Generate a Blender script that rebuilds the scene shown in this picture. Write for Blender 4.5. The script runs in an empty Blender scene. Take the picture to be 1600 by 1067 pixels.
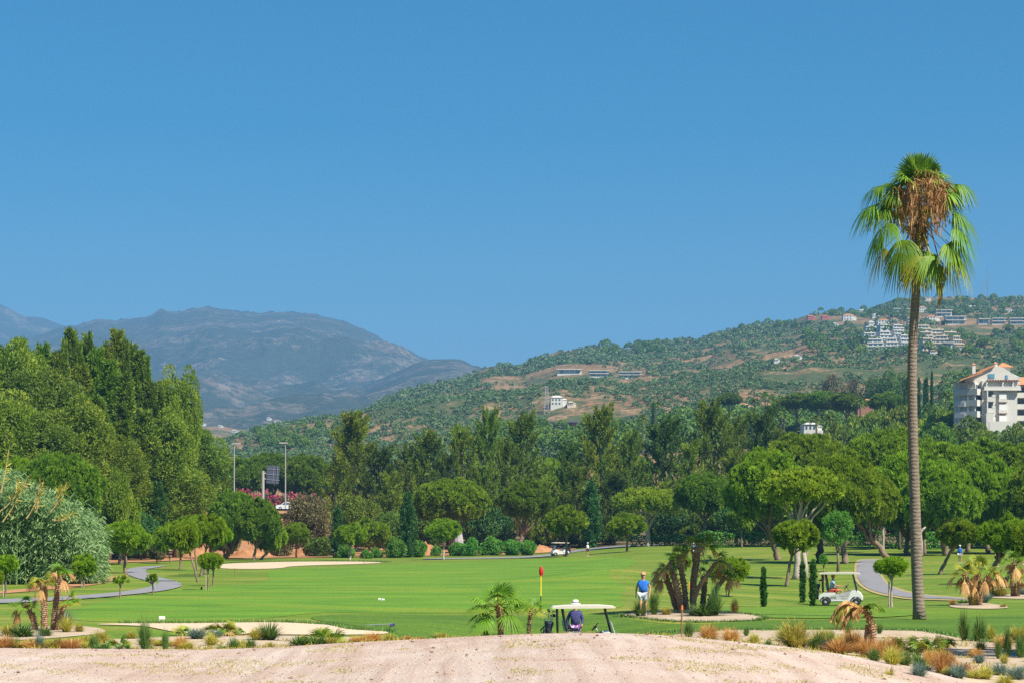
import bpy, bmesh, math, random
import numpy as np
from mathutils import Vector, Matrix, Euler
from mathutils.bvhtree import BVHTree
from mathutils.geometry import delaunay_2d_cdt
S = bpy.context.scene; COL = S.collection
R = math.radians
# ------------------------------------------------------------------ camera, sky, sun, exposure
F, HZ, CZ = 3111.0, 838.0, 3.1          # focal length and horizon in photo pixels, eye height
cam = bpy.data.cameras.new('camera'); co = bpy.data.objects.new('camera', cam); COL.objects.link(co); S.camera = co
cam.sensor_width = 36; cam.lens = 70.0; cam.shift_y = 304.5/1600; cam.clip_start = .5; cam.clip_end = 60000
co.location = (0, 0, CZ); co.rotation_euler = (R(90), 0, 0)
SUN_EL, SUN_AZ = 50.0, 48.0             # elevation; degrees right of straight behind the camera
sd = Vector((math.sin(R(SUN_AZ))*math.cos(R(SUN_EL)), -math.cos(R(SUN_AZ))*math.cos(R(SUN_EL)), math.sin(R(SUN_EL))))
W = bpy.data.worlds.new('World'); S.world = W; W.use_nodes = True
wn = W.node_tree.nodes; wl = W.node_tree.links; bg = wn['Background']
sky = wn.new('ShaderNodeTexSky'); sky.sky_type = 'NISHITA'; sky.sun_disc = False
sky.sun_elevation = R(SUN_EL); sky.sun_rotation = math.atan2(sd.x, sd.y); sky.air_density = 1.0; sky.dust_density = .8; sky.ozone_density = 3.0
hs = wn.new('ShaderNodeHueSaturation'); hs.inputs['Saturation'].default_value = 1.7; hs.inputs['Hue'].default_value = .492
wl.new(sky.outputs[0], hs.inputs['Color']); wl.new(hs.outputs[0], bg.inputs[0]); bg.inputs[1].default_value = .054; W.cycles.sampling_method = 'NONE'
sl = bpy.data.lights.new('sun', 'SUN'); sl.energy = 5.0; sl.angle = R(.5); sl.color = (1, .925, .79)
so = bpy.data.objects.new('sun', sl); COL.objects.link(so); so.rotation_euler = sd.to_track_quat('Z', 'Y').to_euler()
S.view_settings.view_transform = 'Standard'; S.view_settings.look = 'None'; S.view_settings.exposure = 0.96; S.view_settings.gamma = 1
S.render.engine = 'CYCLES'; S.cycles.use_denoising = False; S.cycles.max_bounces = 6; S.cycles.transparent_max_bounces = 4
S.cycles.volume_bounces = 0; S.cycles.caustics_reflective = False; S.cycles.caustics_refractive = False

# ------------------------------------------------------------------ materials
def ND(nt, t, **k):
    n = nt.nodes.new(t)
    for a, v in k.items():
        if a.startswith('i_'): n.inputs[a[2:].replace('_', ' ')].default_value = v
        else: setattr(n, a, v)
    return n
def c4(c): return (c[0], c[1], c[2], 1)
MATS = {}
def newmat(name):
    m = bpy.data.materials.new(name); m.use_nodes = True; nt = m.node_tree
    b = nt.nodes['Principled BSDF']; b.inputs['Roughness'].default_value = .8; b.inputs['Specular IOR Level'].default_value = .2
    MATS[name] = m
    return m, nt, b, nt.links
def ramp(nt, fac, stops):
    r = nt.nodes.new('ShaderNodeValToRGB'); e = r.color_ramp.elements
    while len(e) < len(stops): e.new(.5)
    for i, (p, c) in enumerate(stops): e[i].position = p; e[i].color = c4(c)
    nt.links.new(fac, r.inputs[0]); return r.outputs[0]
def mapped(nt, scale=(1, 1, 1), kind='Object', rot=0):
    tc = nt.nodes.new('ShaderNodeTexCoord'); mp = nt.nodes.new('ShaderNodeMapping'); mp.inputs['Scale'].default_value = scale
    mp.inputs['Rotation'].default_value = (0, 0, rot); nt.links.new(tc.outputs[kind], mp.inputs[0]); return mp.outputs[0]
def noise(nt, vec, scale, detail=3, rough=.55, out='Fac'):
    n = nt.nodes.new('ShaderNodeTexNoise'); n.inputs['Scale'].default_value = scale; n.inputs['Detail'].default_value = detail; n.inputs['Roughness'].default_value = rough
    nt.links.new(vec, n.inputs['Vector']); return n.outputs[out]
def mix(nt, fac, a, b, mode='MIX'):
    m = nt.nodes.new('ShaderNodeMix'); m.data_type = 'RGBA'; m.blend_type = mode
    for s, v in ((0, fac), (6, a), (7, b)):
        if isinstance(v, (int, float)): m.inputs[s].default_value = v
        elif isinstance(v, tuple): m.inputs[s].default_value = c4(v)
        else: nt.links.new(v, m.inputs[s])
    return m.outputs[2]
def bump(nt, b, h, strength=.4, dist=.05):
    n = nt.nodes.new('ShaderNodeBump'); n.inputs['Strength'].default_value = strength; n.inputs['Distance'].default_value = dist
    nt.links.new(h, n.inputs['Height']); nt.links.new(n.outputs[0], b.inputs['Normal'])
def leafmat(name, dark, light, transl=.3, third=None):
    m, nt, b, L = newmat(name)
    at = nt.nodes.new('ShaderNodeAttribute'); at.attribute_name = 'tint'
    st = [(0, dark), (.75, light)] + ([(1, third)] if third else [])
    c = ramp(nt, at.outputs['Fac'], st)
    oi = nt.nodes.new('ShaderNodeObjectInfo'); h = nt.nodes.new('ShaderNodeHueSaturation')
    mr = ND(nt, 'ShaderNodeMapRange'); mr.inputs['To Min'].default_value = .85; mr.inputs['To Max'].default_value = 1.15
    L.new(oi.outputs['Random'], mr.inputs['Value']); L.new(mr.outputs[0], h.inputs['Value']); L.new(c, h.inputs['Color'])
    mr2 = ND(nt, 'ShaderNodeMapRange'); mr2.inputs['To Min'].default_value = .49; mr2.inputs['To Max'].default_value = .51
    L.new(oi.outputs['Random'], mr2.inputs['Value']); L.new(mr2.outputs[0], h.inputs['Hue'])
    L.new(h.outputs[0], b.inputs['Base Color']); b.inputs['Roughness'].default_value = .55; b.inputs['Specular IOR Level'].default_value = .3
    t = nt.nodes.new('ShaderNodeBsdfTranslucent'); L.new(h.outputs[0], t.inputs[0]); ms = nt.nodes.new('ShaderNodeMixShader'); ms.inputs[0].default_value = transl
    L.new(b.outputs[0], ms.inputs[1]); L.new(t.outputs[0], ms.inputs[2]); L.new(ms.outputs[0], nt.nodes['Material Output'].inputs[0])
    return m
def plain(name, col, rough=.6, metal=0, var=.12, nscale=6, spec=.3, bmp=0):
    m, nt, b, L = newmat(name); v = mapped(nt)
    n = noise(nt, v, nscale, 4)
    L.new(ramp(nt, n, [(.3, tuple(x*(1-var) for x in col)), (.7, tuple(min(1, x*(1+var)) for x in col))]), b.inputs['Base Color'])
    b.inputs['Roughness'].default_value = rough; b.inputs['Metallic'].default_value = metal; b.inputs['Specular IOR Level'].default_value = spec
    if bmp: bump(nt, b, n, .5, bmp)
    return m
def grassmat(name, a, bcol, dry, drylo=.62, dryhi=.75, ys=1.0):
    m, nt, b, L = newmat(name); v = mapped(nt, (1, 1, 1)); vs = mapped(nt, (.10, .28*ys, .1))
    big = noise(nt, vs, 1.0, 4, .6); c = ramp(nt, big, [(.32, a), (.66, bcol)])
    v2 = mapped(nt, (.06, .14, .1)); dn = noise(nt, v2, 1.3, 5, .65)
    mr = ND(nt, 'ShaderNodeMapRange'); mr.inputs['From Min'].default_value = drylo; mr.inputs['From Max'].default_value = dryhi; L.new(dn, mr.inputs[0])
    c = mix(nt, mr.outputs[0], c, dry)
    f = noise(nt, v, 9, 3, .7); c = mix(nt, 1.0, c, ramp(nt, f, [(.3, (.62, .62, .62)), (.7, (1.3, 1.3, 1.3))]), 'MULTIPLY')
    st = noise(nt, mapped(nt, (.25, 1.6*ys, .3)), 1.0, 4, .65); c = mix(nt, 1.0, c, ramp(nt, st, [(.3, (.70, .74, .80)), (.7, (1.28, 1.2, 1.0))]), 'MULTIPLY')
    L.new(c, b.inputs['Base Color']); b.inputs['Roughness'].default_value = .75; bump(nt, b, f, .5, .05)
    return m
GR_ROUGH = grassmat('rough_grass', (.083, .160, .012), (.135, .215, .015), (.23, .235, .040), .46, .66)
GR_FAIR = grassmat('fairway_grass', (.076, .185, .012), (.130, .25, .018), (.20, .25, .022), .50, .72)
GR_FRINGE = grassmat('fringe_grass', (.060, .130, .010), (.09, .168, .014), (.144, .202, .036), .6, .8)
GR_GREEN = grassmat('green_grass', (.10, .195, .014), (.128, .225, .02), (.144, .288, .058), .6, .85)
def sandmat(name, a, bcol, spot, sc=1.0):
    m, nt, b, L = newmat(name); v = mapped(nt)
    n1 = noise(nt, v, .8*sc, 5, .6); c = ramp(nt, n1, [(.3, a), (.7, bcol)])
    n2 = noise(nt, v, 7*sc, 4, .65); c = mix(nt, ramp(nt, n2, [(.56, (0, 0, 0)), (.72, (1, 1, 1))]), c, spot)
    L.new(c, b.inputs['Base Color']); b.inputs['Roughness'].default_value = .9; bump(nt, b, n2, .6, .04); return m
SAND = sandmat('bed_sand', (.360, .266, .180), (.475, .389, .288), (.259, .180, .108))
BUNKER = sandmat('bunker_sand', (.533, .396, .274), (.576, .446, .324), (.475, .346, .238))
EARTH = sandmat('orange_earth', (.317, .137, .065), (.446, .238, .115), (.180, .130, .043), .35)
SOIL = sandmat('dark_soil', (.101, .079, .043), (.158, .122, .058), (.216, .144, .058), .5)
def path_mat():
    m, nt, b, L = newmat('path_asphalt'); v = mapped(nt); n = noise(nt, v, 1.2, 6, .7)
    L.new(ramp(nt, n, [(.3, (.185, .185, .200)), (.7, (.252, .244, .252))]), b.inputs['Base Color']); bump(nt, b, noise(nt, v, 30, 2), .3, .01); return m
PATH = path_mat()
DRYEDGE = sandmat('dry_verge', (.302, .245, .086), (.360, .302, .144), (.180, .216, .058), 1.5)
def mound_mat():
    m, nt, b, L = newmat('track_sand'); v = mapped(nt)
    n1 = noise(nt, v, .35, 5, .6); c = ramp(nt, n1, [(.3, (0.461, 0.330, 0.263)), (.5, (0.544, 0.427, 0.355)), (.72, (0.593, 0.499, 0.433))])
    # long drag marks running down the slope, gently curved
    ws = nt.nodes.new('ShaderNodeTexNoise'); ws.inputs['Scale'].default_value = 1.0; ws.inputs['Detail'].default_value = 4
    mp = mapped(nt, (2.2, .10, 1), rot=R(-14)); dist = noise(nt, v, .12, 2, out='Color')
    ad = ND(nt, 'ShaderNodeVectorMath', operation='MULTIPLY_ADD'); ad.inputs[1].default_value = (1.6, 1.6, 0); L.new(dist, ad.inputs[0]); L.new(mp, ad.inputs[2]); L.new(ad.outputs[0], ws.inputs['Vector'])
    c = mix(nt, ramp(nt, ws.outputs[0], [(.46, (0, 0, 0)), (.62, (.5, .5, .5))]), c, (0.412, 0.282, 0.216))
    hz = noise(nt, mapped(nt, (.35, 2.2, 1)), 1.0, 5, .7); c = mix(nt, ramp(nt, hz, [(.62, (0, 0, 0)), (.72, (.9, .9, .9))]), c, (0.331, 0.161, 0.080))
    n3 = noise(nt, v, 14, 5, .8); c = mix(nt, 1.0, c, ramp(nt, n3, [(.32, (.86, .83, .80)), (.5, (1, 1, 1)), (.68, (1.12, 1.12, 1.12))]), 'MULTIPLY'); n5 = noise(nt, v, 3.1, 4, .7); c = mix(nt, ramp(nt, n5, [(.64, (0, 0, 0)), (.74, (.8, .8, .8))]), c, (0.343, 0.198, 0.117))
    L.new(c, b.inputs['Base Color']); b.inputs['Roughness'].default_value = .95
    mm = ND(nt, 'ShaderNodeMath', operation='MULTIPLY_ADD'); mm.inputs[1].default_value = 1.6; L.new(ws.outputs[0], mm.inputs[0]); L.new(n3, mm.inputs[2])
    bump(nt, b, mm.outputs[0], .9, .05); return m
MOUND = mound_mat()
def hill_mat(name, green, dull, earth, pale, lo, hi, sc, rockdir=False):
    m, nt, b, L = newmat(name); v = mapped(nt)
    n1 = noise(nt, v, .0045*sc, 8, .62); n2 = noise(nt, v, .035*sc, 5, .7); n3 = noise(nt, v, .012*sc, 6, .6)
    veg = ramp(nt, n2, [(.35, green), (.65, dull)]); er = ramp(nt, n3, [(.35, earth), (.65, pale)])
    ad = ND(nt, 'ShaderNodeMath', operation='MULTIPLY_ADD'); ad.inputs[1].default_value = .45; L.new(n2, ad.inputs[0]); L.new(n1, ad.inputs[2])
    mr = ND(nt, 'ShaderNodeMapRange'); mr.inputs['From Min'].default_value = lo; mr.inputs['From Max'].default_value = hi; L.new(ad.outputs[0], mr.inputs[0])
    c = mix(nt, mr.outputs[0], veg, er); n4 = noise(nt, v, .11*sc if not rockdir else .05, 4, .75)
    c = mix(nt, ramp(nt, n4, [(.45, (0, 0, 0)), (.58, (.85, .85, .85))]), c, green)
    L.new(c, b.inputs['Base Color']); b.inputs['Roughness'].default_value = .95; bump(nt, b, n4 if rockdir else n2, 1.0, 14 if rockdir else 3); return m
HILL = hill_mat('hill_ground', (.05, .08, .025), (.10, .095, .045), (.25, .125, .065), (.36, .22, .13), .67, .77, 2.6)
MOUNT = hill_mat('mountain_ground', (.032, .047, .022), (.061, .061, .040), (.115, .086, .061), (.245, .202, .158), .70, .86, 1.1, True)
# leaves
L_PINE = leafmat('pine_needles', (.075, .16, .006), (.28, .44, .016), .42, (.45, .56, .035))
L_PINE_D = leafmat('dark_pine_needles', (.055, .125, .008), (.18, .31, .016), .35, (.33, .42, .03))
L_YEL = leafmat('yellow_pine_needles', (.13, .21, .012), (.34, .43, .025), .35, (.46, .50, .05))
L_OLIVE = leafmat('olive_needles', (.07, .135, .012), (.24, .32, .022), .35, (.42, .42, .05))
L_CONE = leafmat('green_conifer_needles', (.05, .11, .014), (.19, .29, .026), .35, (.42, .44, .05))
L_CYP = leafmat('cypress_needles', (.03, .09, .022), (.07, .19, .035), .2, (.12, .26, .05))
L_BUSH = leafmat('bush_leaves', (.06, .18, .02), (.15, .37, .04), .3, (.24, .46, .08))
L_FAR = leafmat('far_leaves', (.05, .12, .015), (.15, .25, .025), .25, (.22, .3, .04))
L_SCRUB = leafmat('scrub_leaves', (.065, .125, .042), (.13, .21, .07), .2, (.15, .19, .05))
L_BROWN = leafmat('brownish_leaves', (.10, .10, .035), (.20, .17, .07), .2, (.27, .21, .09))
L_CANE = leafmat('cane_leaves', (.10, .22, .07), (.25, .42, .16), .3, (.40, .52, .24))
L_PALM = leafmat('palm_leaves', (.06, .17, .012), (.20, .36, .03), .35, (.45, .42, .06))
L_PALMY = leafmat('yellow_palm_leaves', (.15, .22, .02), (.42, .40, .045), .3, (.5, .36, .07))
L_DEAD = leafmat('dead_palm_leaves', (.34, .17, .06), (.62, .37, .14), .3, (.72, .52, .24))
L_ORANGE = leafmat('orange_grass_blades', (.38, .19, .05), (.66, .38, .12), .35, (.74, .52, .2))
L_YGR = leafmat('yellow_grass_blades', (.26, .27, .04), (.56, .50, .09), .35, (.7, .52, .13))
L_GGR = leafmat('green_grass_blades', (.06, .14, .03), (.14, .26, .05), .3, (.3, .36, .1))
L_BLUE = leafmat('blue_grass_blades', (.09, .15, .11), (.18, .27, .22), .3, (.3, .38, .3))
L_PINK = leafmat('oleander_flowers', (.08, .12, .03), (.52, .06, .13), .3, (.72, .2, .3))
def bark_mat(name, a, bcol, ring=0, sc=6.0):
    m, nt, b, L = newmat(name); v = mapped(nt, (1, 1, .35) if not ring else (1, 1, 1)); n = noise(nt, v, sc, 5, .7)
    c = ramp(nt, n, [(.3, a), (.7, bcol)]); h = n
    if ring:
        w = nt.nodes.new('ShaderNodeTexWave'); w.bands_direction = 'Z'; w.inputs['Scale'].default_value = ring; w.inputs['Distortion'].default_value = 2.5; w.inputs['Detail'].default_value = 3
        L.new(mapped(nt), w.inputs[0]); c = mix(nt, .22, c, ramp(nt, w.outputs['Fac'], [(.1, tuple(x*.6 for x in a)), (.4, bcol)])); w.inputs['Distortion'].default_value = 4; w.inputs['Detail Scale'].default_value = 2.5; h = w.outputs['Fac']
    L.new(c, b.inputs['Base Color']); b.inputs['Roughness'].default_value = .95; bump(nt, b, h, .8 if not ring or ring > 4 else .35, .04); return m
BARK = bark_mat('pine_bark', (.12, .085, .06), (.30, .22, .16))
BARK_D = bark_mat('dark_bark', (.06, .045, .035), (.16, .12, .09))
BARK_PALE = bark_mat('pale_bark', (.28, .24, .2), (.48, .42, .36))
PALMBARK = bark_mat('ringed_palm_bark', (.12, .095, .078), (.28, .22, .175), ring=2.3, sc=5)
PALMFIB = bark_mat('fibrous_palm_bark', (.17, .10, .065), (.46, .31, .21), ring=5.0, sc=14)

# ------------------------------------------------------------------ mesh helpers
def mesh_np(name, V, T, mat, tint=None, parent=None, smooth=False, quads=None):
    me = bpy.data.meshes.new(name); V = np.asarray(V, dtype=np.float32)
    T = np.asarray(T, dtype=np.int32).reshape(-1, 3) if T is not None and len(T) else np.zeros((0, 3), np.int32)
    Q = np.asarray(quads, dtype=np.int32).reshape(-1, 4) if quads is not None and len(quads) else np.zeros((0, 4), np.int32)
    me.vertices.add(len(V)); me.vertices.foreach_set('co', V.ravel())
    me.loops.add(T.size+Q.size); me.loops.foreach_set('vertex_index', np.concatenate([T.ravel(), Q.ravel()]))
    me.polygons.add(len(T)+len(Q))
    st = np.concatenate([np.arange(len(T))*3, T.size+np.arange(len(Q))*4]).astype(np.int32)
    me.polygons.foreach_set('loop_start', st); me.update(calc_edges=True)
    me.polygons.foreach_set('use_smooth', np.full(len(T)+len(Q), bool(smooth)))
    me.validate()
    if tint is not None and len(me.vertices) == len(V):
        a = me.attributes.new('tint', 'FLOAT', 'POINT'); a.data.foreach_set('value', np.asarray(tint, dtype=np.float32))
    for m in (mat if isinstance(mat, (list, tuple)) else [mat]): me.materials.append(m)
    o = bpy.data.objects.new(name, me); COL.objects.link(o)
    if parent: o.parent = parent
    return o
def ob(name, me, parent=None, loc=None, rot=None, sc=None):
    o = bpy.data.objects.new(name, me); COL.objects.link(o)
    if parent: o.parent = parent
    if loc is not None: o.location = loc
    if rot is not None: o.rotation_euler = rot
    if sc is not None: o.scale = sc if hasattr(sc, '__len__') else (sc,)*3
    return o
LAB = {}
def tag(o, label=None, cat=None, group=None, kind=None):
    if label: o['label'] = label
    if cat: o['category'] = cat
    if group: o['group'] = group
    if kind: o['kind'] = kind
    return o
def empty(name, loc=(0, 0, 0), rz=0, label=None, cat=None, group=None):
    o = bpy.data.objects.new(name, None); COL.objects.link(o); o.location = loc; o.rotation_euler = (0, 0, rz); o.empty_display_size = .2
    return tag(o, label, cat, group)
class MB:
    """collects boxes, tubes, lathes; build() links ONE mesh object"""
    def __init__(s): s.V = []; s.Q = []; s.T = []; s.n = 0
    def add(s, V, Q=(), T=()):
        V = np.asarray(V, float).reshape(-1, 3); s.V.append(V)
        if len(Q): s.Q.append(np.asarray(Q, int)+s.n)
        if len(T): s.T.append(np.asarray(T, int)+s.n)
        s.n += len(V); return s
    def box(s, c, d, rz=0, M=None, taper=1.0):
        x, y, z = d[0]/2, d[1]/2, d[2]/2
        P = np.array([(-x, -y, -z), (x, -y, -z), (x, y, -z), (-x, y, -z), (-x*taper, -y*taper, z), (x*taper, -y*taper, z), (x*taper, y*taper, z), (-x*taper, y*taper, z)])
        if M is not None: P = P @ np.array(M.to_3x3()).T
        if rz: k, q = math.cos(rz), math.sin(rz); P = P @ np.array([[k, q, 0], [-q, k, 0], [0, 0, 1]])
        return s.add(P+np.array(c), [(0, 3, 2, 1), (4, 5, 6, 7), (0, 1, 5, 4), (1, 2, 6, 5), (2, 3, 7, 6), (3, 0, 4, 7)])
    def tube(s, pts, rad, n=8, cap=True, ell=(1, 1)):
        P = np.array(pts, float); m = len(P); rad = np.full(m, rad) if np.isscalar(rad) else np.array(rad, float)
        t = np.gradient(P, axis=0); t /= np.linalg.norm(t, axis=1)[:, None]+1e-9
        ref = np.array([1., 0, 0]) if abs(t[0][0]) < .9 else np.array([0, 1., 0])
        V = []
        for i in range(m):
            u = np.cross(t[i], ref); u /= np.linalg.norm(u)+1e-9; w = np.cross(u, t[i]); ref = np.cross(t[i], u)*-1 if False else ref
            a = np.arange(n)*2*np.pi/n
            V.append(P[i]+rad[i]*(np.cos(a)[:, None]*u*ell[0]+np.sin(a)[:, None]*w*ell[1]))
        V = np.concatenate(V); Q = [(i*n+j, i*n+(j+1) % n, (i+1)*n+(j+1) % n, (i+1)*n+j) for i in range(m-1) for j in range(n)]
        T = []
        if cap:
            V = np.concatenate([V, P[:1], P[-1:]]); a, b = m*n, m*n+1
            T = [(a, (j+1) % n, j) for j in range(n)]+[(b, (m-1)*n+j, (m-1)*n+(j+1) % n) for j in range(n)]
        return s.add(V, Q, T)
    def prism(s, prof, y0, y1, axis='y'):
        """side profile in (x,z) extruded along y"""
        n = len(prof); V = [(p[0], y0, p[1]) for p in prof]+[(p[0], y1, p[1]) for p in prof]
        Q = [(j, (j+1) % n, n+(j+1) % n, n+j) for j in range(n)]
        bm_tris = [(0, j, j+1) for j in range(1, n-1)]
        s.add(V, Q, [t for t in bm_tris]+[(n+c, n+b_, n+a) for a, b_, c in bm_tris]); return s
    def lathe(s, prof, c=(0, 0, 0), n=12, axis='z'):
        V = []
        for r, z in prof:
            for j in range(n):
                a = 2*math.pi*j/n; p = (r*math.cos(a), r*math.sin(a), z)
                if axis == 'y': p = (p[0], p[2], p[1])
                if axis == 'x': p = (p[2], p[0], p[1])
                V.append((p[0]+c[0], p[1]+c[1], p[2]+c[2]))
        return s.add(V, [(i*n+j, i*n+(j+1) % n, (i+1)*n+(j+1) % n, (i+1)*n+j) for i in range(len(prof)-1) for j in range(n)])
    def build(s, name, mat, parent=None, smooth=False, tint=None, bevel=0):
        o = mesh_np(name, np.concatenate(s.V), np.concatenate(s.T) if s.T else None, mat, tint, parent, smooth, np.concatenate(s.Q) if s.Q else None)
        if bevel:
            b = o.modifiers.new('b', 'BEVEL'); b.width = bevel; b.segments = 2; b.limit_method = 'ANGLE'
        return o
# value noise
def vnoise(x, y, seed=0):
    xi = np.floor(x).astype(np.int64); yi = np.floor(y).astype(np.int64); xf = x-xi; yf = y-yi
    def h(a, b):
        n = (a*374761393+b*668265263+seed*1442695041) & 0x7fffffff; n = ((n ^ (n >> 13))*1274126177) & 0x7fffffff
        return ((n ^ (n >> 16)) & 0xffff)/65535.0
    u = xf*xf*(3-2*xf); v = yf*yf*(3-2*yf)
    return (h(xi, yi)*(1-u)+h(xi+1, yi)*u)*(1-v)+(h(xi, yi+1)*(1-u)+h(xi+1, yi+1)*u)*v
def fbm(x, y, oc=4, seed=0, g=.5):
    s = 0; a = 1; t = 0
    for k in range(oc): s = s+a*vnoise(x*2**k+17*k, y*2**k-9*k, seed+k); t += a; a *= g
    return s/t
def ridged(x, y, oc=5, seed=0):
    s = 0; a = 1; t = 0
    for k in range(oc): s = s+a*(1-np.abs(2*vnoise(x*2**k+7*k, y*2**k-5*k, seed+k)-1)); t += a; a *= .5
    return s/t

# ------------------------------------------------------------------ terrain
def zp(py, Y): return CZ-(py-HZ)*Y/F
PXC = np.array([0, 300, 450, 600, 850, 1000, 1150, 1310, 1450, 1600.])
ROWS = [
 (-40, [.7, .65, .7, .8, .9, .9, .85, .7, .5, .4]),
 (15, [.7, .65, .7, .85, 1.0, 1.0, .9, .72, .5, .3]),
 (30, [.77, .72, .77, .92, 1.12, 1.13, .96, .75, .45, .14]),
 (38, [.79, .74, .80, .95, 1.13, 1.13, .96, .73, .40, .10]),
 (42, [.72, .68, .74, .88, 1.05, 1.05, .87, .62, .28, .10]),
 (47, [.35, .32, .4, .5, .5, .5, .5, .3, .10, .08]),
 (54, [.12, .1, .1, .1, -.1, .0, .15, .15, .05, .05]),
 (62, [.02, .02, 0, -.3, -.95, -.5, 0, .1, .02, 0]),
 (70, [0, 0, 0, -.3, -1.38, -.6, 0, .07, 0, 0]),
 (78, [0, 0, 0, -.1, -.45, -.05, 0, .05, 0, 0]),
 (88, [0, 0, 0, -.05, -.1, 0, 0, .02, 0, 0]),
 (100, [0, 0, 0, 0, 0, 0, -.2, -.5, -.15, 0]),
 (111, [0, 0, 0, 0, 0, 0, -.35, -.85, -.25, 0]),
 (125, [0, 0, 0, 0, 0, .1, -.3, -.5, -.1, .1]),
 (145, [0, 0, 0, 0, 0, .1, -.1, -.2, .1, .3]),
 (180, [0, 0, 0, 0, 0, .2, .2, .2, .3, .6]),
 (220, [0, 0, 0, 0, .1, .3, .6, .7, .8, 1.0]),
 (260, [.1, 0, 0, 0, .2, 1.2, 1.3, 1.3, 1.4, 1.5]),
 (300, [.6, .2, .1, .1, .4, 1.8, 1.8, 1.9, 2, 2.2]),
 (340, [2.2, 1.8, .8, .8, .8, 2.0, 2.0, 2.0, 2.2, 2.5]),
 (380, [5, 8.2, 8.0, 6, 2.5, 3, 3, 3, 4, 4]),
 (410, [5, 8.6, 8.8, 7, 3, 3.5, 3.5, 4, 6, 6]),
 (500, [8, 9, 9, 8, 6, 6, 8, 12, 20, 24]),
 (560, [10, 10, 9, 9, 8, 9, 12, 18, 26, 27]),
 (700, [12, 12, 12, 12, 14, 18, 22, 30, 36, 38]),
 (1000, [14, 14, 16, 20, 28, 34, 40, 46, 52, 56]),
 (9000, [14, 14, 16, 20, 28, 34, 40, 46, 52, 56])]
RY = np.array([r[0] for r in ROWS], float); RZ = np.array([r[1] for r in ROWS], float)
PXF = np.linspace(0, 1600, 81); RZF = np.array([np.interp(PXF, PXC, r) for r in RZ])
k_ = np.hanning(13); k_ /= k_.sum()
RZF = np.array([np.convolve(np.pad(r, 6, 'edge'), k_, 'valid') for r in RZF])
YF = np.unique(np.concatenate([np.arange(-40, 130, 1.), np.geomspace(130, 9000, 260)]))
def pchip(x, y, xn):
    d = np.diff(y)/np.diff(x); m = np.zeros(len(x)); m[1:-1] = np.where(d[:-1]*d[1:] > 0, 2*d[:-1]*d[1:]/(d[:-1]+d[1:]+1e-12), 0)
    i = np.clip(np.searchsorted(x, xn)-1, 0, len(x)-2); h = x[i+1]-x[i]; t = (xn-x[i])/h
    return (2*t**3-3*t**2+1)*y[i]+(t**3-2*t**2+t)*h*m[i]+(-2*t**3+3*t**2)*y[i+1]+(t**3-t**2)*h*m[i+1]
ZG = np.array([pchip(RY, RZF[:, j], YF) for j in range(len(PXF))]).T
def H(x, y):
    x = np.asarray(x, float); y = np.asarray(y, float)
    px = np.clip(800+F*x/np.maximum(y, 25), 0, 1600)/1600*(len(PXF)-1)
    i = np.clip(np.searchsorted(YF, y)-1, 0, len(YF)-2); ty = np.clip((y-YF[i])/(YF[i+1]-YF[i]), 0, 1)
    j = np.clip(px.astype(int), 0, len(PXF)-2); tx = px-j
    z = (ZG[i, j]*(1-tx)+ZG[i, j+1]*tx)*(1-ty)+(ZG[i+1, j]*(1-tx)+ZG[i+1, j+1]*tx)*ty
    far = np.clip((y-60)/60, 0, 1)
    z = z+.10*far*(fbm(x*.09, y*.05, 3, 5)-.5)*np.clip((320-y)/100, 0, 1)
    z = z+.75*np.exp(-((x-7.0)/5.5)**2-((y-141)/8.0)**2)          # dry hump on the fairway
    z = z+.05*np.clip((46-y)/6, 0, 1)*(fbm(x*.5, y*.35, 3, 3)-.5)
    return z
def G(x, y): return float(H(x, y))
def hit(px, py, y0=43.0, y1=420.0):
    """ground point seen at a photo pixel: first descent of the sight line onto the terrain"""
    Y = np.arange(y0, y1, .25); X = (px-800)*Y/F; z = H(X, Y); pr = HZ+(CZ-z)*F/Y
    env = np.minimum.accumulate(pr); k = np.where(env <= py)[0]
    k = k[0] if len(k) else len(Y)-1
    return float(X[k]), float(Y[k])
def at(px, Y): return ((px-800)*Y/F, Y)
def build_ground():
    ys = np.unique(np.concatenate([np.arange(-40, 25, 5.), np.arange(25, 60, .5), np.arange(60, 130, 1.), np.geomspace(130, 1500, 130), [2500, 5000, 9000]]))
    u = np.linspace(-1, 1, 301); s = np.sign(u)*np.abs(u)**1.25
    xx = s[None, :]*((np.maximum(ys, -30)+60)*.42)[:, None]; yy = np.repeat(ys[:, None], len(u), 1)
    V = np.stack([xx, yy, H(xx, yy)], -1).reshape(-1, 3); n = len(u)
    a = (np.arange(len(ys)-1)[:, None]*n+np.arange(n-1)[None, :]).ravel()
    return mesh_np('ground', V, None, GR_ROUGH, smooth=True, quads=np.stack([a, a+1, a+n+1, a+n], 1))
ground = tag(build_ground(), kind='structure')
gbm = BVHTree.FromPolygons([v.co[:] for v in ground.data.vertices], [p.vertices[:] for p in ground.data.polygons])
def gz(x, y):
    r = gbm.ray_cast(Vector((x, y, 500)), Vector((0, 0, -1)))
    return r[0].z if r[0] else G(x, y)
def chaikin(P, k=2):
    for _ in range(k):
        Q = []
        for i in range(len(P)):
            a, b = P[i], P[(i+1) % len(P)]
            Q += [(a[0]*.75+b[0]*.25, a[1]*.75+b[1]*.25), (a[0]*.25+b[0]*.75, a[1]*.25+b[1]*.75)]
        P = Q
    return P
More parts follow.
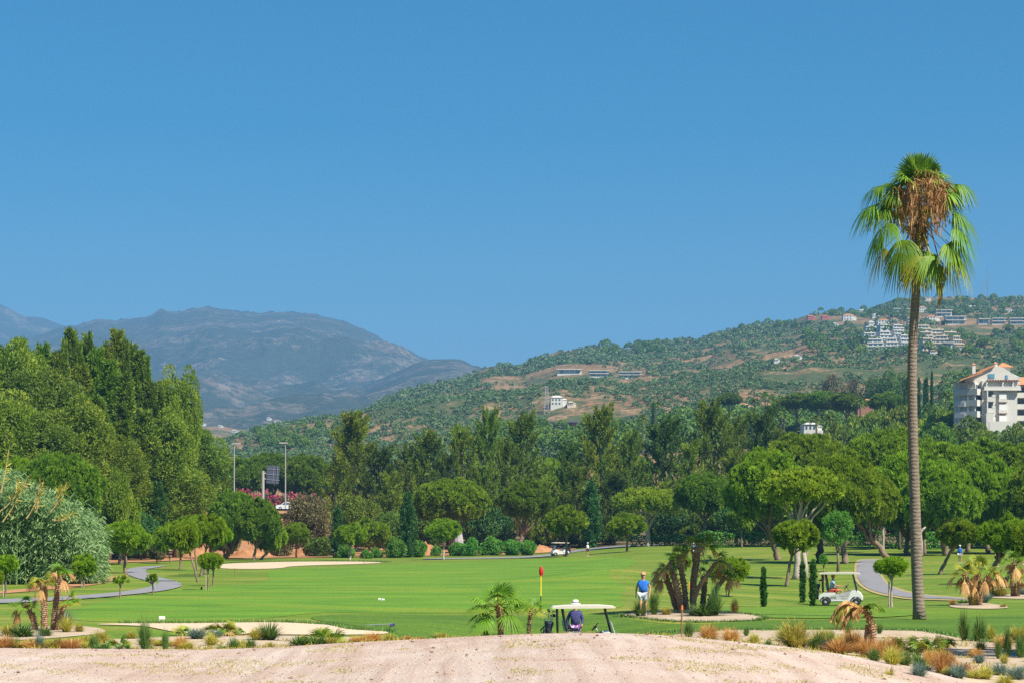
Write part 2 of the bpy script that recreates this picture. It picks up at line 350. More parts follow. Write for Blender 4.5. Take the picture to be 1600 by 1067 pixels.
def drape(name, poly, mat, off=.02, world=False, sm=2, kind='structure', step=None, jag=0):
    P = [p if world else (at(p[0], p[2]) if len(p) == 3 else hit(*p)) for p in poly]
    if sm: P = chaikin(P, sm)
    # densify
    D = []
    for i in range(len(P)):
        a, b = np.array(P[i]), np.array(P[(i+1) % len(P)]); k = max(1, int(np.linalg.norm(b-a)/max(.6, a[1]*.006)))
        D += [tuple(a+(b-a)*j/k) for j in range(k)]
    P = D
    if jag: P = [(p[0]+jag*(vnoise(np.array(i*.37), np.array(1.))-.5), p[1]+jag*4*(vnoise(np.array(i*.51), np.array(7.))-.5)) for i, p in enumerate(P)]
    A = np.array(P); lo, hi = A.min(0), A.max(0)
    sx = step or max(.5, (hi[0]-lo[0])/90); sy = step or max(.5, (hi[1]-lo[1])/90)
    gx, gy = np.meshgrid(np.arange(lo[0]+.01, hi[0], sx), np.arange(lo[1]+.013, hi[1], sy)); pts = [Vector(p) for p in P]
    gp = np.stack([gx.ravel(), gy.ravel()], 1)
    x, y = gp[:, 0], gp[:, 1]; ins = np.zeros(len(gp), bool); n = len(A); j = n-1
    for i in range(n):
        xi, yi, xj, yj = A[i, 0], A[i, 1], A[j, 0], A[j, 1]
        c = ((yi > y) != (yj > y)) & (x < (xj-xi)*(y-yi)/(yj-yi+1e-12)+xi); ins ^= c; j = i
    pts += [Vector(p) for p in gp[ins]]
    ed = [(i, (i+1) % n) for i in range(n)]
    r = delaunay_2d_cdt(pts, ed, [], 0, 1e-5)
    E = set(map(tuple, [tuple(sorted(e)) for e in r[1]]))
    V2 = r[0]; tri = [f for f in r[2]]
    C = np.array([((V2[f[0]].x+V2[f[1]].x+V2[f[2]].x)/3, (V2[f[0]].y+V2[f[1]].y+V2[f[2]].y)/3) for f in tri]); x, y = C[:, 0], C[:, 1]
    ins = np.zeros(len(C), bool); j = n-1
    for i in range(n):
        xi, yi, xj, yj = A[i, 0], A[i, 1], A[j, 0], A[j, 1]
        c = ((yi > y) != (yj > y)) & (x < (xj-xi)*(y-yi)/(yj-yi+1e-12)+xi); ins ^= c; j = i
    T = [t for t, k in zip(tri, ins) if k]
    V = [(v.x, v.y, gz(v.x, v.y)+off) for v in V2]
    T = [t if (Vector(V[t[1]])-Vector(V[t[0]])).cross(Vector(V[t[2]])-Vector(V[t[0]])).z > 0 else t[::-1] for t in T]
    return tag(mesh_np(name, V, T, mat, smooth=True), kind=kind)
drape('fairway', [(95, 965), (130, 948), (200, 930), (330, 916), (425, 909), (417, 900), (418, 892), (470, 888), (620, 881), (800, 873), (950, 869), (1000, 873), (985, 884), (940, 896), (985, 915), (965, 935), (985, 952), (800, 957), (600, 958), (500, 956), (400, 968), (300, 971), (140, 972)], GR_FAIR, .012)
drape('fringe', [(400, 969), (510, 957), (700, 960), (980, 955), (975, 966), (1030, 973), (1120, 974), (1200, 968), (1440, 968), (1620, 956), (1660, 990), (1500, 1000), (1450, 984), (1200, 984), (1000, 990), (900, None, 64), (700, None, 58), (560, 996), (640, 990), (560, 980), (440, 971)] if False else
      [(470, 967), (520, 959), (700, 961), (960, 958), (968, 966), (1030, 974), (1120, 975), (1200, 970), (1440, 970), (1620, 958), (1680, 985), (1500, 1000), (1450, 984), (1200, 984), (1020, 990), (900, 989, 66), (700, 1000, 60), (600, 997), (630, 990), (570, 981)], GR_FRINGE, .02)
drape('practice_green', [(1085, 956), (1130, 950), (1210, 948), (1320, 948), (1420, 953), (1445, 962), (1300, 967), (1200, 966), (1120, 962)], GR_GREEN, .028)
drape('sand_mound', [(-500, 0, 12), (-300, 0, 30), (-260, 0, 43), (0, 0, 43.5), (300, 0, 43.5), (700, 0, 43.5), (1000, 0, 43.5), (1200, 0, 43), (1330, 0, 42.2), (1420, 0, 41), (1500, 0, 39), (1590, 0, 35.5), (1700, 0, 30), (2200, 0, 15), (800, 0, 11)], MOUND, .03, step=.45)
drape('planting_bed', [(-300, 0, 44), (-300, 0, 56), (0, 1007), (90, 1008), (125, 1001), (180, 999), (260, 995), (330, 993), (440, 994), (600, 998), (760, 0, 54), (960, 0, 56), (1010, 989), (1080, 986), (1200, 985), (1300, 984), (1400, 985), (1440, 985), (1495, 994), (1540, 1003), (1620, 1006), (1800, 1006), (2200, 0, 20), (1500, 0, 20), (1420, 0, 33), (1330, 0, 38), (1200, 0, 41), (800, 0, 42), (200, 0, 42)], SAND, .012)
drape('front_bunker', [(140, 976), (190, 974), (300, 974), (380, 973.5), (440, 973), (520, 977), (548, 984), (615, 988), (590, 992), (520, 993), (430, 993), (330, 991), (290, 990), (262, 986), (230, 979), (190, 977)], BUNKER, .03)
drape('far_bunker', [(335, 888), (345, 880.5), (400, 878.5), (470, 877), (560, 877), (610, 878.5), (560, 881), (452, 884), (442, 887.5), (400, 889)], BUNKER, .04)
drape('palm_bed', [(-60, 1000), (-40, 987), (0, 984), (60, 979), (120, 977), (160, 982), (168, 989), (110, 995), (60, 999), (0, 1002)], SAND, .02)
drape('palm_bed', [(968, 961), (990, 957), (1060, 953), (1130, 956), (1170, 960), (1197, 965), (1180, 970), (1100, 972), (1040, 970), (990, 965)], SAND, .03)
drape('palm_bed', [(1478, 947), (1500, 943), (1540, 942), (1582, 949), (1560, 952), (1500, 951)], SAND, .03)
drape('palm_bed', [(1540, 933), (1560, 929), (1600, 927), (1680, 930), (1680, 938), (1600, 936), (1560, 935)], SAND, .03)
drape('cart_path', [(232, 884.5), (205, 887), (196, 891), (197, 897), (212, 903), (232, 908), (240, 914), (230, 919), (190, 925), (140, 930), (60, 935), (-60, 939), (-60, 945), (60, 941), (150, 935), (230, 927), (270, 921), (287, 915), (279, 909), (262, 905), (246, 901), (230, 896), (226, 891), (240, 887), (268, 883)], PATH, .05, sm=2)
drape('cart_path', [(660, 872.5), (800, 870), (850, 867), (900, 859), (940, 854.5), (980, 851.5), (1040, 850), (1040, 851.5), (980, 854), (940, 857.5), (900, 862), (850, 870), (800, 872), (660, 874)], PATH, .07)
drape('dry_verge', [(1345, 873), (1335, 877), (1334, 900), (1337, 909), (1347, 919), (1363, 927), (1400, 933.5), (1450, 938), (1510, 940), (1510, 933), (1440, 928), (1404, 920), (1389, 913), (1381, 902), (1376, 893), (1371, 885), (1380, 877), (1385, 873)], DRYEDGE, .04)
drape('cart_path', [(1348, 874), (1339, 878), (1339, 900), (1342, 908), (1351, 917), (1366, 924.5), (1400, 931), (1450, 936), (1510, 938.5), (1510, 935), (1440, 930), (1400, 922), (1385, 914), (1377, 902), (1372, 893), (1366, 885), (1374, 878), (1380, 874)], PATH, .06)
drape('bare_earth', [(-30, 926), (60, 919), (130, 909), (190, 898), (205, 899), (190, 905), (140, 916), (60, 923), (-30, 930)], EARTH, .04)
drape('earth_bank', [(-200, 0, 245), (60, 0, 240), (140, 0, 235), (165, 0, 232), (230, 0, 240), (300, 0, 262), (360, 0, 275), (520, 0, 290), (660, 0, 300), (760, 0, 300), (860, 0, 305), (900, 0, 310), (900, 0, 352), (700, 0, 375), (560, 0, 383), (300, 0, 383), (-200, 0, 385)], EARTH, .08, step=3)
drape('wood_floor', [(-300, 0, 384), (300, 0, 384), (560, 0, 384), (700, 0, 378), (880, 0, 355), (960, 0, 318), (1040, 0, 312), (1250, 0, 300), (1500, 0, 300), (1900, 0, 290), (2300, 0, 1150), (-600, 0, 1150)], SOIL, .08, step=8)

# hills: a relief sheet whose rows run from its foot to its crest
def relief(name, sky, foot, Y0, Y1, mat, amp, seed, nx=420, ny=170, scale=300., px0=-300, px1=1900, conc=1.0, depth=1.35):
    sky = np.array(sky, float); foot = np.array(foot, float); px = np.linspace(px0, px1, nx); v = np.linspace(0, 1, ny)
    sp = np.interp(px, sky[:, 0], sky[:, 1]); fp = np.interp(px, foot[:, 0], foot[:, 1])
    y0 = np.interp(px, foot[:, 0], foot[:, 2]) if foot.shape[1] > 2 else np.full(nx, Y0)
    y1 = np.interp(px, sky[:, 0], sky[:, 2]) if sky.shape[1] > 2 else np.full(nx, Y1)
    PX = np.repeat(px[None], ny, 0); VV = np.repeat(v[:, None], nx, 1)
    Y = y0[None]*(y1/y0)[None]**VV; X = (PX-800)*Y/F
    PY = fp[None]+(sp-fp)[None]*VV**conc; Z = CZ-(PY-HZ)*Y/F
    w = np.sin(np.pi*np.clip(VV, 0, 1))**1.15*(1-.55*VV)
    Z = Z+amp*w*((ridged(X/scale, Y/scale, 5, seed)-.62)*1.6+(fbm(X/scale*6, Y/scale*6, 3, seed+9)-.5)*.25)
    Z[-1] += amp*.06*(fbm(px/9., px*0+3, 3, seed+4)-.5)
    # far side falls away
    fx = X[0]*.985; fy = Y[0]*.985; fz = np.minimum(Z[0]-6, 4.0)
    k = 6; bY = y1[None]*np.linspace(1.03, depth, k)[:, None]; bX = (px[None]-800)*y1[None]/F*np.ones((k, 1)); bZ = Z[-1][None]*np.linspace(.93, 0, k)[:, None]
    X = np.concatenate([fx[None], X, bX]); Y = np.concatenate([fy[None], Y, bY]); Z = np.concatenate([fz[None], Z, bZ]); ny2 = ny+k+1
    V = np.stack([X, Y, Z], -1).reshape(-1, 3); a = (np.arange(ny2-1)[:, None]*nx+np.arange(nx-1)[None]).ravel()
    o = tag(mesh_np(name, V, None, mat, smooth=True, quads=np.stack([a, a+1, a+nx+1, a+nx], 1)), kind='structure')
    return o, px, X[:ny], Y[:ny], Z[:ny]
far1, *_ = relief('mountain', [(-400, 440), (-100, 465), (0, 475), (36, 493), (70, 498), (98, 509), (140, 520), (300, 560), (1900, 700)], [(-400, 640), (1900, 720)], 7000, 9500, MOUNT, 160, 31, nx=240, ny=80, scale=1500)
mt, *_ = relief('mountain', [(-400, 560), (0, 540), (98, 512), (124, 507), (155, 498), (180, 501), (197, 500), (225, 496), (240, 491), (253, 484), (275, 488), (303, 482), (326, 479), (351, 483), (400, 489), (440, 487), (480, 490), (520, 497), (545, 505), (570, 515), (600, 531), (640, 548), (690, 573), (760, 600), (900, 640), (1900, 700)],
     [(-400, 690), (600, 690), (1900, 720)], 3600, 7400, MOUNT, 330, 12, nx=640, ny=260, scale=1100)
mt2, *_ = relief('mountain_shoulder', [(-400, 690), (300, 668), (420, 645), (500, 625), (560, 608), (610, 584), (650, 567), (675, 561), (692, 560), (705, 560), (718, 562), (740, 570), (765, 583), (800, 600), (900, 640), (1900, 700)],
     [(-400, 705), (600, 700), (1900, 720)], 3000, 5200, MOUNT, 170, 44, nx=420, ny=120, scale=800)
hillL, *_ = relief('low_hill', [(-400, 690), (200, 676), (300, 668), (340, 664), (375, 671), (400, 667), (420, 667), (450, 676), (500, 690), (600, 710), (1900, 740)], [(-400, 715), (1900, 745)], 1900, 2700, HILL, 22, 71, nx=260, ny=60, scale=260)
SKYR = [(-400, 735, 1300), (200, 728, 1300), (290, 712, 1350), (330, 700, 1400), (370, 684, 1450), (420, 668, 1550), (470, 659, 1650), (500, 653, 1700), (540, 651, 1750), (569, 644, 1800), (590, 630, 1850), (622, 615, 1900), (665, 600, 1950), (695, 594, 1980), (725, 590, 2000), (765, 573, 2050), (815, 572, 2100), (840, 561, 2150), (872, 549, 2200), (902, 546, 2220), (940, 541, 2250), (980, 545, 2250), (1015, 535, 2300), (1052, 532, 2300), (1090, 532, 2300), (1115, 524, 2300), (1147, 514, 2300), (1165, 509, 2300), (1202, 506, 2300), (1240, 502, 2300), (1262, 492, 2300), (1312, 487, 2350), (1355, 487, 2350), (1387, 475, 2400), (1412, 467, 2400), (1447, 465, 2400), (1500, 465, 2400), (1550, 467, 2400), (1600, 464, 2400), (1750, 455, 2400), (1900, 450, 2400)]
hill, hpx, HX, HY, HZg = relief('hillside', SKYR, [(-400, 745, 900), (500, 728, 800), (900, 715, 700), (1200, 700, 700), (1900, 690, 800)], 700, 2400, HILL, 34, 3, nx=640, ny=240, scale=330, conc=.92)
hb = BVHTree.FromPolygons([v.co[:] for v in hill.data.vertices], [p.vertices[:] for p in hill.data.polygons])
def hhit(px, py):
    """point of the hillside seen at a photo pixel"""
    d = Vector(((px-800)/F, 1, (HZ-py)/F)).normalized(); r = hb.ray_cast(Vector((0, 0, CZ))+d*500, d)
    return r[0]
# the air
def haze():
    m = bpy.data.materials.new('haze_air'); m.use_nodes = True; nt = m.node_tree; nt.nodes.clear()
    v = nt.nodes.new('ShaderNodeVolumePrincipled'); v.inputs['Color'].default_value = (.21, .51, .92, 1); v.inputs['Density'].default_value = .000125; v.inputs['Anisotropy'].default_value = .0
    o = nt.nodes.new('ShaderNodeOutputMaterial'); nt.links.new(v.outputs[0], o.inputs['Volume'])
    b = MB(); b.box((0, 6300, 650), (12000, 13400, 1320)); h = b.build('haze', m); tag(h, kind='stuff'); return h
HAZE = True
if HAZE: haze()

# ------------------------------------------------------------------ foliage geometry (numpy)
def unit(a): return a/(np.linalg.norm(a, axis=-1, keepdims=True)+1e-9)
def rnd_dir(rng, n):
    return unit(rng.normal(size=(n, 3)))
def blades(P, D, L, Wd, rng, tint, quad=False):
    n = len(P); u = unit(np.cross(D, rnd_dir(rng, n)))
    L = np.broadcast_to(L, n)[:, None]; Wd = np.broadcast_to(Wd, n)[:, None]/2
    if quad:
        V = np.stack([P-u*Wd*.5, P+u*Wd*.5, P+D*L*.55+u*Wd, P+D*L, P+D*L*.55-u*Wd], 1).reshape(-1, 3)
        b = np.arange(n)[:, None]*5; T = np.concatenate([b+[0, 1, 2], b+[0, 2, 4], b+[4, 2, 3]]); return V, T, np.repeat(tint, 5)
    V = np.stack([P-u*Wd, P+u*Wd, P+D*L], 1).reshape(-1, 3); return V, np.arange(n*3).reshape(-1, 3), np.repeat(tint, 3)
def join(parts):
    V, T, C, n = [], [], [], 0
    for v, t, c in parts: V.append(v); T.append(t+n); C.append(c); n += len(v)
    return np.concatenate(V), np.concatenate(T), np.concatenate(C)
def crown_pine(seed, aspect=.75, nl=46, nt=2600, k=6, bl=.12, bw=.03, up=.75, lump=.27, gap=.12, flat=.25, jit=.25, rv=(.5, 1.4)):
    """umbrella crown of unit radius, from z=0 to z=aspect*~1.3, made of needle tufts on lumps"""
    rng = np.random.default_rng(seed); A = aspect
    a = rng.uniform(0, 2*np.pi, nl); c = rng.uniform(-flat, 1, nl); s = np.sqrt(1-np.clip(c, 0, 1)**2)*np.where(c < 0, rng.uniform(.45, .95, nl), 1)
    rr = rng.uniform(.66, .86, nl); C = np.stack([np.cos(a)*s*rr, np.sin(a)*s*rr, A*(.42+np.where(c < 0, c*.55, c*.62)*rng.uniform(.85, 1.1, nl))], 1)
    C = np.concatenate([C, np.stack([rng.uniform(-.4, .4, 9), rng.uniform(-.4, .4, 9), np.full(9, A*.72)], 1)])
    r = lump*rng.uniform(*rv, len(C)); tl = rng.uniform(0, 1, len(C))
    i = rng.integers(0, len(C), nt*3); d = rnd_dir(rng, nt*3); out = unit(C[i]*[1, 1, .9]-[0, 0, A*.25])
    d = unit(d+out*.7+[0, 0, .25]); P = C[i]+d*(r[i]*[1])[:, None]*np.array([1, 1, .8])
    # keep points not buried in another lump
    keep = np.ones(len(P), bool)
    for j in range(len(C)):
        q = (P-C[j])/np.array([1, 1, .8]); keep &= ~((np.linalg.norm(q, axis=1) < r[j]*.82) & (i != j))
    keep &= P[:, 2] > -.02
    P, d, i = P[keep][:nt], d[keep][:nt], i[keep][:nt]
    ct = np.clip(.75*rng.uniform(0, 1, len(P))+.25*tl[i], 0, 1)
    P2 = np.repeat(P, k, 0); d2 = np.repeat(d, k, 0); D = unit(d2*.6+np.array([0, 0, up])*.6+rnd_dir(rng, len(P2))*.8)
    parts = [blades(P2+rnd_dir(rng, len(P2))*bl*jit, D, bl*rng.uniform(.6, 1.2, len(P2)), bw, rng, np.clip(np.repeat(ct, k)+rng.normal(0, .08, len(P2)), 0, 1), True)]
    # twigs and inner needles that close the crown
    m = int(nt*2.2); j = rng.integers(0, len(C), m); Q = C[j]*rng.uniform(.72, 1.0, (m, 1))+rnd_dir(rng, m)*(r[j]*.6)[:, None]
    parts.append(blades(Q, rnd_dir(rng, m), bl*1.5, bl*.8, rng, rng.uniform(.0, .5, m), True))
    return join(parts), C
def crown_plume(seed, prof, nb=150, per=26, bl=.05, bw=.012, plen=.16, pw=.04, upb=.7, top=.9, curl=.0, bottom=0, rough=.2):
    """upswept plumes round an axis; unit height. prof = [(h, radius)]"""
    rng = np.random.default_rng(seed); ph = np.array(prof)
    h = bottom+(1-bottom)*rng.uniform(0, 1, nb)**.85*.97; a = rng.uniform(0, 2*np.pi, nb); rad = np.interp(h, ph[:, 0], ph[:, 1])*(.72+.4*rng.uniform(0, 1, nb))
    # sectors stick out or fall back so that the outline is uneven
    rad *= 1+((.05-rough*.8)+rough*1.5*vnoise(a*1.6+seed, h*7, seed))*(1-.75*h**2)
    base = np.stack([np.cos(a)*rad*.62, np.sin(a)*rad*.62, h-.02], 1)
    dr = unit(np.stack([np.cos(a)*(1-upb), np.sin(a)*(1-upb), np.full(nb, upb)], 1)+rng.normal(0, .13, (nb, 3)))
    tip = base+dr*plen*rng.uniform(.6, 1.25, nb)[:, None]*(1.1-.45*h[:, None]); parts = []
    ti = rng.uniform(0, 1, nb); i = np.repeat(np.arange(nb), per); t = rng.uniform(0, 1, len(i))
    off = rnd_dir(rng, len(i))*(pw*(1-.75*t)*rng.uniform(.3, 1, len(i)))[:, None]
    P = base[i]+(tip-base)[i]*t[:, None]+off
    D = unit(dr[i]*.8+unit(off)*.7+rnd_dir(rng, len(i))*.35)
    parts.append(blades(P, D, bl*rng.uniform(.6, 1.3, len(i)), bw, rng, np.clip(.3*ti[i]+.7*rng.uniform(0, 1, len(i)), 0, 1), True))
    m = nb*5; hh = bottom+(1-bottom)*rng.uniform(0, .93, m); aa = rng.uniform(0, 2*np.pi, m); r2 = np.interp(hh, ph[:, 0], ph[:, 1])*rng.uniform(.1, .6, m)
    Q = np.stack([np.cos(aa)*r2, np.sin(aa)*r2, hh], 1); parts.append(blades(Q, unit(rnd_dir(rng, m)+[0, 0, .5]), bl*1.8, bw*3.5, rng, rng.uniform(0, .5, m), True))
    return join(parts)
def crown_round(seed, nl=40, nt=5000, bl=.07, bw=.035, lump=.3, zs=.8, droop=0., low=-1., gapk=.8):
    """bushy rounded crown, unit radius, z from 0"""
    rng = np.random.default_rng(seed); d0 = rnd_dir(rng, nl); d0[:, 2] = np.maximum(d0[:, 2], low+rng.uniform(0, .2, nl)); C = d0*rng.uniform(.5, .82, (nl, 1))*[1, 1, zs]+[0, 0, zs*.95]
    r = lump*rng.uniform(.6, 1.3, nl); tl = rng.uniform(0, 1, nl); i = rng.integers(0, nl, nt*2)
    d = unit(rnd_dir(rng, nt*2)+unit(C[i]-[0, 0, zs*.9])*.6); P = C[i]+d*r[i][:, None]; keep = P[:, 2] > 0
    for j in range(nl): keep &= ~((np.linalg.norm(P-C[j], axis=1) < r[j]*gapk) & (i != j))
    P, d, i = P[keep][:nt], d[keep][:nt], i[keep][:nt]
    D = unit(d*.6+rnd_dir(rng, len(P))*.7+[0, 0, .3-droop]); parts = [blades(P+rnd_dir(rng, len(P))*.03, D, bl*rng.uniform(.6, 1.3, len(P)), bw, rng, np.clip(.45*tl[i]+.55*rng.uniform(0, 1, len(P)), 0, 1), True)]
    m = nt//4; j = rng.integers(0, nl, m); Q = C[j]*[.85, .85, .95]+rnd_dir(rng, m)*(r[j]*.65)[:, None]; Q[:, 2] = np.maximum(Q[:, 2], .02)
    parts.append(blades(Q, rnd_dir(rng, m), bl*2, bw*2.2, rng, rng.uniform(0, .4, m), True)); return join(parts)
def limbs(mb, a, b, r0, r1, seed=0, bend=.12, n=6, sides=7):
    rng = random.Random(seed); a, b = Vector(a), Vector(b); L = (b-a).length; pts, rad = [], []
    for i in range(n+1):
        t = i/n; p = a.lerp(b, t); w = math.sin(math.pi*t)*bend*L
        p += Vector((rng.uniform(-1, 1)*w*.35, rng.uniform(-1, 1)*w*.35, w*.25)) if 0 < i < n else Vector()
        pts.append(p[:]); rad.append(r0+(r1-r0)*t**.8)
    mb.tube(pts, rad, sides)
CR = {}
def crown_me(key, fn, mat):
    if key not in CR:
        r = fn(); r = r[0] if isinstance(r, tuple) and len(r) == 2 else r
        o = mesh_np('crown', r[0], r[1], mat, r[2]); CR[key] = o.data; bpy.data.objects.remove(o)
    return CR[key]
def pine_me(size, v, mat):
    P = {'s': dict(aspect=.8, nl=26, nt=330, k=26, bl=.23, bw=.034, up=1.1, lump=.28, jit=.12), 'm': dict(aspect=.75, nl=46, nt=800, k=24, bl=.15, bw=.024, up=1.05, lump=.22, jit=.12),
         'l': dict(aspect=.8, nl=120, nt=3000, k=20, bl=.07, bw=.014, up=.9, lump=.16, jit=.12, rv=(.75, 1.2)), 'f': dict(aspect=.5, nl=70, nt=1000, k=22, bl=.09, bw=.018, up=1.0, lump=.17, flat=.0, jit=.12),
         't': dict(aspect=1.0, nl=9, nt=34, k=34, bl=.40, bw=.045, up=1.0, lump=.33, jit=.1)}[size]
    return crown_me((size, v, mat.name), lambda: crown_pine(100+v*7+len(size)+ord(size[0]), **P), mat)
def pine(px, pb, pt, pw, crown_h, Y=None, size='m', mat=None, lean=0, label='', group='umbrella pines on the course', name='umbrella_pine', v=0, cpx=None, trunkr=None, fork=0, bark=None, stake=False, rz=None, nbr=6):
    """px, pb: foot in the photo; pt: top; pw: crown width (photo px); crown_h: crown height (photo px); all turned into metres at its distance"""
    mat = mat or L_PINE; bark = bark or BARK
    if Y is None: x, y = hit(px, pb)
    else: x, y = at(px, Y)
    g = gz(x, y); k = y/F; ztop = zp(pt, y); ch = crown_h*k; cw = pw*k/2; zc = ztop-ch
    cx = ((cpx if cpx is not None else px)-px)*k+lean
    root = empty(name, (x, y, g-.03), 0, label, 'pine tree', group)
    me = pine_me(size, int(px) % (5 if size in 'sm' else 3), mat); zmax = float(np.percentile([c.co.z for c in me.vertices], 99.95)) if ('zm', me.name) not in CR else CR[('zm', me.name)]; CR[('zm', me.name)] = zmax
    c = ob('crown', me, root, (cx, 0, zc-g), (0, 0, rz if rz is not None else (px*1.7) % 6.28), (cw*.96, cw*.96, ch/zmax))
    mb = MB(); rr = trunkr or max(.05, cw*.055+.03); hz = max(.4, zc-g); rng = random.Random(int(px*7+(pb or 3)))
    top = Vector((cx*.96, 0, hz+ch*.10)); fk = Vector((cx*.62, rng.uniform(-.1, .1)*cw, hz*(.62 if fork else .86)))
    n = 7; base = Vector((0, 0, -.1)); pts = []; rad = []
    for i in range(n+1):
        t = i/n; p = base.lerp(fk, t); p.x = cx*.62*(t**1.2)+rng.uniform(-.3, .3)*rr; p.y += rng.uniform(-.3, .3)*rr; pts.append(p[:]); rad.append(rr*(1.35 if i == 0 else 1-.35*t))
    mb.tube(pts, rad, 9); fk = Vector(pts[-1])
    for j in range(nbr):
        a = j*2*math.pi/nbr+rng.uniform(-.4, .4); q = cw*rng.uniform(.35, .72)
        e = Vector((cx+q*math.cos(a), q*math.sin(a), hz+ch*rng.uniform(.25, .5))); limbs(mb, fk-Vector((0, 0, rr)), e, rr*.55, rr*.12, j+int(px), .18, 5, 6)
    limbs(mb, fk-Vector((0, 0, rr)), top+Vector((0, 0, ch*.35)), rr*.7, rr*.2, 3, .1, 4, 7)
    mb.build('trunk', bark, root, True)
    if stake:
        sb = MB(); sb.tube([(-.12, -.05, -.1), (-.12, -.05, hz*.8)], .035, 6); sb.build('stake', M_STAKE, root)
    return root
M_STAKE = bark_mat('weathered_stake', (.30, .24, .18), (.50, .42, .34), sc=9)
PROF = {'cas': [(0, .3), (.12, .42), (.3, .42), (.5, .33), (.75, .19), (.92, .09), (1, .02)], 'cyp': [(0, .10), (.15, .17), (.4, .18), (.7, .13), (.9, .06), (1, .01)],
        'col': [(0, .07), (.15, .09), (.5, .095), (.85, .06), (1, .01)], 'spire': [(0, .28), (.3, .28), (.5, .21), (.66, .125), (.8, .06), (.92, .02), (1, .003)]}
def plume_me(kind, v, mat):
    P = {'cas': dict(nb=95, per=120, bl=.036, bw=.009, plen=.25, pw=.040, upb=.46, rough=.85), 'cyp': dict(nb=150, per=60, bl=.04, bw=.012, plen=.14, pw=.03, upb=.88),
         'col': dict(nb=80, per=45, bl=.05, bw=.014, plen=.12, pw=.03, upb=.9), 'spire': dict(nb=360, per=50, bl=.026, bw=.007, plen=.075, pw=.020, upb=.42, rough=.9)}[kind]
    return crown_me((kind, v, mat.name), lambda: crown_plume(300+v*13+len(kind)*3, PROF[kind], **P), mat)
def conifer(px, pb, pt, pw, Y, kind='cas', mat=None, label='', cat='conifer tree', group=None, name='conifer_tree', v=0, bark=None, lean=0, clear=.08):
    mat = mat or L_CONE; x, y = at(px, Y); g = gz(x, y); k = y/F
    if pb is not None and Y is None: x, y = hit(px, pb)
    h = zp(pt, y)-g; w = pw*k/2; me = plume_me(kind, v % 3, mat); wm = max(p[1] for p in PROF[kind])*1.15
    root = empty(name, (x, y, g-.05), 0, label, cat, group)
    ob('crown', me, root, (0, 0, h*clear), (0, lean, (px*2.3) % 6.28), (w/wm, w/wm, h*(1-clear)/1.06))
    mb = MB(); r = max(.04, h*.014); mb.tube([(0, 0, -.2), (0, 0, h*.35), (lean*h*.8, 0, h*.8)], [r*1.4, r, r*.3], 8)
    rng = random.Random(int(px))
    for j in range(10 if kind in ('cas', 'spire') else 3):
        hh = h*rng.uniform(.15, .75); a = rng.uniform(0, 6.28); q = w*.5*(1-hh/h*.6); limbs(mb, (0, 0, hh), (q*math.cos(a), q*math.sin(a), hh+q*.8), r*.4, r*.1, j, .1, 3, 5)
    mb.build('trunk', bark or BARK_D, root, True); return root
def round_me(kind, v, mat):
    P = {'bush': dict(nl=26, nt=3000, bl=.13, bw=.07, lump=.34, zs=.75, low=-.6), 'tree': dict(nl=60, nt=9000, bl=.065, bw=.032, lump=.22, zs=.8), 'airy': dict(nl=34, nt=3600, bl=.12, bw=.03, lump=.24, zs=1.2, droop=.2),
         'far': dict(nl=36, nt=3200, bl=.11, bw=.055, lump=.28, zs=.6, low=-.3), 'olive': dict(nl=70, nt=15000, bl=.055, bw=.020, lump=.21, zs=1.0, low=-.9), 'mini': dict(nl=14, nt=900, bl=.2, bw=.10, lump=.4, zs=.8, low=-.5)}[kind]
    return crown_me(('r'+kind, v, mat.name), lambda: crown_round(500+v*11+len(kind), **P), mat)
def bush(px, pb, pt, pw, Y=None, kind='bush', mat=None, label='', cat='bush', group=None, name='bush', v=0, trunk=False, ys=1.0, sink=.06):
    mat = mat or L_BUSH
    if Y is None: x, y = hit(px, pb)
    else: x, y = at(px, Y)
    g = gz(x, y); k = y/F; h = zp(pt, y)-g; w = pw*k/2; me = round_me(kind, v % 3, mat)
    if ('zm', me.name) not in CR: CR[('zm', me.name)] = float(np.percentile([c.co.z for c in me.vertices], 99.6))
    zm = CR[('zm', me.name)]; cl = 0 if not trunk else h*trunk
    root = empty(name, (x, y, g-.05), 0, label, cat, group)
    ob('crown' if trunk else 'foliage', me, root, (0, 0, cl-h*sink), (0, 0, (px*1.3) % 6.28), (w*.95, w*.95*ys, (h-cl)*(1+sink)/zm))
    mb = MB(); r = max(.03, w*.05) if not trunk else max(.05, h*.022); rng = random.Random(int(px))
    for j in range(5 if trunk else 4):
        a = j*1.3; q = w*.5; limbs(mb, (0, 0, (cl*.7) if trunk else -.1), (q*math.cos(a), q*math.sin(a), cl+(h-cl)*.55), r*.6, r*.15, j, .15, 4, 6)
    if trunk: mb.tube([(0, 0, -.2), (r*.4, 0, cl*.4), (0, 0, cl*.8)], [r*1.3, r, r*.8], 8)
    mb.build('trunk' if trunk else 'stem', BARK_D if not trunk else BARK, root, True); return root

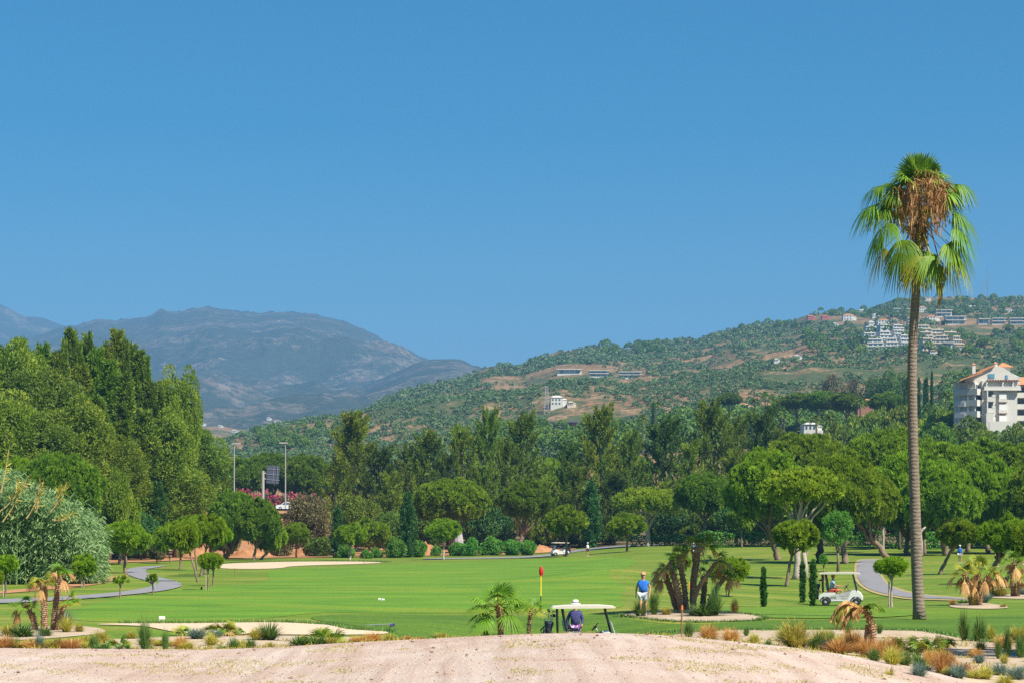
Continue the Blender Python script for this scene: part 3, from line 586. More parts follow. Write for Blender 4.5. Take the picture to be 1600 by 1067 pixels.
# ------------------------------------------------------------------ trees
def nl(t): return t
YP = 'young umbrella pines along the cart path'
YC = 'young pines along the far edge of the fairway'
B = 'big umbrella pines'
L_DCON = leafmat('deep_green_conifer_needles', (.03, .075, .014), (.10, .18, .025), .3, (.24, .30, .04))
def trees_near():
    # left group
    pine(195, 895, 811, 78, 50, label='round young umbrella pine standing beside the bend of the left cart path', group=YP)
    pine(162, 884, 822, 34, 36, size='s', v=1, label='slim young pine half hidden behind the pine beside the path bend', group=YP)
    pine(282, 889, 805, 58, 50, v=1, label='young umbrella pine with an upright trunk, middle of the clump of five', group=YP)
    pine(309, 909, 812, 46, 46, cpx=291, v=2, label='young pine whose bare trunk leans left, front of the clump of five', group=YP)
    pine(308, 891, 802, 48, 44, cpx=301, v=0, label='young pine with a thin leaning trunk behind the clump of five', group=YP)
    pine(313, 900, 800, 56, 48, cpx=329, v=1, label='young pine with trunk leaning right, right edge of the clump of five', group=YP)
    pine(318, 897, 808, 50, 42, cpx=338, v=2, label='rightmost crown of the clump of five young pines', group=YP)
    pine(268, 880, 820, 40, 40, cpx=259, size='s', v=0, label='low young pine left of the clump of five', group=YP)
    pine(325, 922, 861, 30, 24, size='s', v=1, stake=True, label='small staked pine in front of the far bunker, left of a pair', group=YP)
    pine(333, 915, 861, 32, 25, size='s', v=2, label='small pine in front of the far bunker, right of a pair', group=YP)
    pine(239, 929, 893, 22, 16, size='t', label='tiny sapling pine in the grass right beside the path', group=YP)
    pine(188, 934, 895, 22, 17, size='t', v=1, label='tiny sapling pine in the grass before the left path', group=YP)
    pine(131, 917, 862, 36, 34, size='s', v=2, label='small round pine right of the leaning palms on the left', group=YP, stake=True)
    pine(9, 932, 864, 38, 28, size='s', v=0, label='small round pine before the cane thicket at the left edge', group=YP, stake=True)
    pine(-4, 935, 887, 22, 22, size='s', v=1, label='smallest pine cut by the left edge', group=YP, stake=True)
    pine(351, 873, 764, 100, 86, cpx=366, v=0, label='large dark pine with a leaning trunk behind the far bunker', group=B, mat=L_PINE_D, size='l', trunkr=.45, fork=1)
    pine(396, 872, 775, 84, 74, v=1, cpx=402, Y=262, label='large pine right beside the leaning dark pine at the far bunker', group=B, mat=L_PINE_D, size='l')
    pine(407, 874, 816, 54, 42, v=2, cpx=421, label='forked bright pine at the back edge of the far bunker', group=YC, fork=1, bark=BARK_PALE, trunkr=.2)
    pine(463, 871, 814, 48, 34, v=0, label='young pine before the brown scrub bank, right of the forked pine', group=YC)
    pine(547, 875, 815, 52, 34, v=1, bark=BARK_PALE, label='pale trunked young pine between the dark cypress and the fairway', group=YC)
    pine(571, 859, 807, 66, 44, Y=300, v=2, cpx=580, label='young pine right behind the pale trunked pine', group=YC, size='m')
    pine(693, 874, 808, 58, 33, v=0, bark=BARK_PALE, label='lone young pine on the fairway before the green bushes', group=YC)
    pine(704, 862, 745, 130, 72, Y=320, v=0, size='l', label='broad umbrella pine behind the lone young fairway pine', group=B, trunkr=.5, mat=L_PINE)
    pine(810, 850, 748, 98, 64, Y=315, v=1, size='l', cpx=820, label='tall umbrella pine above the orange earth heap, dark forked trunk', group=B, trunkr=.45, fork=1, mat=L_PINE_D)
    pine(885, 869, 787, 66, 46, v=1, label='young pine standing right beside the far golf cart', group=YC)
    pine(980, 862, 799, 64, 36, v=2, label='young pine casting a shadow on the fairway right of the distant golfer', group=YC)
    pine(1013, 851, 759, 114, 42, Y=298, v=0, size='f', mat=L_YEL, bark=BARK_PALE, fork=1, trunkr=.42, label='yellow green flat topped pine with a pale branching trunk', group=B)
    pine(1100, 852, 737, 100, 66, Y=296, v=2, size='l', mat=L_PINE_D, label='dark round pine behind the tallest palm of the centre clump', group=B)
    pine(1159, 855, 790, 48, 36, v=1, label='small round pine in front of the clipped hedge', group=YC)
    # right
    pine(1229, 916, 809, 76, 48, cpx=1243, v=1, size='m', label='bright young pine with a bare slanted trunk left of the parked row of columns', group=YP, trunkr=.13)
    pine(1244, 905, 727, 140, 62, cpx=1254, v=1, size='f', mat=L_YEL, bark=BARK_PALE, fork=1, trunkr=.28, nbr=9, label='flat topped yellow green pine with grey bare limbs showing below', group=B)
    pine(1393, 948, 866, 50, 31, v=2, size='s', bark=BARK_PALE, stake=True, trunkr=.055, label='small ball crowned pine on a straight thin stem beside the tall palm', group=YP)
    pine(1468, 897, 807, 74, 42, cpx=1500, v=0, size='m', trunkr=.16, label='young pine with a strongly slanted dark trunk right of the tall palm', group=YP)
    pine(1541, 912, 800, 84, 66, cpx=1572, v=1, size='m', trunkr=.2, label='broad young pine leaning right near the right edge', group=YP)
    pine(1566, 918, 806, 70, 60, cpx=1602, v=2, size='m', trunkr=.16, label='young pine cut by the right edge above the fan palms', group=YP)
    pine(1138, 932, 868, 58, 38, cpx=1142, v=0, size='s', stake=True, trunkr=.05, label='young staked pine showing behind the right side of the centre palm clump', group=YP)
    pine(1064, 912, 862, 34, 26, v=1, size='s', label='small pine hidden behind the centre palm clump', group=YP)
    BP = 'big umbrella pines of the right wood'
    for (px, pt, w, ch, Y, v, cpx, lab) in [
        (1215, 698, 150, 120, 215, 0, 1200, 'leftmost big umbrella pine of the right wood'),
        (1279, 676, 190, 110, 285, 1, 1262, 'big umbrella pine in the back row, second from the left'),
        (1320, 704, 150, 120, 198, 2, 1318, 'big umbrella pine whose crown hangs low behind the light green tree'),
        (1391, 733, 120, 90, 200, 0, 1350, 'low big pine over the cart path with a forked trunk'),
        (1406, 668, 200, 120, 290, 1, 1390, 'highest umbrella pine in the back row, left of the tall palm'),
        (1416, 700, 170, 135, 235, 2, 1420, 'big umbrella pine directly behind the tall palm trunk'),
        (1459, 688, 180, 120, 270, 0, 1475, 'big umbrella pine just right of the tall palm, back row'),
        (1477, 716, 130, 118, 228, 1, 1470, 'big umbrella pine above the slanted young pine'),
        (1530, 684, 170, 120, 280, 2, 1535, 'big umbrella pine below the white apartment block'),
        (1545, 712, 130, 120, 238, 0, 1540, 'big dark pine behind the right hand young pines'),
        (1600, 690, 170, 130, 265, 1, 1605, 'big umbrella pine cut by the right edge'),
        (1630, 720, 130, 120, 230, 2, 1625, 'nearest big umbrella pine at the right edge')]:
        pine(px, None, pt, w, ch, Y=Y, v=v, size='l', cpx=cpx, trunkr=.36, fork=(v == 0), label=lab, group=BP, mat=L_PINE, nbr=8)
    # single stems of the wood
    for px, Y, pt, w, ch, tr, mt_, bk, lab in [(1444, 236, 735, 70, 70, .24, L_PINE, BARK, 'pine with a straight reddish stem right of the tall palm'), (1477, 226, 742, 70, 66, .34, L_PINE_D, BARK, 'pine with a thick straight stem left of the slanted young pine'), (1406, 262, 730, 60, 60, .2, L_PINE_D, BARK_D, 'pine with a dark straight stem just left of the tall palm'), (1380, 246, 745, 60, 50, .18, L_PINE_D, BARK_PALE, 'pine with a thin grey stem left of the forked trunk'), (1512, 246, 735, 70, 70, .3, L_PINE, BARK, 'pine with a straight stem right of the slanted young pine'), (1281, 205, 745, 80, 80, .42, L_PINE_D, BARK_D, 'pine with a wide dark trunk behind the right golf cart')]:
        pine(px, None, pt, w, ch, Y=Y, size='m', v=px % 3, trunkr=tr, mat=mt_, bark=bk, label=lab, group=BP)
    for px, Y, pt, r, lab in [(1435, 224, 822, .45, 'pale broken tree stump touching the right side of the tall palm trunk'), (1257, 150, 858, .22, 'pale broken stump leaning beside the flat topped pine trunk')]:
        x, y = at(px, Y); g = gz(x, y); h = zp(pt, Y)-g; rt = empty('tree_stump', (x, y, g), 0, lab, 'tree stump'); m = MB(); m.tube([(0, 0, -.2), (.05, 0, h*.4), (-.05, 0, h*.8), (-.12*h*.3, 0, h)], [r*1.3, r, r*.9, r*.4], 10); m.build('trunk', BARK_PALE, rt, True); m = MB(); limbs(m, (0, 0, h*.75), (r*1.8, 0, h*.98), r*.5, r*.2, 2, .1, 3, 7); m.build('limb', BARK_PALE, rt, True)
    # light green feathery tree and saplings
    bush(1309, 893, 797, 56, kind='airy', mat=L_BUSH, trunk=.42, name='feathery_tree', cat='tree', label='light green airy tree just behind the golf cart on the right', ys=1, sink=0)
    bush(1287, 906, 864, 16, kind='mini', mat=L_BUSH, trunk=.62, name='sapling', cat='sapling', label='thin stemmed sapling behind the rear of the right golf cart', sink=0)
    G1 = 'slim columnar cypresses on the lawn'
    conifer(1254, None, 873, 12, hit(1254, 941)[1], 'col', L_CYP, 'slim columnar cypress on the lawn left of a similar one beside the cart', 'cypress', G1, 'columnar_cypress', 0, clear=.0)
    conifer(1270, None, 868, 13, hit(1270, 946)[1], 'col', L_CYP, 'slim columnar cypress nearest the back of the right golf cart', 'cypress', G1, 'columnar_cypress', 1, clear=.0)
    conifer(1193, None, 880, 12, hit(1193, 948)[1], 'col', L_CYP, 'slim columnar cypress standing alone right of the centre palm bed', 'cypress', G1, 'columnar_cypress', 2, clear=.0)
    conifer(1549, None, 898, 10, hit(1549, 931)[1], 'col', L_CYP, 'slim columnar cypress between the fan palms at the right', 'cypress', G1, 'columnar_cypress', 0, clear=.0)
    # cypresses of the tree line
    G2 = 'cypresses of the tree line'
    conifer(637, None, 765, 40, 288, 'cyp', L_CYP, 'tall dark cypress rising from bushes left of the lone fairway pine', 'cypress', G2, 'cypress_tree', 0, clear=.0)
    conifer(527, None, 786, 30, 290, 'cyp', L_CYP, 'blackish green cypress left of the pale trunked young pine', 'cypress', G2, 'cypress_tree', 1, clear=.0)
    conifer(924, None, 748, 42, 330, 'cyp', L_CYP, 'dark cypress above the distant golfer', 'cypress', G2, 'cypress_tree', 2, clear=.0)
    conifer(247, None, 748, 44, 262, 'cyp', L_CYP, 'dark cypress at the foot of the tall left forest', 'cypress', G2, 'cypress_tree', 0, clear=.0)
    # bushes along the far edge
    GB = 'round bushes along the far fairway edge'
    for px, pb, pt, w, lab in [(540, 871, 849, 32, 'round bright bush at the foot of the pale trunked pine'), (573, 872, 857, 22, 'smallest round bush between two pines'), (588, 871, 854, 24, 'small round bush left of the gap in the bank'),
        (618, 871, 838, 34, 'leafy bush left of the tall dark cypress'), (650, 870, 843, 34, 'leafy bush hugging the foot of the tall dark cypress'), (735, 868, 839, 34, 'round bush right beside the white tent'), (768, 867, 837, 40, 'roundest bush, third from the orange earth heap'),
        (800, 867, 842, 30, 'bush left beside the orange earth heap'), (824, 867, 843, 28, 'bush touching the orange earth heap'), (712, 868, 846, 22, 'dark low bush before the white tent'), (681, 868, 850, 18, 'small scrubby bush left of the lone pine')]:
        bush(px, pb, pt, w, label=lab, group=GB, v=int(px) % 3)
    GH = 'clipped hedges at the back of the course'
    for a, b, pt, Y, lab in [(1098, 1205, 832, 285, 'clipped bright green hedge behind the small round pine'), (1340, 1378, 831, 268, 'clipped hedge behind the forked pine trunk over the path'), (1385, 1412, 834, 268, 'short clipped hedge left of the tall palm trunk'),
        (1428, 1478, 833, 262, 'clipped hedge behind the pine stems right of the tall palm'), (985, 1098, 838, 300, 'dark hedge behind the centre palm clump'), (1205, 1345, 838, 285, 'shaded hedge behind the flat topped pine'), (1478, 1640, 836, 268, 'shaded hedge running to the right edge')]:
        hedge(a, b, pt, Y, lab, GH)
    # mid woods
    GO = 'trees behind the far bunker'
    bush(482, None, 772, 88, Y=315, kind='tree', mat=L_BROWN, trunk=.1, name='scrub_oak', cat='tree', label='brown olive bushy tree below the pink oleanders', group=GO, sink=0)
    bush(556, None, 772, 96, Y=330, kind='tree', mat=L_OLIVE, trunk=.1, name='round_tree', cat='tree', label='round grey green tree behind the dark cypress', group=GO, v=1, sink=0)
    bush(606, None, 800, 60, Y=318, kind='tree', mat=L_FAR, trunk=.1, name='round_tree', cat='tree', label='low green tree left of the tall dark cypress', group=GO, v=2, sink=0)
    bush(452, None, 800, 50, Y=372, kind='bush', mat=L_BROWN, label='purplish brown bush below the passing white car', group=GO, v=0); bush(424, None, 806, 44, Y=372, kind='bush', mat=L_OLIVE, label='olive bush left below the passing white car', group=GO, v=1)
    bush(440, None, 822, 40, Y=300, kind='bush', mat=L_BROWN, label='dry brown bush between the forked pine and its neighbour', group=GO, v=2)
    bush(500, None, 838, 50, Y=300, kind='bush', mat=L_FAR, label='low grey green bush on the orange bank', group=GO, v=1)
    GP = 'umbrella pines beyond the road'
    for px, pt, w, ch, Y, lab in [(372, 712, 90, 60, 440, 'wide umbrella pine beyond the road, behind the left light pole'), (425, 706, 110, 66, 455, 'umbrella pine behind the road sign'), (480, 708, 100, 70, 440, 'umbrella pine right of the right light pole'), (340, 735, 50, 45, 425, 'low pine at the edge of the tall left forest beyond the road'), (520, 722, 70, 60, 450, 'umbrella pine just left of the tall olive conifer')]:
        pine(px, None, pt, w, ch, Y=Y, size='l', v=px % 3, mat=L_PINE_D, label=lab, group=GP, trunkr=.4)
    for px, pt, w, ch, Y, lab in [(850, 712, 100, 60, 470, 'pale green umbrella pine left of the tallest middle conifer'), (880, 730, 90, 60, 440, 'low umbrella pine in the gap left of the tallest middle conifer'), (975, 700, 90, 60, 500, 'umbrella pine behind the middle conifers')]:
        pine(px, None, pt, w, ch, Y=Y, size='m', v=px % 3, mat=L_PINE, label=lab, group=GP, trunkr=.4)
    GC = 'conifers of the middle tree line'
    cas = [(553, 638, 105, 360, L_OLIVE, 'tall olive conifer, leftmost of the middle tree line'), (590, 690, 80, 345, L_OLIVE, 'lower olive conifer right beside the leftmost one'), (635, 690, 76, 375, L_CONE, 'dark conifer left of the sharp tipped pair'), (668, 668, 80, 365, L_CONE, 'dark green conifer with a ragged double tip'),
        (722, 655, 70, 370, L_OLIVE, 'olive conifer left of the two tall feathery conifers'), (700, 700, 60, 350, L_CONE, 'lower dark conifer above the broad umbrella pine'), (764, 632, 72, 375, L_CONE, 'feathery tall conifer, left of two alike'), (814, 634, 74, 378, L_CONE, 'feathery tall conifer, right of two alike'),
        (790, 680, 70, 350, L_CONE, 'shorter conifer in front of the two feathery ones'), (890, 686, 60, 350, L_OLIVE, 'short conifer left of the tallest middle conifer'), (934, 622, 92, 355, L_OLIVE, 'tallest middle conifer with a bent ragged tip below the white villas'), (905, 720, 80, 335, L_CONE, 'dark low conifer left of the middle cypress'),
        (985, 668, 66, 360, L_CONE, 'slender conifer right of the tallest middle conifer'), (1038, 640, 84, 365, L_OLIVE, 'olive conifer left of the tiled villa'), (1078, 682, 72, 350, L_OLIVE, 'lower olive conifer below the tiled villa'), (1112, 620, 84, 370, L_CONE, 'dark green conifer with twin tips right of the tiled villa'),
        (1150, 640, 70, 385, L_CONE, 'dark conifer between two taller ones on the right'), (1190, 632, 90, 375, L_CONE, 'broad dark conifer at the left shoulder of the right wood'), (1150, 700, 80, 340, L_OLIVE, 'low conifer left beside the right wood'), (1225, 660, 60, 390, L_CONE, 'slim conifer peeping above the left of the right wood'),
        (850, 745, 60, 335, L_OLIVE, 'low olive conifer behind the tall umbrella pine'), (960, 735, 70, 335, L_OLIVE, 'low olive conifer behind the flat yellow pine'), (755, 715, 70, 340, L_CONE, 'low conifer behind the broad umbrella pine'), (1045, 745, 70, 330, L_OLIVE, 'low olive conifer right of the flat yellow pine'), (610, 735, 70, 335, L_OLIVE, 'low olive conifer behind the tall dark cypress')]
    for i, (px, pt, w, Y, mat, lab) in enumerate(cas):
        conifer(px, None, pt, w*(1.3 if i % 2 else 1.12), Y, 'cas', mat if i % 4 != 1 else L_DCON, lab, 'conifer tree', GC, 'conifer_tree', i)
    # understorey that closes the trunks' gap
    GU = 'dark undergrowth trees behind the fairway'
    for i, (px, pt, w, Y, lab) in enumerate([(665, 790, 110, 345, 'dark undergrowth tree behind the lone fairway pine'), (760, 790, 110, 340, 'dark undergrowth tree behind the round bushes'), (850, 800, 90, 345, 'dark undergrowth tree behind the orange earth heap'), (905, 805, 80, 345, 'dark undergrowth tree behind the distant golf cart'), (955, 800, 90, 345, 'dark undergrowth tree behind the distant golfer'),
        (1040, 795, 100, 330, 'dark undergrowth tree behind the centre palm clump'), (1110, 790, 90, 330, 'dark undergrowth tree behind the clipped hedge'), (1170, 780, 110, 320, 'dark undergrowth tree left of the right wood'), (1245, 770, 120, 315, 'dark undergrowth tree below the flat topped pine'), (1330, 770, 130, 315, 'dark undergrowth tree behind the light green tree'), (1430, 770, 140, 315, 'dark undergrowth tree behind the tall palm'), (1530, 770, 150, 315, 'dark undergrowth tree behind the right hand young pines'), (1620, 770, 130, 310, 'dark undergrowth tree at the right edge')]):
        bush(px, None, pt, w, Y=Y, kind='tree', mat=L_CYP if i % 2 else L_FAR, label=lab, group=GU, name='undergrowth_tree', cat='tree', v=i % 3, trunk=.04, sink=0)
    # tall forest on the left
    GL = 'tall pines of the left forest'
    spires = [(30, 505, 70, 300), (68, 512, 70, 310), (92, 522, 70, 300), (111, 489, 62, 315), (137, 494, 64, 305), (152, 518, 60, 290), (184, 490, 64, 305), (205, 512, 64, 315), (217, 524, 60, 295), (172, 540, 70, 280), (128, 545, 70, 282), (235, 572, 56, 290), (196, 560, 66, 275), (8, 515, 60, 318), (50, 530, 60, 318), (152, 600, 80, 268), (225, 620, 80, 272), (190, 640, 90, 262), (255, 575, 50, 300)]
    spires += [(58, 522, 30, 296), (101, 506, 26, 300), (124, 510, 30, 296), (166, 508, 30, 296), (197, 503, 30, 300), (229, 534, 32, 290), (14, 512, 30, 300), (41, 516, 26, 300)]
    ords = ['leftmost', 'second', 'third', 'fourth, sharp topped', 'fifth, tallest thin topped', 'sixth, short', 'seventh, tallest', 'eighth', 'ninth', 'front row', 'front row left', 'right shoulder', 'front row right', 'edge', 'back row', 'low front', 'low right front', 'lowest front', 'last right', 'thin pointed, third from the left edge,', 'thin pointed, left of the fourth,', 'thin pointed, right of the fourth,', 'thin pointed, left of the tallest,', 'thin pointed, right of the tallest,', 'thin pointed, on the right slope,', 'thin pointed, first at the left edge,', 'thin pointed, second at the left edge,']
    for i, ((px, pt, w, Y), od) in enumerate(zip(spires, ords)):
        conifer(px, None, pt, w*1.9, Y, 'spire', (L_CONE, L_PINE_D, L_OLIVE, L_CONE)[i % 4], f'{od} spire topped tall pine of the left forest', 'pine tree', GL, 'tall_pine', i, BARK, clear=.05)
    olive = [(18, 536, 110, 262, 'rounded olive pine filling the left edge of the forest'), (70, 578, 110, 255, 'rounded olive pine in front of the left spires'), (0, 610, 120, 245, 'low olive pine at the left edge above the canes'), (110, 620, 110, 250, 'olive pine with bare dark branches in the forest middle'), (60, 650, 110, 246, 'shaded olive pine above the big umbrella pine'), (277, 572, 62, 285, 'olive pine whose ragged branches reach out at the forest right shoulder'), (250, 640, 90, 275, 'olive pine below the right shoulder of the forest'), (310, 668, 82, 300, 'low yellowish pine at the right foot of the forest'), (170, 680, 100, 255, 'olive pine above the light olive bushy tree'), (275, 730, 100, 280, 'dark olive pine behind the clump of five young pines'), (330, 705, 44, 310, 'outermost low olive pine at the right foot of the forest')]
    for i, (px, pt, w, Y, lab) in enumerate(olive):
        bush(px, None, pt, w*1.5, Y=Y, kind='olive', mat=L_OLIVE if i % 3 != 1 else L_CONE, trunk=.42, name='olive_green_pine', cat='pine tree', label=lab, group='rounded pines of the left forest', v=i % 3, sink=0)
    pine(92, None, 705, 158, 110, Y=205, size='l', v=1, mat=L_PINE_D, label='big umbrella pine behind the cane thicket at the left', group=B, trunkr=.5, nbr=8)
    pine(30, None, 712, 110, 90, Y=215, size='l', v=2, mat=L_PINE, label='big umbrella pine at the left edge behind the canes', group=B, trunkr=.5)
    bush(187, None, 735, 72, Y=222, kind='tree', mat=L_OLIVE, trunk=.15, name='round_tree', cat='tree', label='light olive bushy tree right of the big left umbrella pine', sink=0)
    bush(196, None, 775, 50, Y=226, kind='tree', mat=L_PINE, trunk=.15, name='round_tree', cat='tree', label='small green bushy tree behind the pine beside the path', sink=0, v=2)
    bush(245, None, 838, 28, Y=235, kind='bush', mat=L_BROWN, trunk=.1, label='dry brown bush at the foot of the dark left cypress', sink=0)
    bush(350, None, 800, 70, Y=300, kind='tree', mat=L_FAR, trunk=.1, name='undergrowth_tree', cat='tree', label='dark undergrowth tree behind the leaning dark pine', sink=0)
    bush(290, None, 790, 80, Y=300, kind='tree', mat=L_FAR, trunk=.1, name='undergrowth_tree', cat='tree', label='dark undergrowth tree behind the clump of five young pines', sink=0)
    bush(220, None, 800, 70, Y=255, kind='tree', mat=L_CYP, trunk=.1, name='undergrowth_tree', cat='tree', label='dark undergrowth tree at the forest foot behind the path', sink=0)
    bush(140, None, 800, 90, Y=232, kind='tree', mat=L_CYP, trunk=.1, name='undergrowth_tree', cat='tree', label='dark undergrowth tree between the canes and the forest', sink=0)
def hedge(a, b, pt, Y, lab, group):
    x0, y = at(a, Y); x1, _ = at(b, Y); rng = np.random.default_rng(int(a)); xm = (x0+x1)/2; g = min(gz(x0, y), gz(x1, y)); h = zp(pt, y)-g; L = x1-x0; n = int(L*h*65)
    P = np.stack([rng.uniform(-L/2, L/2, n), rng.uniform(-.8, .8, n), rng.uniform(0, h, n)], 1); f = rng.integers(0, 3, n)
    lump = .25*np.sin(P[:, 0]*1.3)+.2*np.sin(P[:, 0]*2.9+1); P[f == 0, 1] = -.9+lump[f == 0]*.6; P[f == 1, 2] = h+lump[f == 1]*.5-.1; P[:, 2] = np.minimum(P[:, 2], h+.2)
    out = np.where((f == 0)[:, None], [0, -1., .2], np.where((f == 1)[:, None], [0, 0, 1.], [0, 0, .2])); v = blades(P, unit(out+rnd_dir(rng, n)*.8), .34, .2, rng, rng.uniform(0, 1, n), True)
    root = empty('hedge', (xm, y, g), 0, lab, 'hedge', group); mesh_np('foliage', *v[:2], L_BUSH, v[2], root)
    mb = MB(); mb.tube([(-L/2+.3, 0, .15), (0, .05, .25), (L/2-.3, 0, .15)], .05, 5); mb.build('stem', BARK_D, root)
trees_near()

# ------------------------------------------------------------------ hillside cover
def scrub(name, X, Y, Z, n, seed, rlo, rhi, mat, thr=.47, per=44, ylim=None, label=None):
    rng = np.random.default_rng(seed); ny, nx = X.shape; i = rng.integers(0, ny-1, n*4); j = rng.integers(0, nx-1, n*4)
    w = np.exp(-(Y[i, j]/Y.max())*.2); f = rng.uniform(0, 1, n*4)
    x = X[i, j]+(X[i, j+1]-X[i, j])*f; y = Y[i, j]+(Y[i+1, j]-Y[i, j])*f; z = Z[i, j]+(Z[i+1, j+1]-Z[i, j])*f
    m = fbm(x/70., y/110., 4, 21)+.35*(fbm(x/16., y/22., 2, 5)-.5); pxx = 800+F*x/y; keep = (m > thr+np.clip((640-pxx)/300, 0, 1)*.07-.06*rng.uniform(0, 1, len(x))) | (rng.uniform(0, 1, len(x)) < .2)
    for (px, py, r) in CLEAR:
        p = hhit(px, py)
        if p is not None: keep &= (np.hypot(x-p.x, (y-p.y)*.35) > r)
    x, y, z = x[keep][:n], y[keep][:n], z[keep][:n]; k = len(x); r = rlo+(rhi-rlo)*rng.uniform(0, 1, k)**1.8; r *= np.clip(y/2000, .5, 1)
    ii = np.repeat(np.arange(k), per); d = rnd_dir(rng, k*per); d[:, 2] = np.abs(d[:, 2])*1.1-.15; d = unit(d); rr = r[ii]*rng.uniform(.7, 1.05, len(ii))
    P = np.stack([x, y, z], 1)[ii]+d*rr[:, None]*[1, 1, .85]+[0, 0, .0]; P[:, 2] += (r*.25)[ii]
    t = unit(np.cross(d, rnd_dir(rng, len(ii))))*.9+d*.45; v = blades(P-t*(rr*.3)[:, None], unit(t), rr*.62, rr*.44, rng, np.clip(.5*np.repeat(rng.uniform(0, 1, k), per)+.5*rng.uniform(0, 1, len(ii)), 0, 1))
    return tag(mesh_np(name, *v[:2], mat, v[2]), kind='stuff')
CLEAR = [(890, 588, 34), (935, 592, 32), (985, 594, 36), (1327, 504, 20), (1500, 512, 26), (1536, 512, 26), (1437, 494, 20), (872, 632, 14), (885, 668, 22), (1275, 500, 30), (1325, 500, 22), (1385, 528, 30), (1410, 530, 20), (1450, 530, 30), (1475, 535, 20), (1480, 500, 36), (1560, 505, 45), (1595, 505, 35), (1410, 490, 25), (1240, 560, 22), (1250, 585, 22), (1110, 580, 26), (930, 645, 26), (1225, 530, 18)]
scrub('hillside_scrub', HX, HY, HZg, 36000, 4, 1.3, 4.8, L_SCRUB, thr=.44, per=50)
def stufftrees(name, boxes, mat, seed, per=240):
    """far belt of trees on the hillside, one mass"""
    rng = np.random.default_rng(seed); parts = []
    for (x0, x1, y0, y1, n, h) in boxes:
        for _ in range(n):
            px, py = rng.uniform(x0, x1), rng.uniform(y0, y1); p = hhit(px, py)
            if p is None: continue
            r = h*rng.uniform(.35, .6); d = rnd_dir(rng, per); d[:, 2] = np.abs(d[:, 2])*1.2-.2; P = np.array(p)+d*r*[1, 1, .9]+[0, 0, h*.5]; t = unit(np.cross(d, rnd_dir(rng, per)))*.8+d*.5
            parts.append(blades(P, unit(t), r*.36, r*.26, rng, np.clip(rng.uniform(0, .5)+rng.uniform(0, .5, per), 0, 1)))
    v = join(parts); return tag(mesh_np(name, *v[:2], mat, v[2]), kind='stuff')
stufftrees('hillside_wood', [(1030, 1640, 660, 705, 260, 9), (1260, 1640, 520, 560, 60, 8), (1280, 1600, 468, 500, 60, 8), (940, 1060, 541, 556, 26, 9), (1100, 1250, 505, 520, 26, 8), (1480, 1640, 600, 660, 90, 10), (400, 560, 672, 706, 50, 6), (700, 1000, 680, 720, 90, 8)], L_FAR, 8)
mtb = [BVHTree.FromPolygons([v.co[:] for v in o.data.vertices], [p.vertices[:] for p in o.data.polygons]) for o in (mt, mt2, hillL)]
def mhit(px, py):
    d = Vector(((px-800)/F, 1, (HZ-py)/F)).normalized(); best = None
    for b in mtb:
        r = b.ray_cast(Vector((0, 0, CZ))+d*900, d)
        if r[0] and (best is None or r[3] < best[1]): best = (r[0], r[3])
    return best[0] if best else None

# ------------------------------------------------------------------ building materials
M_WHITE = plain('white_render', (.56, .555, .51), .8, var=.05, nscale=1.5); M_CREAM = plain('cream_render', (.56, .49, .37), .8, var=.07, nscale=1)
M_TILE = plain('orange_roof_tiles', (.50, .22, .10), .8, var=.25, nscale=2.2); M_RED = plain('red_render', (.42, .12, .10), .8, var=.1, nscale=1); M_GLASS = plain('window_glass', (.05, .10, .14), .12, var=.2, nscale=.5, spec=.9)
M_BGLASS = plain('blue_window_glass', (.10, .26, .36), .15, var=.2, nscale=.5, spec=.9)
M_DARKW = plain('dark_recess', (.10, .12, .15), .8, var=.1); M_BROWN = plain('brown_timber', (.30, .16, .12), .7, var=.15); M_CONC = plain('grey_concrete', (.36, .35, .34), .85, var=.1, nscale=1); M_BRICK = plain('brick_panel', (.42, .20, .12), .85, var=.15, nscale=3)
M_MET = plain('grey_metal', (.34, .36, .38), .45, .6, var=.06); M_RUST = plain('rusty_stake', (.25, .12, .06), .8, var=.2, nscale=12); M_BLACK = plain('black_plastic', (.02, .02, .022), .45, var=.1); M_PLASTIC = plain('white_plastic', (.72, .72, .70), .4, var=.03)
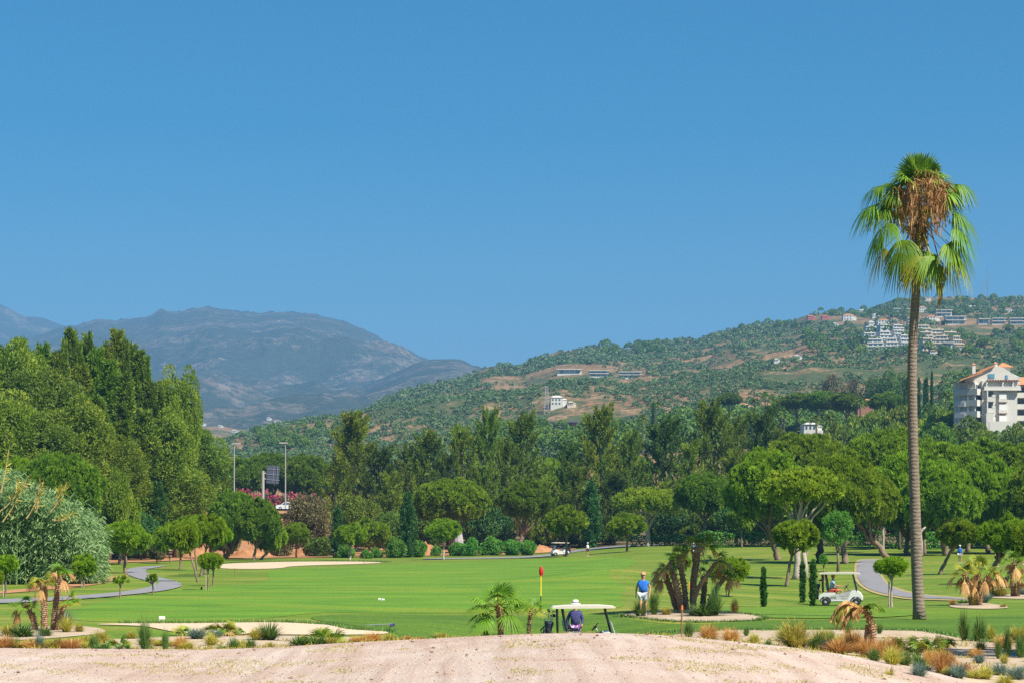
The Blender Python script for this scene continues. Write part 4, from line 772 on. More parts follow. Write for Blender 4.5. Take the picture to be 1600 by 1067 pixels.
def villa(px, py, w, h, style, lab, group='villas on the hillside', name='villa', col=None, cat='house', hit_=None, depth=9):
    p = (hit_ or hhit)(px, py)
    if p is None: return
    k = p.y/F; W_, H_ = w*k, h*k; root = empty(name, (p.x, p.y, p.z-.2), 0, lab, cat, group); col = col or M_WHITE; rng = random.Random(int(px))
    g = 4.0; b = MB(); b.box((0, 0, -g/2), (W_, depth, g)); st = max(1, round(H_/3.2)); fh = H_/st
    if style == 'modern':
        b.box((0, depth*.12, H_*.5), (W_*.94, depth*.7, H_-.02)); b.build('wall', col, root)
        for s in range(st):
            z = (s+1)*fh; r = MB(); r.box((rng.uniform(-.03, .03)*W_, -.2, z+.12), (W_*(1.02 if s == st-1 else .98), depth+.6, .5)); r.build('roof' if s == st-1 else 'slab', col, root)
            n = max(2, int(W_/5))
            for q in range(n):
                m = MB(); m.box((W_*(-.42+.84*(q+.5)/n), depth*.12-depth*.35-.06, z-fh*.48), (W_*.84/n*.82, .12, fh*.62)); m.build('window', M_BGLASS if (q+s) % 3 else M_GLASS, root)
    else:
        b.box((-W_*.12, 0, H_*.42), (W_*.72, depth, H_*.84)); b.box((W_*.28, .8, H_*.3), (W_*.4, depth*.8, H_*.6)); b.build('wall', col, root)
        rf = MB(); rf.box((-W_*.12, 0, H_*.92), (W_*.78, depth*1.08, H_*.16+.3), taper=.45); rf.box((W_*.30, .8, H_*.66), (W_*.42, depth*.86, H_*.1+.2), taper=.5); rf.build('roof', M_TILE if style == 'tile' else col, root)
        for s in range(st):
            for q in range(3):
                m = MB(); m.box((W_*(-.36+.2*q), -depth/2-.05, fh*(s+.45)*.8), (W_*.09, .12, fh*.36)); m.build('window', M_GLASS, root)
    return root
villa(890, 584, 39, 7, 'modern', 'long low white villa with blue glass, left of three modern villas')
villa(935, 588, 31, 9, 'modern', 'two storey modern villa with grey glass front, middle of three')
villa(985, 590, 36, 9, 'modern', 'white modern villa with blue glazing, right of three')
villa(873, 633, 26, 15, 'flat', 'white cubic villa with blue windows beside the lattice mast', col=M_WHITE)
villa(893, 634, 14, 7, 'flat', 'small pale outbuilding right of the white cubic villa', col=M_CREAM)
for a in [(1268, 500, 14, 7, 'tile', 'red house, left of two on the skyline'), (1290, 499, 14, 6, 'tile', 'red house, right of two on the skyline')]: villa(*a, col=M_RED)
for a in [(1327, 501, 22, 10, 'tile', 'white house with tiled roof right of the red houses'), (1347, 489, 12, 5, 'flat', 'small pale house on the ridge right of the tiled white house'), (1407, 492, 24, 9, 'modern', 'white villa on the ridge just left of the tall palm'), (1382, 508, 24, 9, 'tile', 'pinkish villa above the terraced apartments'), (1362, 512, 12, 10, 'flat', 'narrow white villa left of the pinkish villa'),
          (1442, 488, 14, 9, 'tile', 'white villa just right of the tall palm, highest row'), (1457, 502, 22, 8, 'tile', 'tiled white villa right of the tall palm, second row'), (1474, 495, 26, 10, 'modern', 'white stepped villa with three terraces'), (1492, 507, 33, 12, 'modern', 'big white villa with rows of dark windows below the stepped villa'), (1425, 512, 16, 14, 'modern', 'white villa partly behind the tall palm trunk'),
          (1536, 507, 18, 8, 'modern', 'white villa with glass front, left of two near the right ridge'), (1559, 507, 22, 9, 'modern', 'white villa with glass front, right of two near the right ridge'), (1592, 507, 32, 9, 'modern', 'white villa at the right edge of the ridge'), (1500, 546, 12, 6, 'tile', 'small tiled house right of the terraced apartments'), (1458, 552, 14, 5, 'tile', 'orange roofed house below the terraced apartments'), (1480, 545, 14, 9, 'modern', 'white house with blue shade below the terraced apartments'), (1246, 561, 14, 6, 'flat', 'small white building under construction on the hill flank'), (1449, 470, 10, 5, 'tile', 'pale house alone on the summit just right of the tall palm'), (1520, 484, 16, 6, 'flat', 'small cream house below the radio masts'), (1576, 488, 14, 6, 'tile', 'small tiled house near the right end of the ridge'), (1398, 505, 14, 7, 'tile', 'small tiled villa above the terraced apartments left of the palm'), (1368, 497, 12, 6, 'flat', 'tiny white villa above the narrow white one on the ridge'), (1213, 566, 10, 6, 'flat', 'tiny white building left of the one under construction'), (1305, 510, 12, 5, 'flat', 'tiny pale house below the red houses')]: villa(*a)
def terrace_block(px, py, w, lab, col):
    p = hhit(px, py)
    if p is None: return
    k = p.y/F; W_ = w*k; root = empty('apartment_building', (p.x, p.y, p.z-.3), R(random.Random(px).uniform(-12, 12)), lab, 'apartment block', 'terraced apartments on the hillside'); rng = random.Random(px)
    b = MB(); b.box((0, 3, -3), (W_, 16, 6))
    for s in range(3): b.box((W_*rng.uniform(-.05, .05), 2.5*s+2, 3*s+1.5), (W_*(1-.16*s), 10, 3.0-.02*s))
    for q in range(4): b.box((W_*(-.4+.26*q), -1+2.2*(q % 3), 3*(q % 3)+3.6), (W_*.07, .5, 1.3))
    b.build('wall', col, root)
    for s in range(3):
        n = 3
        for q in range(n):
            m = MB(); m.box((W_*(-.3+.3*q)*(1-.16*s), 2.5*s-3.05, 3*s+1.4), (W_*.17, .14, 1.7)); m.build('window', M_GLASS, root)
        r = MB(); r.box((0, 2.5*s-3.4, 3*s+3.0), (W_*(1-.14*s), .5, .8)); r.build('parapet', col, root)
tb = [(1362, 522, 24), (1384, 519, 22), (1404, 520, 20), (1360, 533, 26), (1384, 531, 24), (1406, 529, 22), (1368, 544, 30), (1394, 543, 22), (1414, 538, 16), (1444, 521, 26), (1448, 533, 24), (1466, 529, 26), (1486, 533, 28), (1450, 545, 20), (1472, 539, 26), (1496, 540, 16)]
od = ['top left', 'top middle left', 'top block left of the palm', 'second row left', 'second row middle', 'second row right', 'lowest white left', 'lowest right of the white', 'beside the palm trunk left', 'top right of the palm', 'middle right of the palm', 'yellow upper', 'yellow rightmost upper', 'lowest right of the palm', 'yellow lower', 'last small yellow right']
for (px, py, w), o_ in zip(tb, od): terrace_block(px, py+3, w, f'{o_} building of the stepped cream apartments on the hill', M_CREAM if px > 1430 or px % 2 else M_WHITE)
# modern long house with a flat roof, lower down
def long_house():
    p = hhit(885, 672); k = p.y/F; root = empty('long_house', (p.x, p.y, p.z), 0, 'long low dark framed house with flat roof above a stone wall', 'house')
    W_ = 70*k; H_ = 13*k; x0 = -W_/2
    m = MB(); m.box((W_*.08, 0, H_), (W_*1.0, 9, .7)); m.build('roof', M_DARKW, root)
    m = MB(); m.box((x0+.3, -3.5, H_/2), (.6, .6, H_)); m.box((x0+4.2*k*3, -3.5, H_/2), (.6, .6, H_)); m.build('frame', M_CONC, root)
    m = MB(); m.box((W_*.1, 2, H_/2-.2), (W_*.8, 5, H_-.4)); m.build('wall', M_DARKW, root)
    m = MB(); m.box((-W_*.16, -.7, H_/2-.3), (W_*.1, .3, H_-.8)); m.build('panel', M_WHITE, root); m = MB(); m.box((W_*.26, -.75, H_*.6), (W_*.26, .3, H_*.6)); m.build('panel', M_BRICK, root)
    m = MB(); m.box((W_*.02, -8, -1.2), (W_*1.3, 2, 2.0)); m.box((W_*.02, -8.3, -5), (W_*1.25, 1.6, 6)); m.build('terrace', M_CONC, root)
long_house()
for a in [(1058, 664, 46, 22, 'tile', 'white villa with a small tower and tiled roof behind the olive conifers', M_WHITE), (1030, 660, 14, 12, 'tile', 'left wing of white house behind the olive conifer', M_WHITE), (1150, 668, 50, 18, 'tile', 'cream villa half hidden by the dark conifers', M_CREAM), (1163, 640, 22, 10, 'tile', 'villa with terracotta roof left of the far palms', M_WHITE)]: villa(*a[:6], col=a[6])
villa(1268, 672, 30, 12, 'flat', 'flat roofed white house above the right wood', col=M_WHITE, hit_=lambda a, b: Vector((*at(a, 600), zp(b, 600))), depth=8)
villa(1352, 632, 30, 9, 'tile', 'house with a brown tiled roof between the far flat topped pines', col=M_BROWN, hit_=lambda a, b: Vector((*at(a, 690), zp(b, 690))), depth=8)
villa(385, 722, 30, 6, 'flat', 'low white building with a blue wall beyond the pines', col=M_WHITE, hit_=lambda a, b: Vector((*at(a, 1250), zp(b, 1250))))
for i, (px, py, w, h, lab) in enumerate([(421, 655, 7, 3.5, 'tiny white house on the mountain foot, upper left of two'), (434, 660, 11, 4.5, 'tiny pink house on the mountain foot, right of two'), (368, 676, 12, 4.5, 'white house at the foot of the low far hill'), (318, 664, 9, 4, 'pale house far left on the mountain foot'), (345, 667, 7, 3.5, 'pale little house near the forest edge on the mountain foot'), (303, 630, 6, 4, 'pale house highest on the mountain foot beside the forest')]):
    villa(px, py, w, h, 'tile' if i % 2 else 'flat', lab, 'houses at the mountain foot', hit_=mhit, depth=12)
# masts
def mast(name, px, pb, pt, r, lab, lattice=False):
    p = hhit(px, pb); k = p.y/F; h = (pb-pt)*k; root = empty(name, tuple(p), 0, lab, 'mast', None)
    m = MB()
    if lattice:
        w = 1.5
        for sx, sy in ((-w, -w), (w, -w), (w, w), (-w, w)): m.tube([(sx, sy, -1), (sx*.5, sy*.5, h)], .16, 5)
        n = 9
        for i in range(n):
            z0, z1 = h*i/n, h*(i+1)/n; a, b = w*(1-.5*i/n), w*(1-.5*(i+1)/n)
            for s in (-1, 1): m.tube([(-a*s, -a, z0), (b*s, -b, z1)], .09, 4); m.tube([(a, -a*s, z0), (b, b*s, z1)], .09, 4)
            m.tube([(-b, -b, z1), (b, -b, z1)], .09, 4)
    else: m.tube([(0, 0, -2), (0, 0, h*.6), (0, 0, h)], [r, r*.8, r*.4], 6); m.box((0, 0, h*.8), (r*6, r*2, r*2)); m.box((0, 0, h*.55), (r*8, r*2, r*1.5))
    m.build('lattice' if lattice else 'pole', M_MET if not lattice else M_CONC, root)
mast('pylon', 854, 645, 603, .2, 'pale lattice pylon left of the white cubic villa', True)
mast('radio_mast', 1543, 468, 420, .45, 'tall thin radio mast on the ridge skyline'); mast('radio_mast', 1535, 468, 440, .35, 'short thin radio mast beside the taller one on the ridge')

# ------------------------------------------------------------------ white apartment block on the right
def apartment():
    Y0 = 548.; k = Y0/F
    def U(px): return (px-1535)*k
    def Zp(py): return zp(py, Y0)-Z0
    Z0 = zp(700, Y0); root = empty('apartment_block', (at(1535, Y0)[0], Y0, Z0), 0, 'white apartment block with orange tiled roofs rising above the pines', 'apartment block', 'apartment blocks above the pines')
    b = MB(); b.box((U(1562), 6.5, Zp(656)), (U(1590)-U(1535)+.0, 13, Zp(609)*1.0*.98+6)); b.build('wall', M_WHITE, root)
    # gable storey set back, with sloping top
    b = MB(); top = [(U(1510), Zp(609)), (U(1510), Zp(592)), (U(1557), Zp(571)), (U(1570), Zp(573)), (U(1596), Zp(591)), (U(1596), Zp(609))]
    b.prism(top, 1.6, 12, 'y'); b.build('gable_wall', M_WHITE, root)
    def slope(a, c, y0, y1, th, nm, mat): m = MB(); m.prism([(U(a[0]), Zp(a[1])), (U(c[0]), Zp(c[1])), (U(c[0]), Zp(c[1])+th), (U(a[0]), Zp(a[1])+th)], y0, y1); m.build(nm, mat, root)
    slope((1496, 596), (1530, 584), -3.5, 10, .35, 'roof', M_TILE); slope((1528, 584), (1556, 571), .8, 12.5, .4, 'roof', M_TILE); slope((1557, 570.5), (1598, 590), 2.2, 12.5, .3, 'roof', M_WHITE)
    # left wing, turned away from the sun
    wg = MB(); M = Euler((0, 0, R(-38))).to_matrix().to_4x4(); c0 = (U(1519), 4.0)
    wg.box((c0[0], c0[1], Zp(650)), (6.2, 6, Zp(597)-Zp(704)), M=M); wg.build('wing_wall', M_WHITE, root)
    for i, py in enumerate([612, 629.5, 647, 664.5, 682]):
        s = MB(); s.box((U(1517), 1.9, Zp(py)), (6.6, 4.2, 1.7), M=M); s.box((U(1507), 2.5, Zp(py)-.3), (3.0, 3.5, 1.2), M=M); s.build('balcony', M_WHITE, root)
        d = MB(); d.box((U(1518), 3.0, Zp(py-8)), (5.6, 3.6, 1.25), M=M); d.build('window', M_DARKW, root)
        for q in (-2.2, .5, 2.5):
            m = MB(); o = M @ Vector((q, -1.9, 0)); m.box((U(1517)+o.x, 1.9+o.y, Zp(py-8)), (.35, .35, 1.6), M=M); m.build('column', M_WHITE, root)
    # front balconies
    for i, py in enumerate([624, 641.5, 659]):
        for (a, c) in ((1540, 1553),):
            m = MB(); m.box((U((a+c)/2), -.9, Zp(py)), (U(c)-U(a), 1.8, 1.3)); m.box((U(c-2.5), -.92, Zp(py)+.9), (U(c)-U(c-5), 1.84, .7)); m.build('balcony', M_WHITE, root)
            m = MB(); m.box((U(a+6.2), -.06, Zp(py-8)), (1.9, .2, 1.9)); m.build('window', M_DARKW, root)
            m = MB(); m.box((U(a+.6), -1.6, Zp(py-8)), (.35, .35, 1.8)); m.build('column', M_WHITE, root)
        m = MB(); m.box((U(1566), -.4, Zp(py)-.2), (2.2, .9, .9)); m.build('bay', M_WHITE, root)
        m = MB(); m.box((U(1566), -.42, Zp(py-5)), (2.0, .7, 1.7)); m.build('window', M_PLASTIC, root)
        m = MB(); m.box((U(1566), -.46, Zp(py)-.75), (2.4, 1.0, .18)); m.build('sill', M_BROWN, root)
    # terrace parapet and pergola
    m = MB(); m.box((U(1565), -.7, Zp(607)), (U(1594)-U(1537), 1.0, 1.15)); m.box((U(1565), -.75, Zp(609.3)), (U(1594)-U(1537)+.2, 1.3, .25)); m.build('parapet', M_WHITE, root)
    m = MB(); m.box((U(1567), .2, Zp(594.6)), (U(1592)-U(1541), 2.2, .22)); [m.box((U(1542+4.2*q), -.2, Zp(593.7)), (.16, 2.8, .16)) for q in range(12)]; m.build('pergola', M_BROWN, root)
    for q in (1541, 1566, 1582): m = MB(); m.box((U(q), -.5, Zp(600)), (.5, .5, 2.0)); m.build('column', M_WHITE, root)
    for (a, c, y0, y1) in ((1546, 1556, 598, 603), (1560, 1564, 598, 603), (1546, 1556, 583, 590), (1573, 1577, 585, 591)):
        m = MB(); m.box((U((a+c)/2), 1.55, Zp((y0+y1)/2)), (U(c)-U(a), .2, Zp(y0)-Zp(y1))); m.build('window', M_GLASS if y0 > 590 else M_BGLASS, root)
    # little tower and chimneys
    m = MB(); m.box((U(1577), 7, Zp(578)), (U(1586)-U(1568), 3.2, 3.2)); m.build('tower', M_WHITE, root)
    m = MB(); m.box((U(1577), 7, Zp(567)), (U(1590)-U(1564), 4.6, 1.3), taper=.1); m.build('roof', M_TILE, root)
    m = MB(); m.box((U(1577), 5.35, Zp(578)), (.6, .15, .8)); m.build('window', M_DARKW, root)
    for q, y0, y1 in ((1526.5, 568, 582), (1561, 566, 572)):
        m = MB(); m.box((U(q), 4, Zp((y0+y1)/2)), (.9, .9, Zp(y0)-Zp(y1))); c = m.build('chimney', M_WHITE, root)
        m = MB(); m.box((U(q), 4, Zp(y0)+.25), (1.2, 1.2, .5), taper=.2); m.build('chimney_cap', M_TILE, c)
    # stepped garden wall in front
    m = MB(); m.box((U(1541), -3, Zp(672)), (1.9, 2, 9)); m.box((U(1560), -3.1, Zp(682)), (7, 2, 8)); m.build('garden_wall', M_WHITE, root)
    root = empty('apartment_block', (at(1600, Y0)[0], Y0+4, Z0), 0, 'second white apartment block with an orange roof, cut by the right edge', 'apartment block', 'apartment blocks above the pines')
    def U(px): return (px-1600)*k
    b = MB(); b.box((U(1612), 6, Zp(650)), (U(1634)-U(1592), 11, Zp(597)-Zp(704))); b.build('wall', M_WHITE, root)
    m = MB(); m.box((U(1612), 5, Zp(593)), (U(1640)-U(1585), 15, 2.4), taper=.4); m.build('roof', M_TILE, root)
    for py in (616, 634, 652, 670):
        m = MB(); m.box((U(1600), -.5, Zp(py)), (U(1622)-U(1586), 3, 1.4)); m.build('balcony', M_WHITE, root)
        m = MB(); m.box((U(1604), .45, Zp(py-8.5)), (U(1620)-U(1594), .2, 1.5)); m.build('window', M_DARKW, root)
apartment()
# trees between the wood and the hillside
def far_trees():
    GF = 'flat topped pines on the rise behind the wood'
    for px, pt, w, ch, Y, v, lab in [(1245, 612, 60, 26, 700, 0, 'far flat topped pine, leftmost of the row on the rise'), (1283, 609, 66, 30, 690, 1, 'far flat topped pine, second of the row on the rise'), (1322, 612, 62, 28, 680, 2, 'far flat topped pine left of the brown roofed house'), (1385, 610, 60, 32, 675, 0, 'far rounded pine right of the brown roofed house'), (1220, 622, 40, 26, 720, 1, 'far flat topped pine at the left end of the rise'),
        (1140, 612, 40, 20, 800, 2, 'far small pine left of the far palms')]:
        pine(px, None, pt, w, ch, Y=Y, size='m', v=v, mat=L_PINE_D, label=lab, group=GF, trunkr=.35, name='far_umbrella_pine')
    GW = 'round trees on the rise behind the wood'
    n = 0
    for px, pt, w, Y, mat, lab in [(1330, 650, 70, 560, L_OLIVE, 'yellow green round tree left in the row behind the wood'), (1370, 640, 76, 575, L_OLIVE, 'yellow green round tree below the brown roofed house'), (1408, 636, 70, 570, L_OLIVE, 'yellow green round tree just left of the tall palm trunk'), (1300, 662, 60, 545, L_OLIVE, 'low yellow green tree right of the flat roofed white house'), (1350, 665, 70, 530, L_FAR, 'green tree in the front of the row behind the wood'),
        (1395, 662, 66, 525, L_OLIVE, 'front green tree left of the tall palm trunk'), (1450, 650, 66, 560, L_PINE, 'bright green tree just right of the tall palm trunk'), (1482, 640, 60, 570, L_PINE, 'bright green tree left of the white apartment block'), (1500, 612, 40, 590, L_PINE, 'green tree touching the left wing of the apartment block'), (1512, 650, 56, 530, L_OLIVE, 'round olive tree before the apartment block left wing'),
        (1465, 664, 56, 520, L_PINE_D, 'dark green tree behind the wood, right of the palm trunk'), (1455, 632, 50, 610, L_FAR, 'dull green tree below the slim far cypresses'), (1566, 672, 22, 530, L_FAR, 'small dark tree before the apartment facade'), (1540, 672, 44, 500, L_OLIVE, 'round olive tree before the foot of the apartment block'), (1588, 660, 34, 525, L_OLIVE, 'airy tree before the right side of the apartment facade'), (1605, 668, 40, 515, L_FAR, 'dark tree at the right edge below the second block')]:
        bush(px, None, pt, w*1.1, Y=Y, kind='far', mat=mat, trunk=.05, name='round_tree', cat='tree', label=lab, group=GW, v=n, sink=0); n += 1
    GE = 'tall pale trees beyond the rise'
    for px, pt, w, Y, mat, lab in [(1300, 586, 50, 900, L_BROWN, 'brownish tall tree, left of the pale row beyond the rise'), (1330, 592, 40, 900, L_BROWN, 'brownish green tall tree beside the left brownish one'), (1360, 590, 40, 890, L_FAR, 'grey green tall tree in the middle of the pale row'), (1388, 575, 44, 880, L_FAR, 'highest grey green tree left of the tall palm trunk'), (1410, 582, 40, 885, L_FAR, 'grey green tree touching the tall palm trunk')]:
        bush(px, None, pt, w, Y=Y, kind='airy', mat=mat, trunk=.12, name='eucalyptus_tree', cat='tree', label=lab, group=GE, v=px % 3, sink=0)
    GY = 'slim far cypresses near the apartment block'
    for px, pt, Y, lab in [(1417, 583, 640, 'far slim cypress hugging the left of the tall palm trunk'), (1436, 584, 640, 'far slim cypress just right of the tall palm trunk'), (1445, 586, 645, 'far slim cypress, left of a close pair'), (1448, 583, 640, 'far slim cypress, right of a close pair'), (1456, 575, 635, 'tallest far slim cypress'), (1414, 602, 630, 'short far slim cypress left of the tall palm trunk'), (1021, 622, 700, 'far dark cypress left of the tiled villa')]:
        conifer(px, None, pt, 7, Y, 'col', L_CYP, lab, 'cypress', GY, 'far_cypress', px % 3, clear=0)
    GQ = 'far feathery palms'
    for i, (px, pt, Y, lab) in enumerate([(1275, 640, 580, 'far feathery palm behind the flat roofed white house'), (1297, 638, 585, 'far feathery palm right of the flat roofed white house'), (1225, 634, 620, 'far feathery palm left end of the rise'), (1196, 605, 760, 'tallest far palm above the broad dark conifer'), (1180, 615, 770, 'far palm left of the tallest one'), (1207, 612, 760, 'far palm right of the tallest one'), (1344, 616, 660, 'far palm behind the brown roofed house'),
        (1478, 603, 640, 'far palm left of the apartment block, lower one'), (1490, 604, 635, 'far palm hugging the apartment block'), (1470, 650, 530, 'far palm with brown skirt right of the tall trunk'), (1512, 662, 505, 'far palm with orange skirt below the apartment wing'), (1553, 663, 525, 'small palm before the apartment facade'), (1004, 640, 660, 'far palm left of the tiled villa'), (1024, 620, 720, 'far palm above the tiled villa'), (348, 722, 430, 'palm top beside the left light pole'), (1128, 640, 720, 'far palm right of the tiled villa')]):
        x, y = at(px, Y); g = gz(x, y); zt = zp(pt, Y); h = min(zt-g, 14); root = empty('far_palm', (x, y, zt-h), i, lab, 'palm tree', GQ)
        me = crown_me('farpalm', lambda: far_palm_crown(), L_FAR); ob('crown', me, root, (0, 0, h-2.6), (0, 0, i*1.1), 1.0); m = MB(); m.tube([(0, 0, -1), (.1, 0, h*.5), (0, 0, h-2.4)], [.3, .24, .26], 7); m.build('trunk', BARK_D, root)
def far_palm_crown():
    rng = np.random.default_rng(77); parts = []
    for f in range(34):
        a = rng.uniform(0, 6.28); el = rng.uniform(-.5, 1.3); L = 2.4; t = np.linspace(.1, 1, 14); dx = np.cos(el)*t*L; dz = np.sin(el)*t*L-1.1*t**2; P = np.stack([np.cos(a)*dx, np.sin(a)*dx, dz], 1)
        for s in (-1, 1):
            D = unit(np.stack([-np.sin(a)*s+np.cos(a)*.6+0*t, np.cos(a)*s+np.sin(a)*.6+0*t, -.35+0*t], 1)); parts.append(blades(P, D, .55, .16, rng, np.full(14, rng.uniform(.2, 1)), True))
    return join(parts)
far_trees()

# ------------------------------------------------------------------ palms
def fan_leaf(seed, pitch, pet, bl, nseg=26, droop=.5, spread=105, cup=.18, curl=0.):
    """one fan frond growing towards +x, z up; returns V, T, tint. pitch in degrees"""
    rng = np.random.default_rng(seed); V, T, C = [], [], []; n0 = 0
    t = np.linspace(0, 1, 6); pr = R(pitch); X = np.cos(pr)*t*pet; Zc = np.sin(pr)*t*pet-pet*.18*t**2; w = .03*(1.3-t*.6)
    for i in range(6): V += [(X[i], -w[i], Zc[i]), (X[i], w[i], Zc[i]), (X[i], 0, Zc[i]-w[i]*1.2)]; C += [.85]*3
    for i in range(5):
        a = 3*i
        for j in range(3): b = (j+1) % 3; T += [(a+j, a+b, a+3+b), (a+j, a+3+b, a+3+j)]
    n0 = 18; e = np.array([X[5]-X[4], 0, Zc[5]-Zc[4]]); e /= np.linalg.norm(e); y = np.array([0, 1., 0]); nm = np.cross(e, y); o = np.array([X[5], 0, Zc[5]]); th = np.radians(np.linspace(-spread, spread, nseg)); dth = th[1]-th[0]
    rs = np.array([.02, .42, .66, .85, 1.0]); ws = np.array([.02, .42*dth*.52, .034, .02, .004]); base_t = rng.uniform(.2, .8)
    for k, a in enumerate(th):
        L = bl*(.72+.28*np.cos(a))*rng.uniform(.9, 1.08); d = np.cos(a)*e+np.sin(a)*y; s = np.cross(nm, d); dr = droop*rng.uniform(.7, 1.3)
        for q in range(5):
            r = rs[q]*L; p = o+d*r+nm*(-cup*bl*(abs(np.sin(a))**1.5)*rs[q])+nm*(.012 if k % 2 else -.012)*(q > 0); f = max(0, rs[q]-.30)/.70; p = p*1.0; p[2] -= dr*L*f**1.8; ww = ws[q]*(bl if q else 1)
            if curl: p = p+e*-curl*L*f
            V += [tuple(p-s*ww), tuple(p+s*ww)]; C += [np.clip(base_t*.6+.15+.12*rng.uniform()+(.45 if q == 4 else .12 if q == 3 else 0), 0, 1)]*2
        for q in range(4): a_ = n0+2*q; T += [(a_, a_+1, a_+3), (a_, a_+3, a_+2)]
        n0 += 10
    return np.array(V), np.array(T), np.array(C)
def frond_me(key, mat, **k):
    kk = ('frond', key, mat.name, tuple(sorted(k.items())))
    if kk not in CR:
        v = fan_leaf(hash(key) % 1000 if not isinstance(key, int) else key, **k); o = mesh_np('frond', v[0], v[1], mat, v[2], smooth=False); CR[kk] = o.data; bpy.data.objects.remove(o)
    return CR[kk]
def strands(seed, n, spread, L, w, fall=.8, up=0.):
    """a hanging bundle of seed stalks / dead strands"""
    rng = np.random.default_rng(seed); parts = []
    for s in range(n):
        a = rng.uniform(0, 6.28); o = np.array([np.cos(a), np.sin(a), 0])*rng.uniform(0, spread); l = L*rng.uniform(.5, 1.1); t = np.linspace(0, 1, 7); out = np.array([np.cos(a), np.sin(a), 0])*spread*.7
        P = o+out*(t*(1-t)*2.2)[:, None]+np.stack([0*t, 0*t, up*t*(1-t)*3-l*t**1.3*fall], 1); P += rng.normal(0, .02*L, P.shape)
        D = unit(np.roll(P, -1, 0)-P); D[-1] = [0, 0, -1]; parts.append(blades(P, unit(D+rnd_dir(rng, 7)*.25), l/6*1.5, w, rng, np.clip(rng.uniform(0, 1)+rng.normal(0, .1, 7), 0, 1), True))
    return join(parts)
PS = .60; CG = 'stems of the centre palm clump'; LG = 'stems of the left palm clump'
def palm(stem, Y, r0, r1, size, fr, label, group, name='fan_palm', bark=None, seed=0, cat='palm tree', skirt=0, kink=None, cone=0):
    """stem: photo pixels from foot to crown base at distance Y; fr: list of (azimuth deg or None, pitch, kind) fronds"""
    bark = bark or PALMFIB; P = [(at(px, Y)[0], zp(py, Y)) for px, py in stem]; x0 = P[0][0]; g = gz(x0, Y); rng = random.Random(seed)
    root = empty(name, (x0, Y, g), 0, label, cat, group); pts = [(p[0]-x0, (kink or 0)*i*.05, p[1]-g) for i, p in enumerate(P)]; pts[0] = (0, 0, -.1)
    V = [Vector(p) for p in pts]; C = []; n = 16
    for i in range(n+1):        # smooth the bends
        f = i/n*(len(V)-1); k = min(int(f), len(V)-2); t = f-k; p0 = V[max(0, k-1)]; p3 = V[min(len(V)-1, k+2)]; a, b = V[k], V[k+1]
        C.append((a*2+(b-p0)*t+(p0*2-a*5+b*4-p3)*t*t+(a*3-p0-b*3+p3)*t**3)*.5)
    
    if bark is PALMFIB: r0 *= .72; r1 *= .72
    rad = [r0*(1.25 if i == 0 else 1)+(r1-r0)*(i/n) for i in range(n+1)]; m = MB()
    if bark is PALMFIB: rad = [r*(1+.12*(i % 2)) for i, r in enumerate(rad)]
    m.tube([c[:] for c in C], rad, 12)
    m.build('trunk', bark, root, True)
    if bark is PALMFIB:         # stubs of cut leaf bases all round
        rr = np.random.default_rng(seed); k = int(40+90*len(C)*r0); ii = rr.integers(1, n, k); a = rr.uniform(0, 6.28, k); Q = np.array([C[i][:] for i in ii])+np.stack([np.cos(a)*r0*.9, np.sin(a)*r0*.9, rr.uniform(-.1, .1, k)], 1)
        v = blades(Q, unit(np.stack([np.cos(a)*.7, np.sin(a)*.7, np.full(k, .9)], 1)), r0*.7, r0*.5, rr, rr.uniform(0, .6, k), True); mesh_np('leaf_bases', *v[:2], L_DEAD, v[2], root)['kind'] = 'stuff'
    if group in (CG, LG): size *= .76
    if group == CG: fr = [f for i, f in enumerate(fr) if i % 4 != 3]
    top = C[-1]; mats = {'g': L_PALM, 'y': L_PALMY, 'd': L_DEAD}
    for i, (az, pitch, kind) in enumerate(fr):
        az = rng.uniform(0, 360) if az is None else az; pb = round(pitch/15)*15; dr = {'g': .35, 'y': .4, 'd': .85}[kind]
        me = frond_me((i % 3)+10*int(pb+90), mats[kind], pitch=pb, pet=.75 if kind != 'd' else .62, bl=.75 if kind != 'd' else .7, nseg=22, droop=dr, spread=100 if kind != 'd' else 34, cup=.15 if kind != 'd' else .2)
        o = ob('frond', me, root, (top.x, top.y, top.z-rng.uniform(0, .12)*size), (0, 0, R(az)+rng.uniform(-.15, .15)), size*PS*rng.uniform(.85, 1.1))
        if kind == 'd': o.name = 'dead_frond'
    if skirt:
        v = strands(seed, skirt, .18*size, .8*size, .05*size); mesh_np('dead_skirt', *v[:2], L_DEAD, v[2], root).location = top
    return root, top, g, x0
def ring(n, p0, p1, kind, seed=0, a0=0, a1=360):
    r = random.Random(seed); return [(a0+(a1-a0)*(i+.5)/n+r.uniform(-14, 14), r.uniform(p0, p1), kind) for i in range(n)]
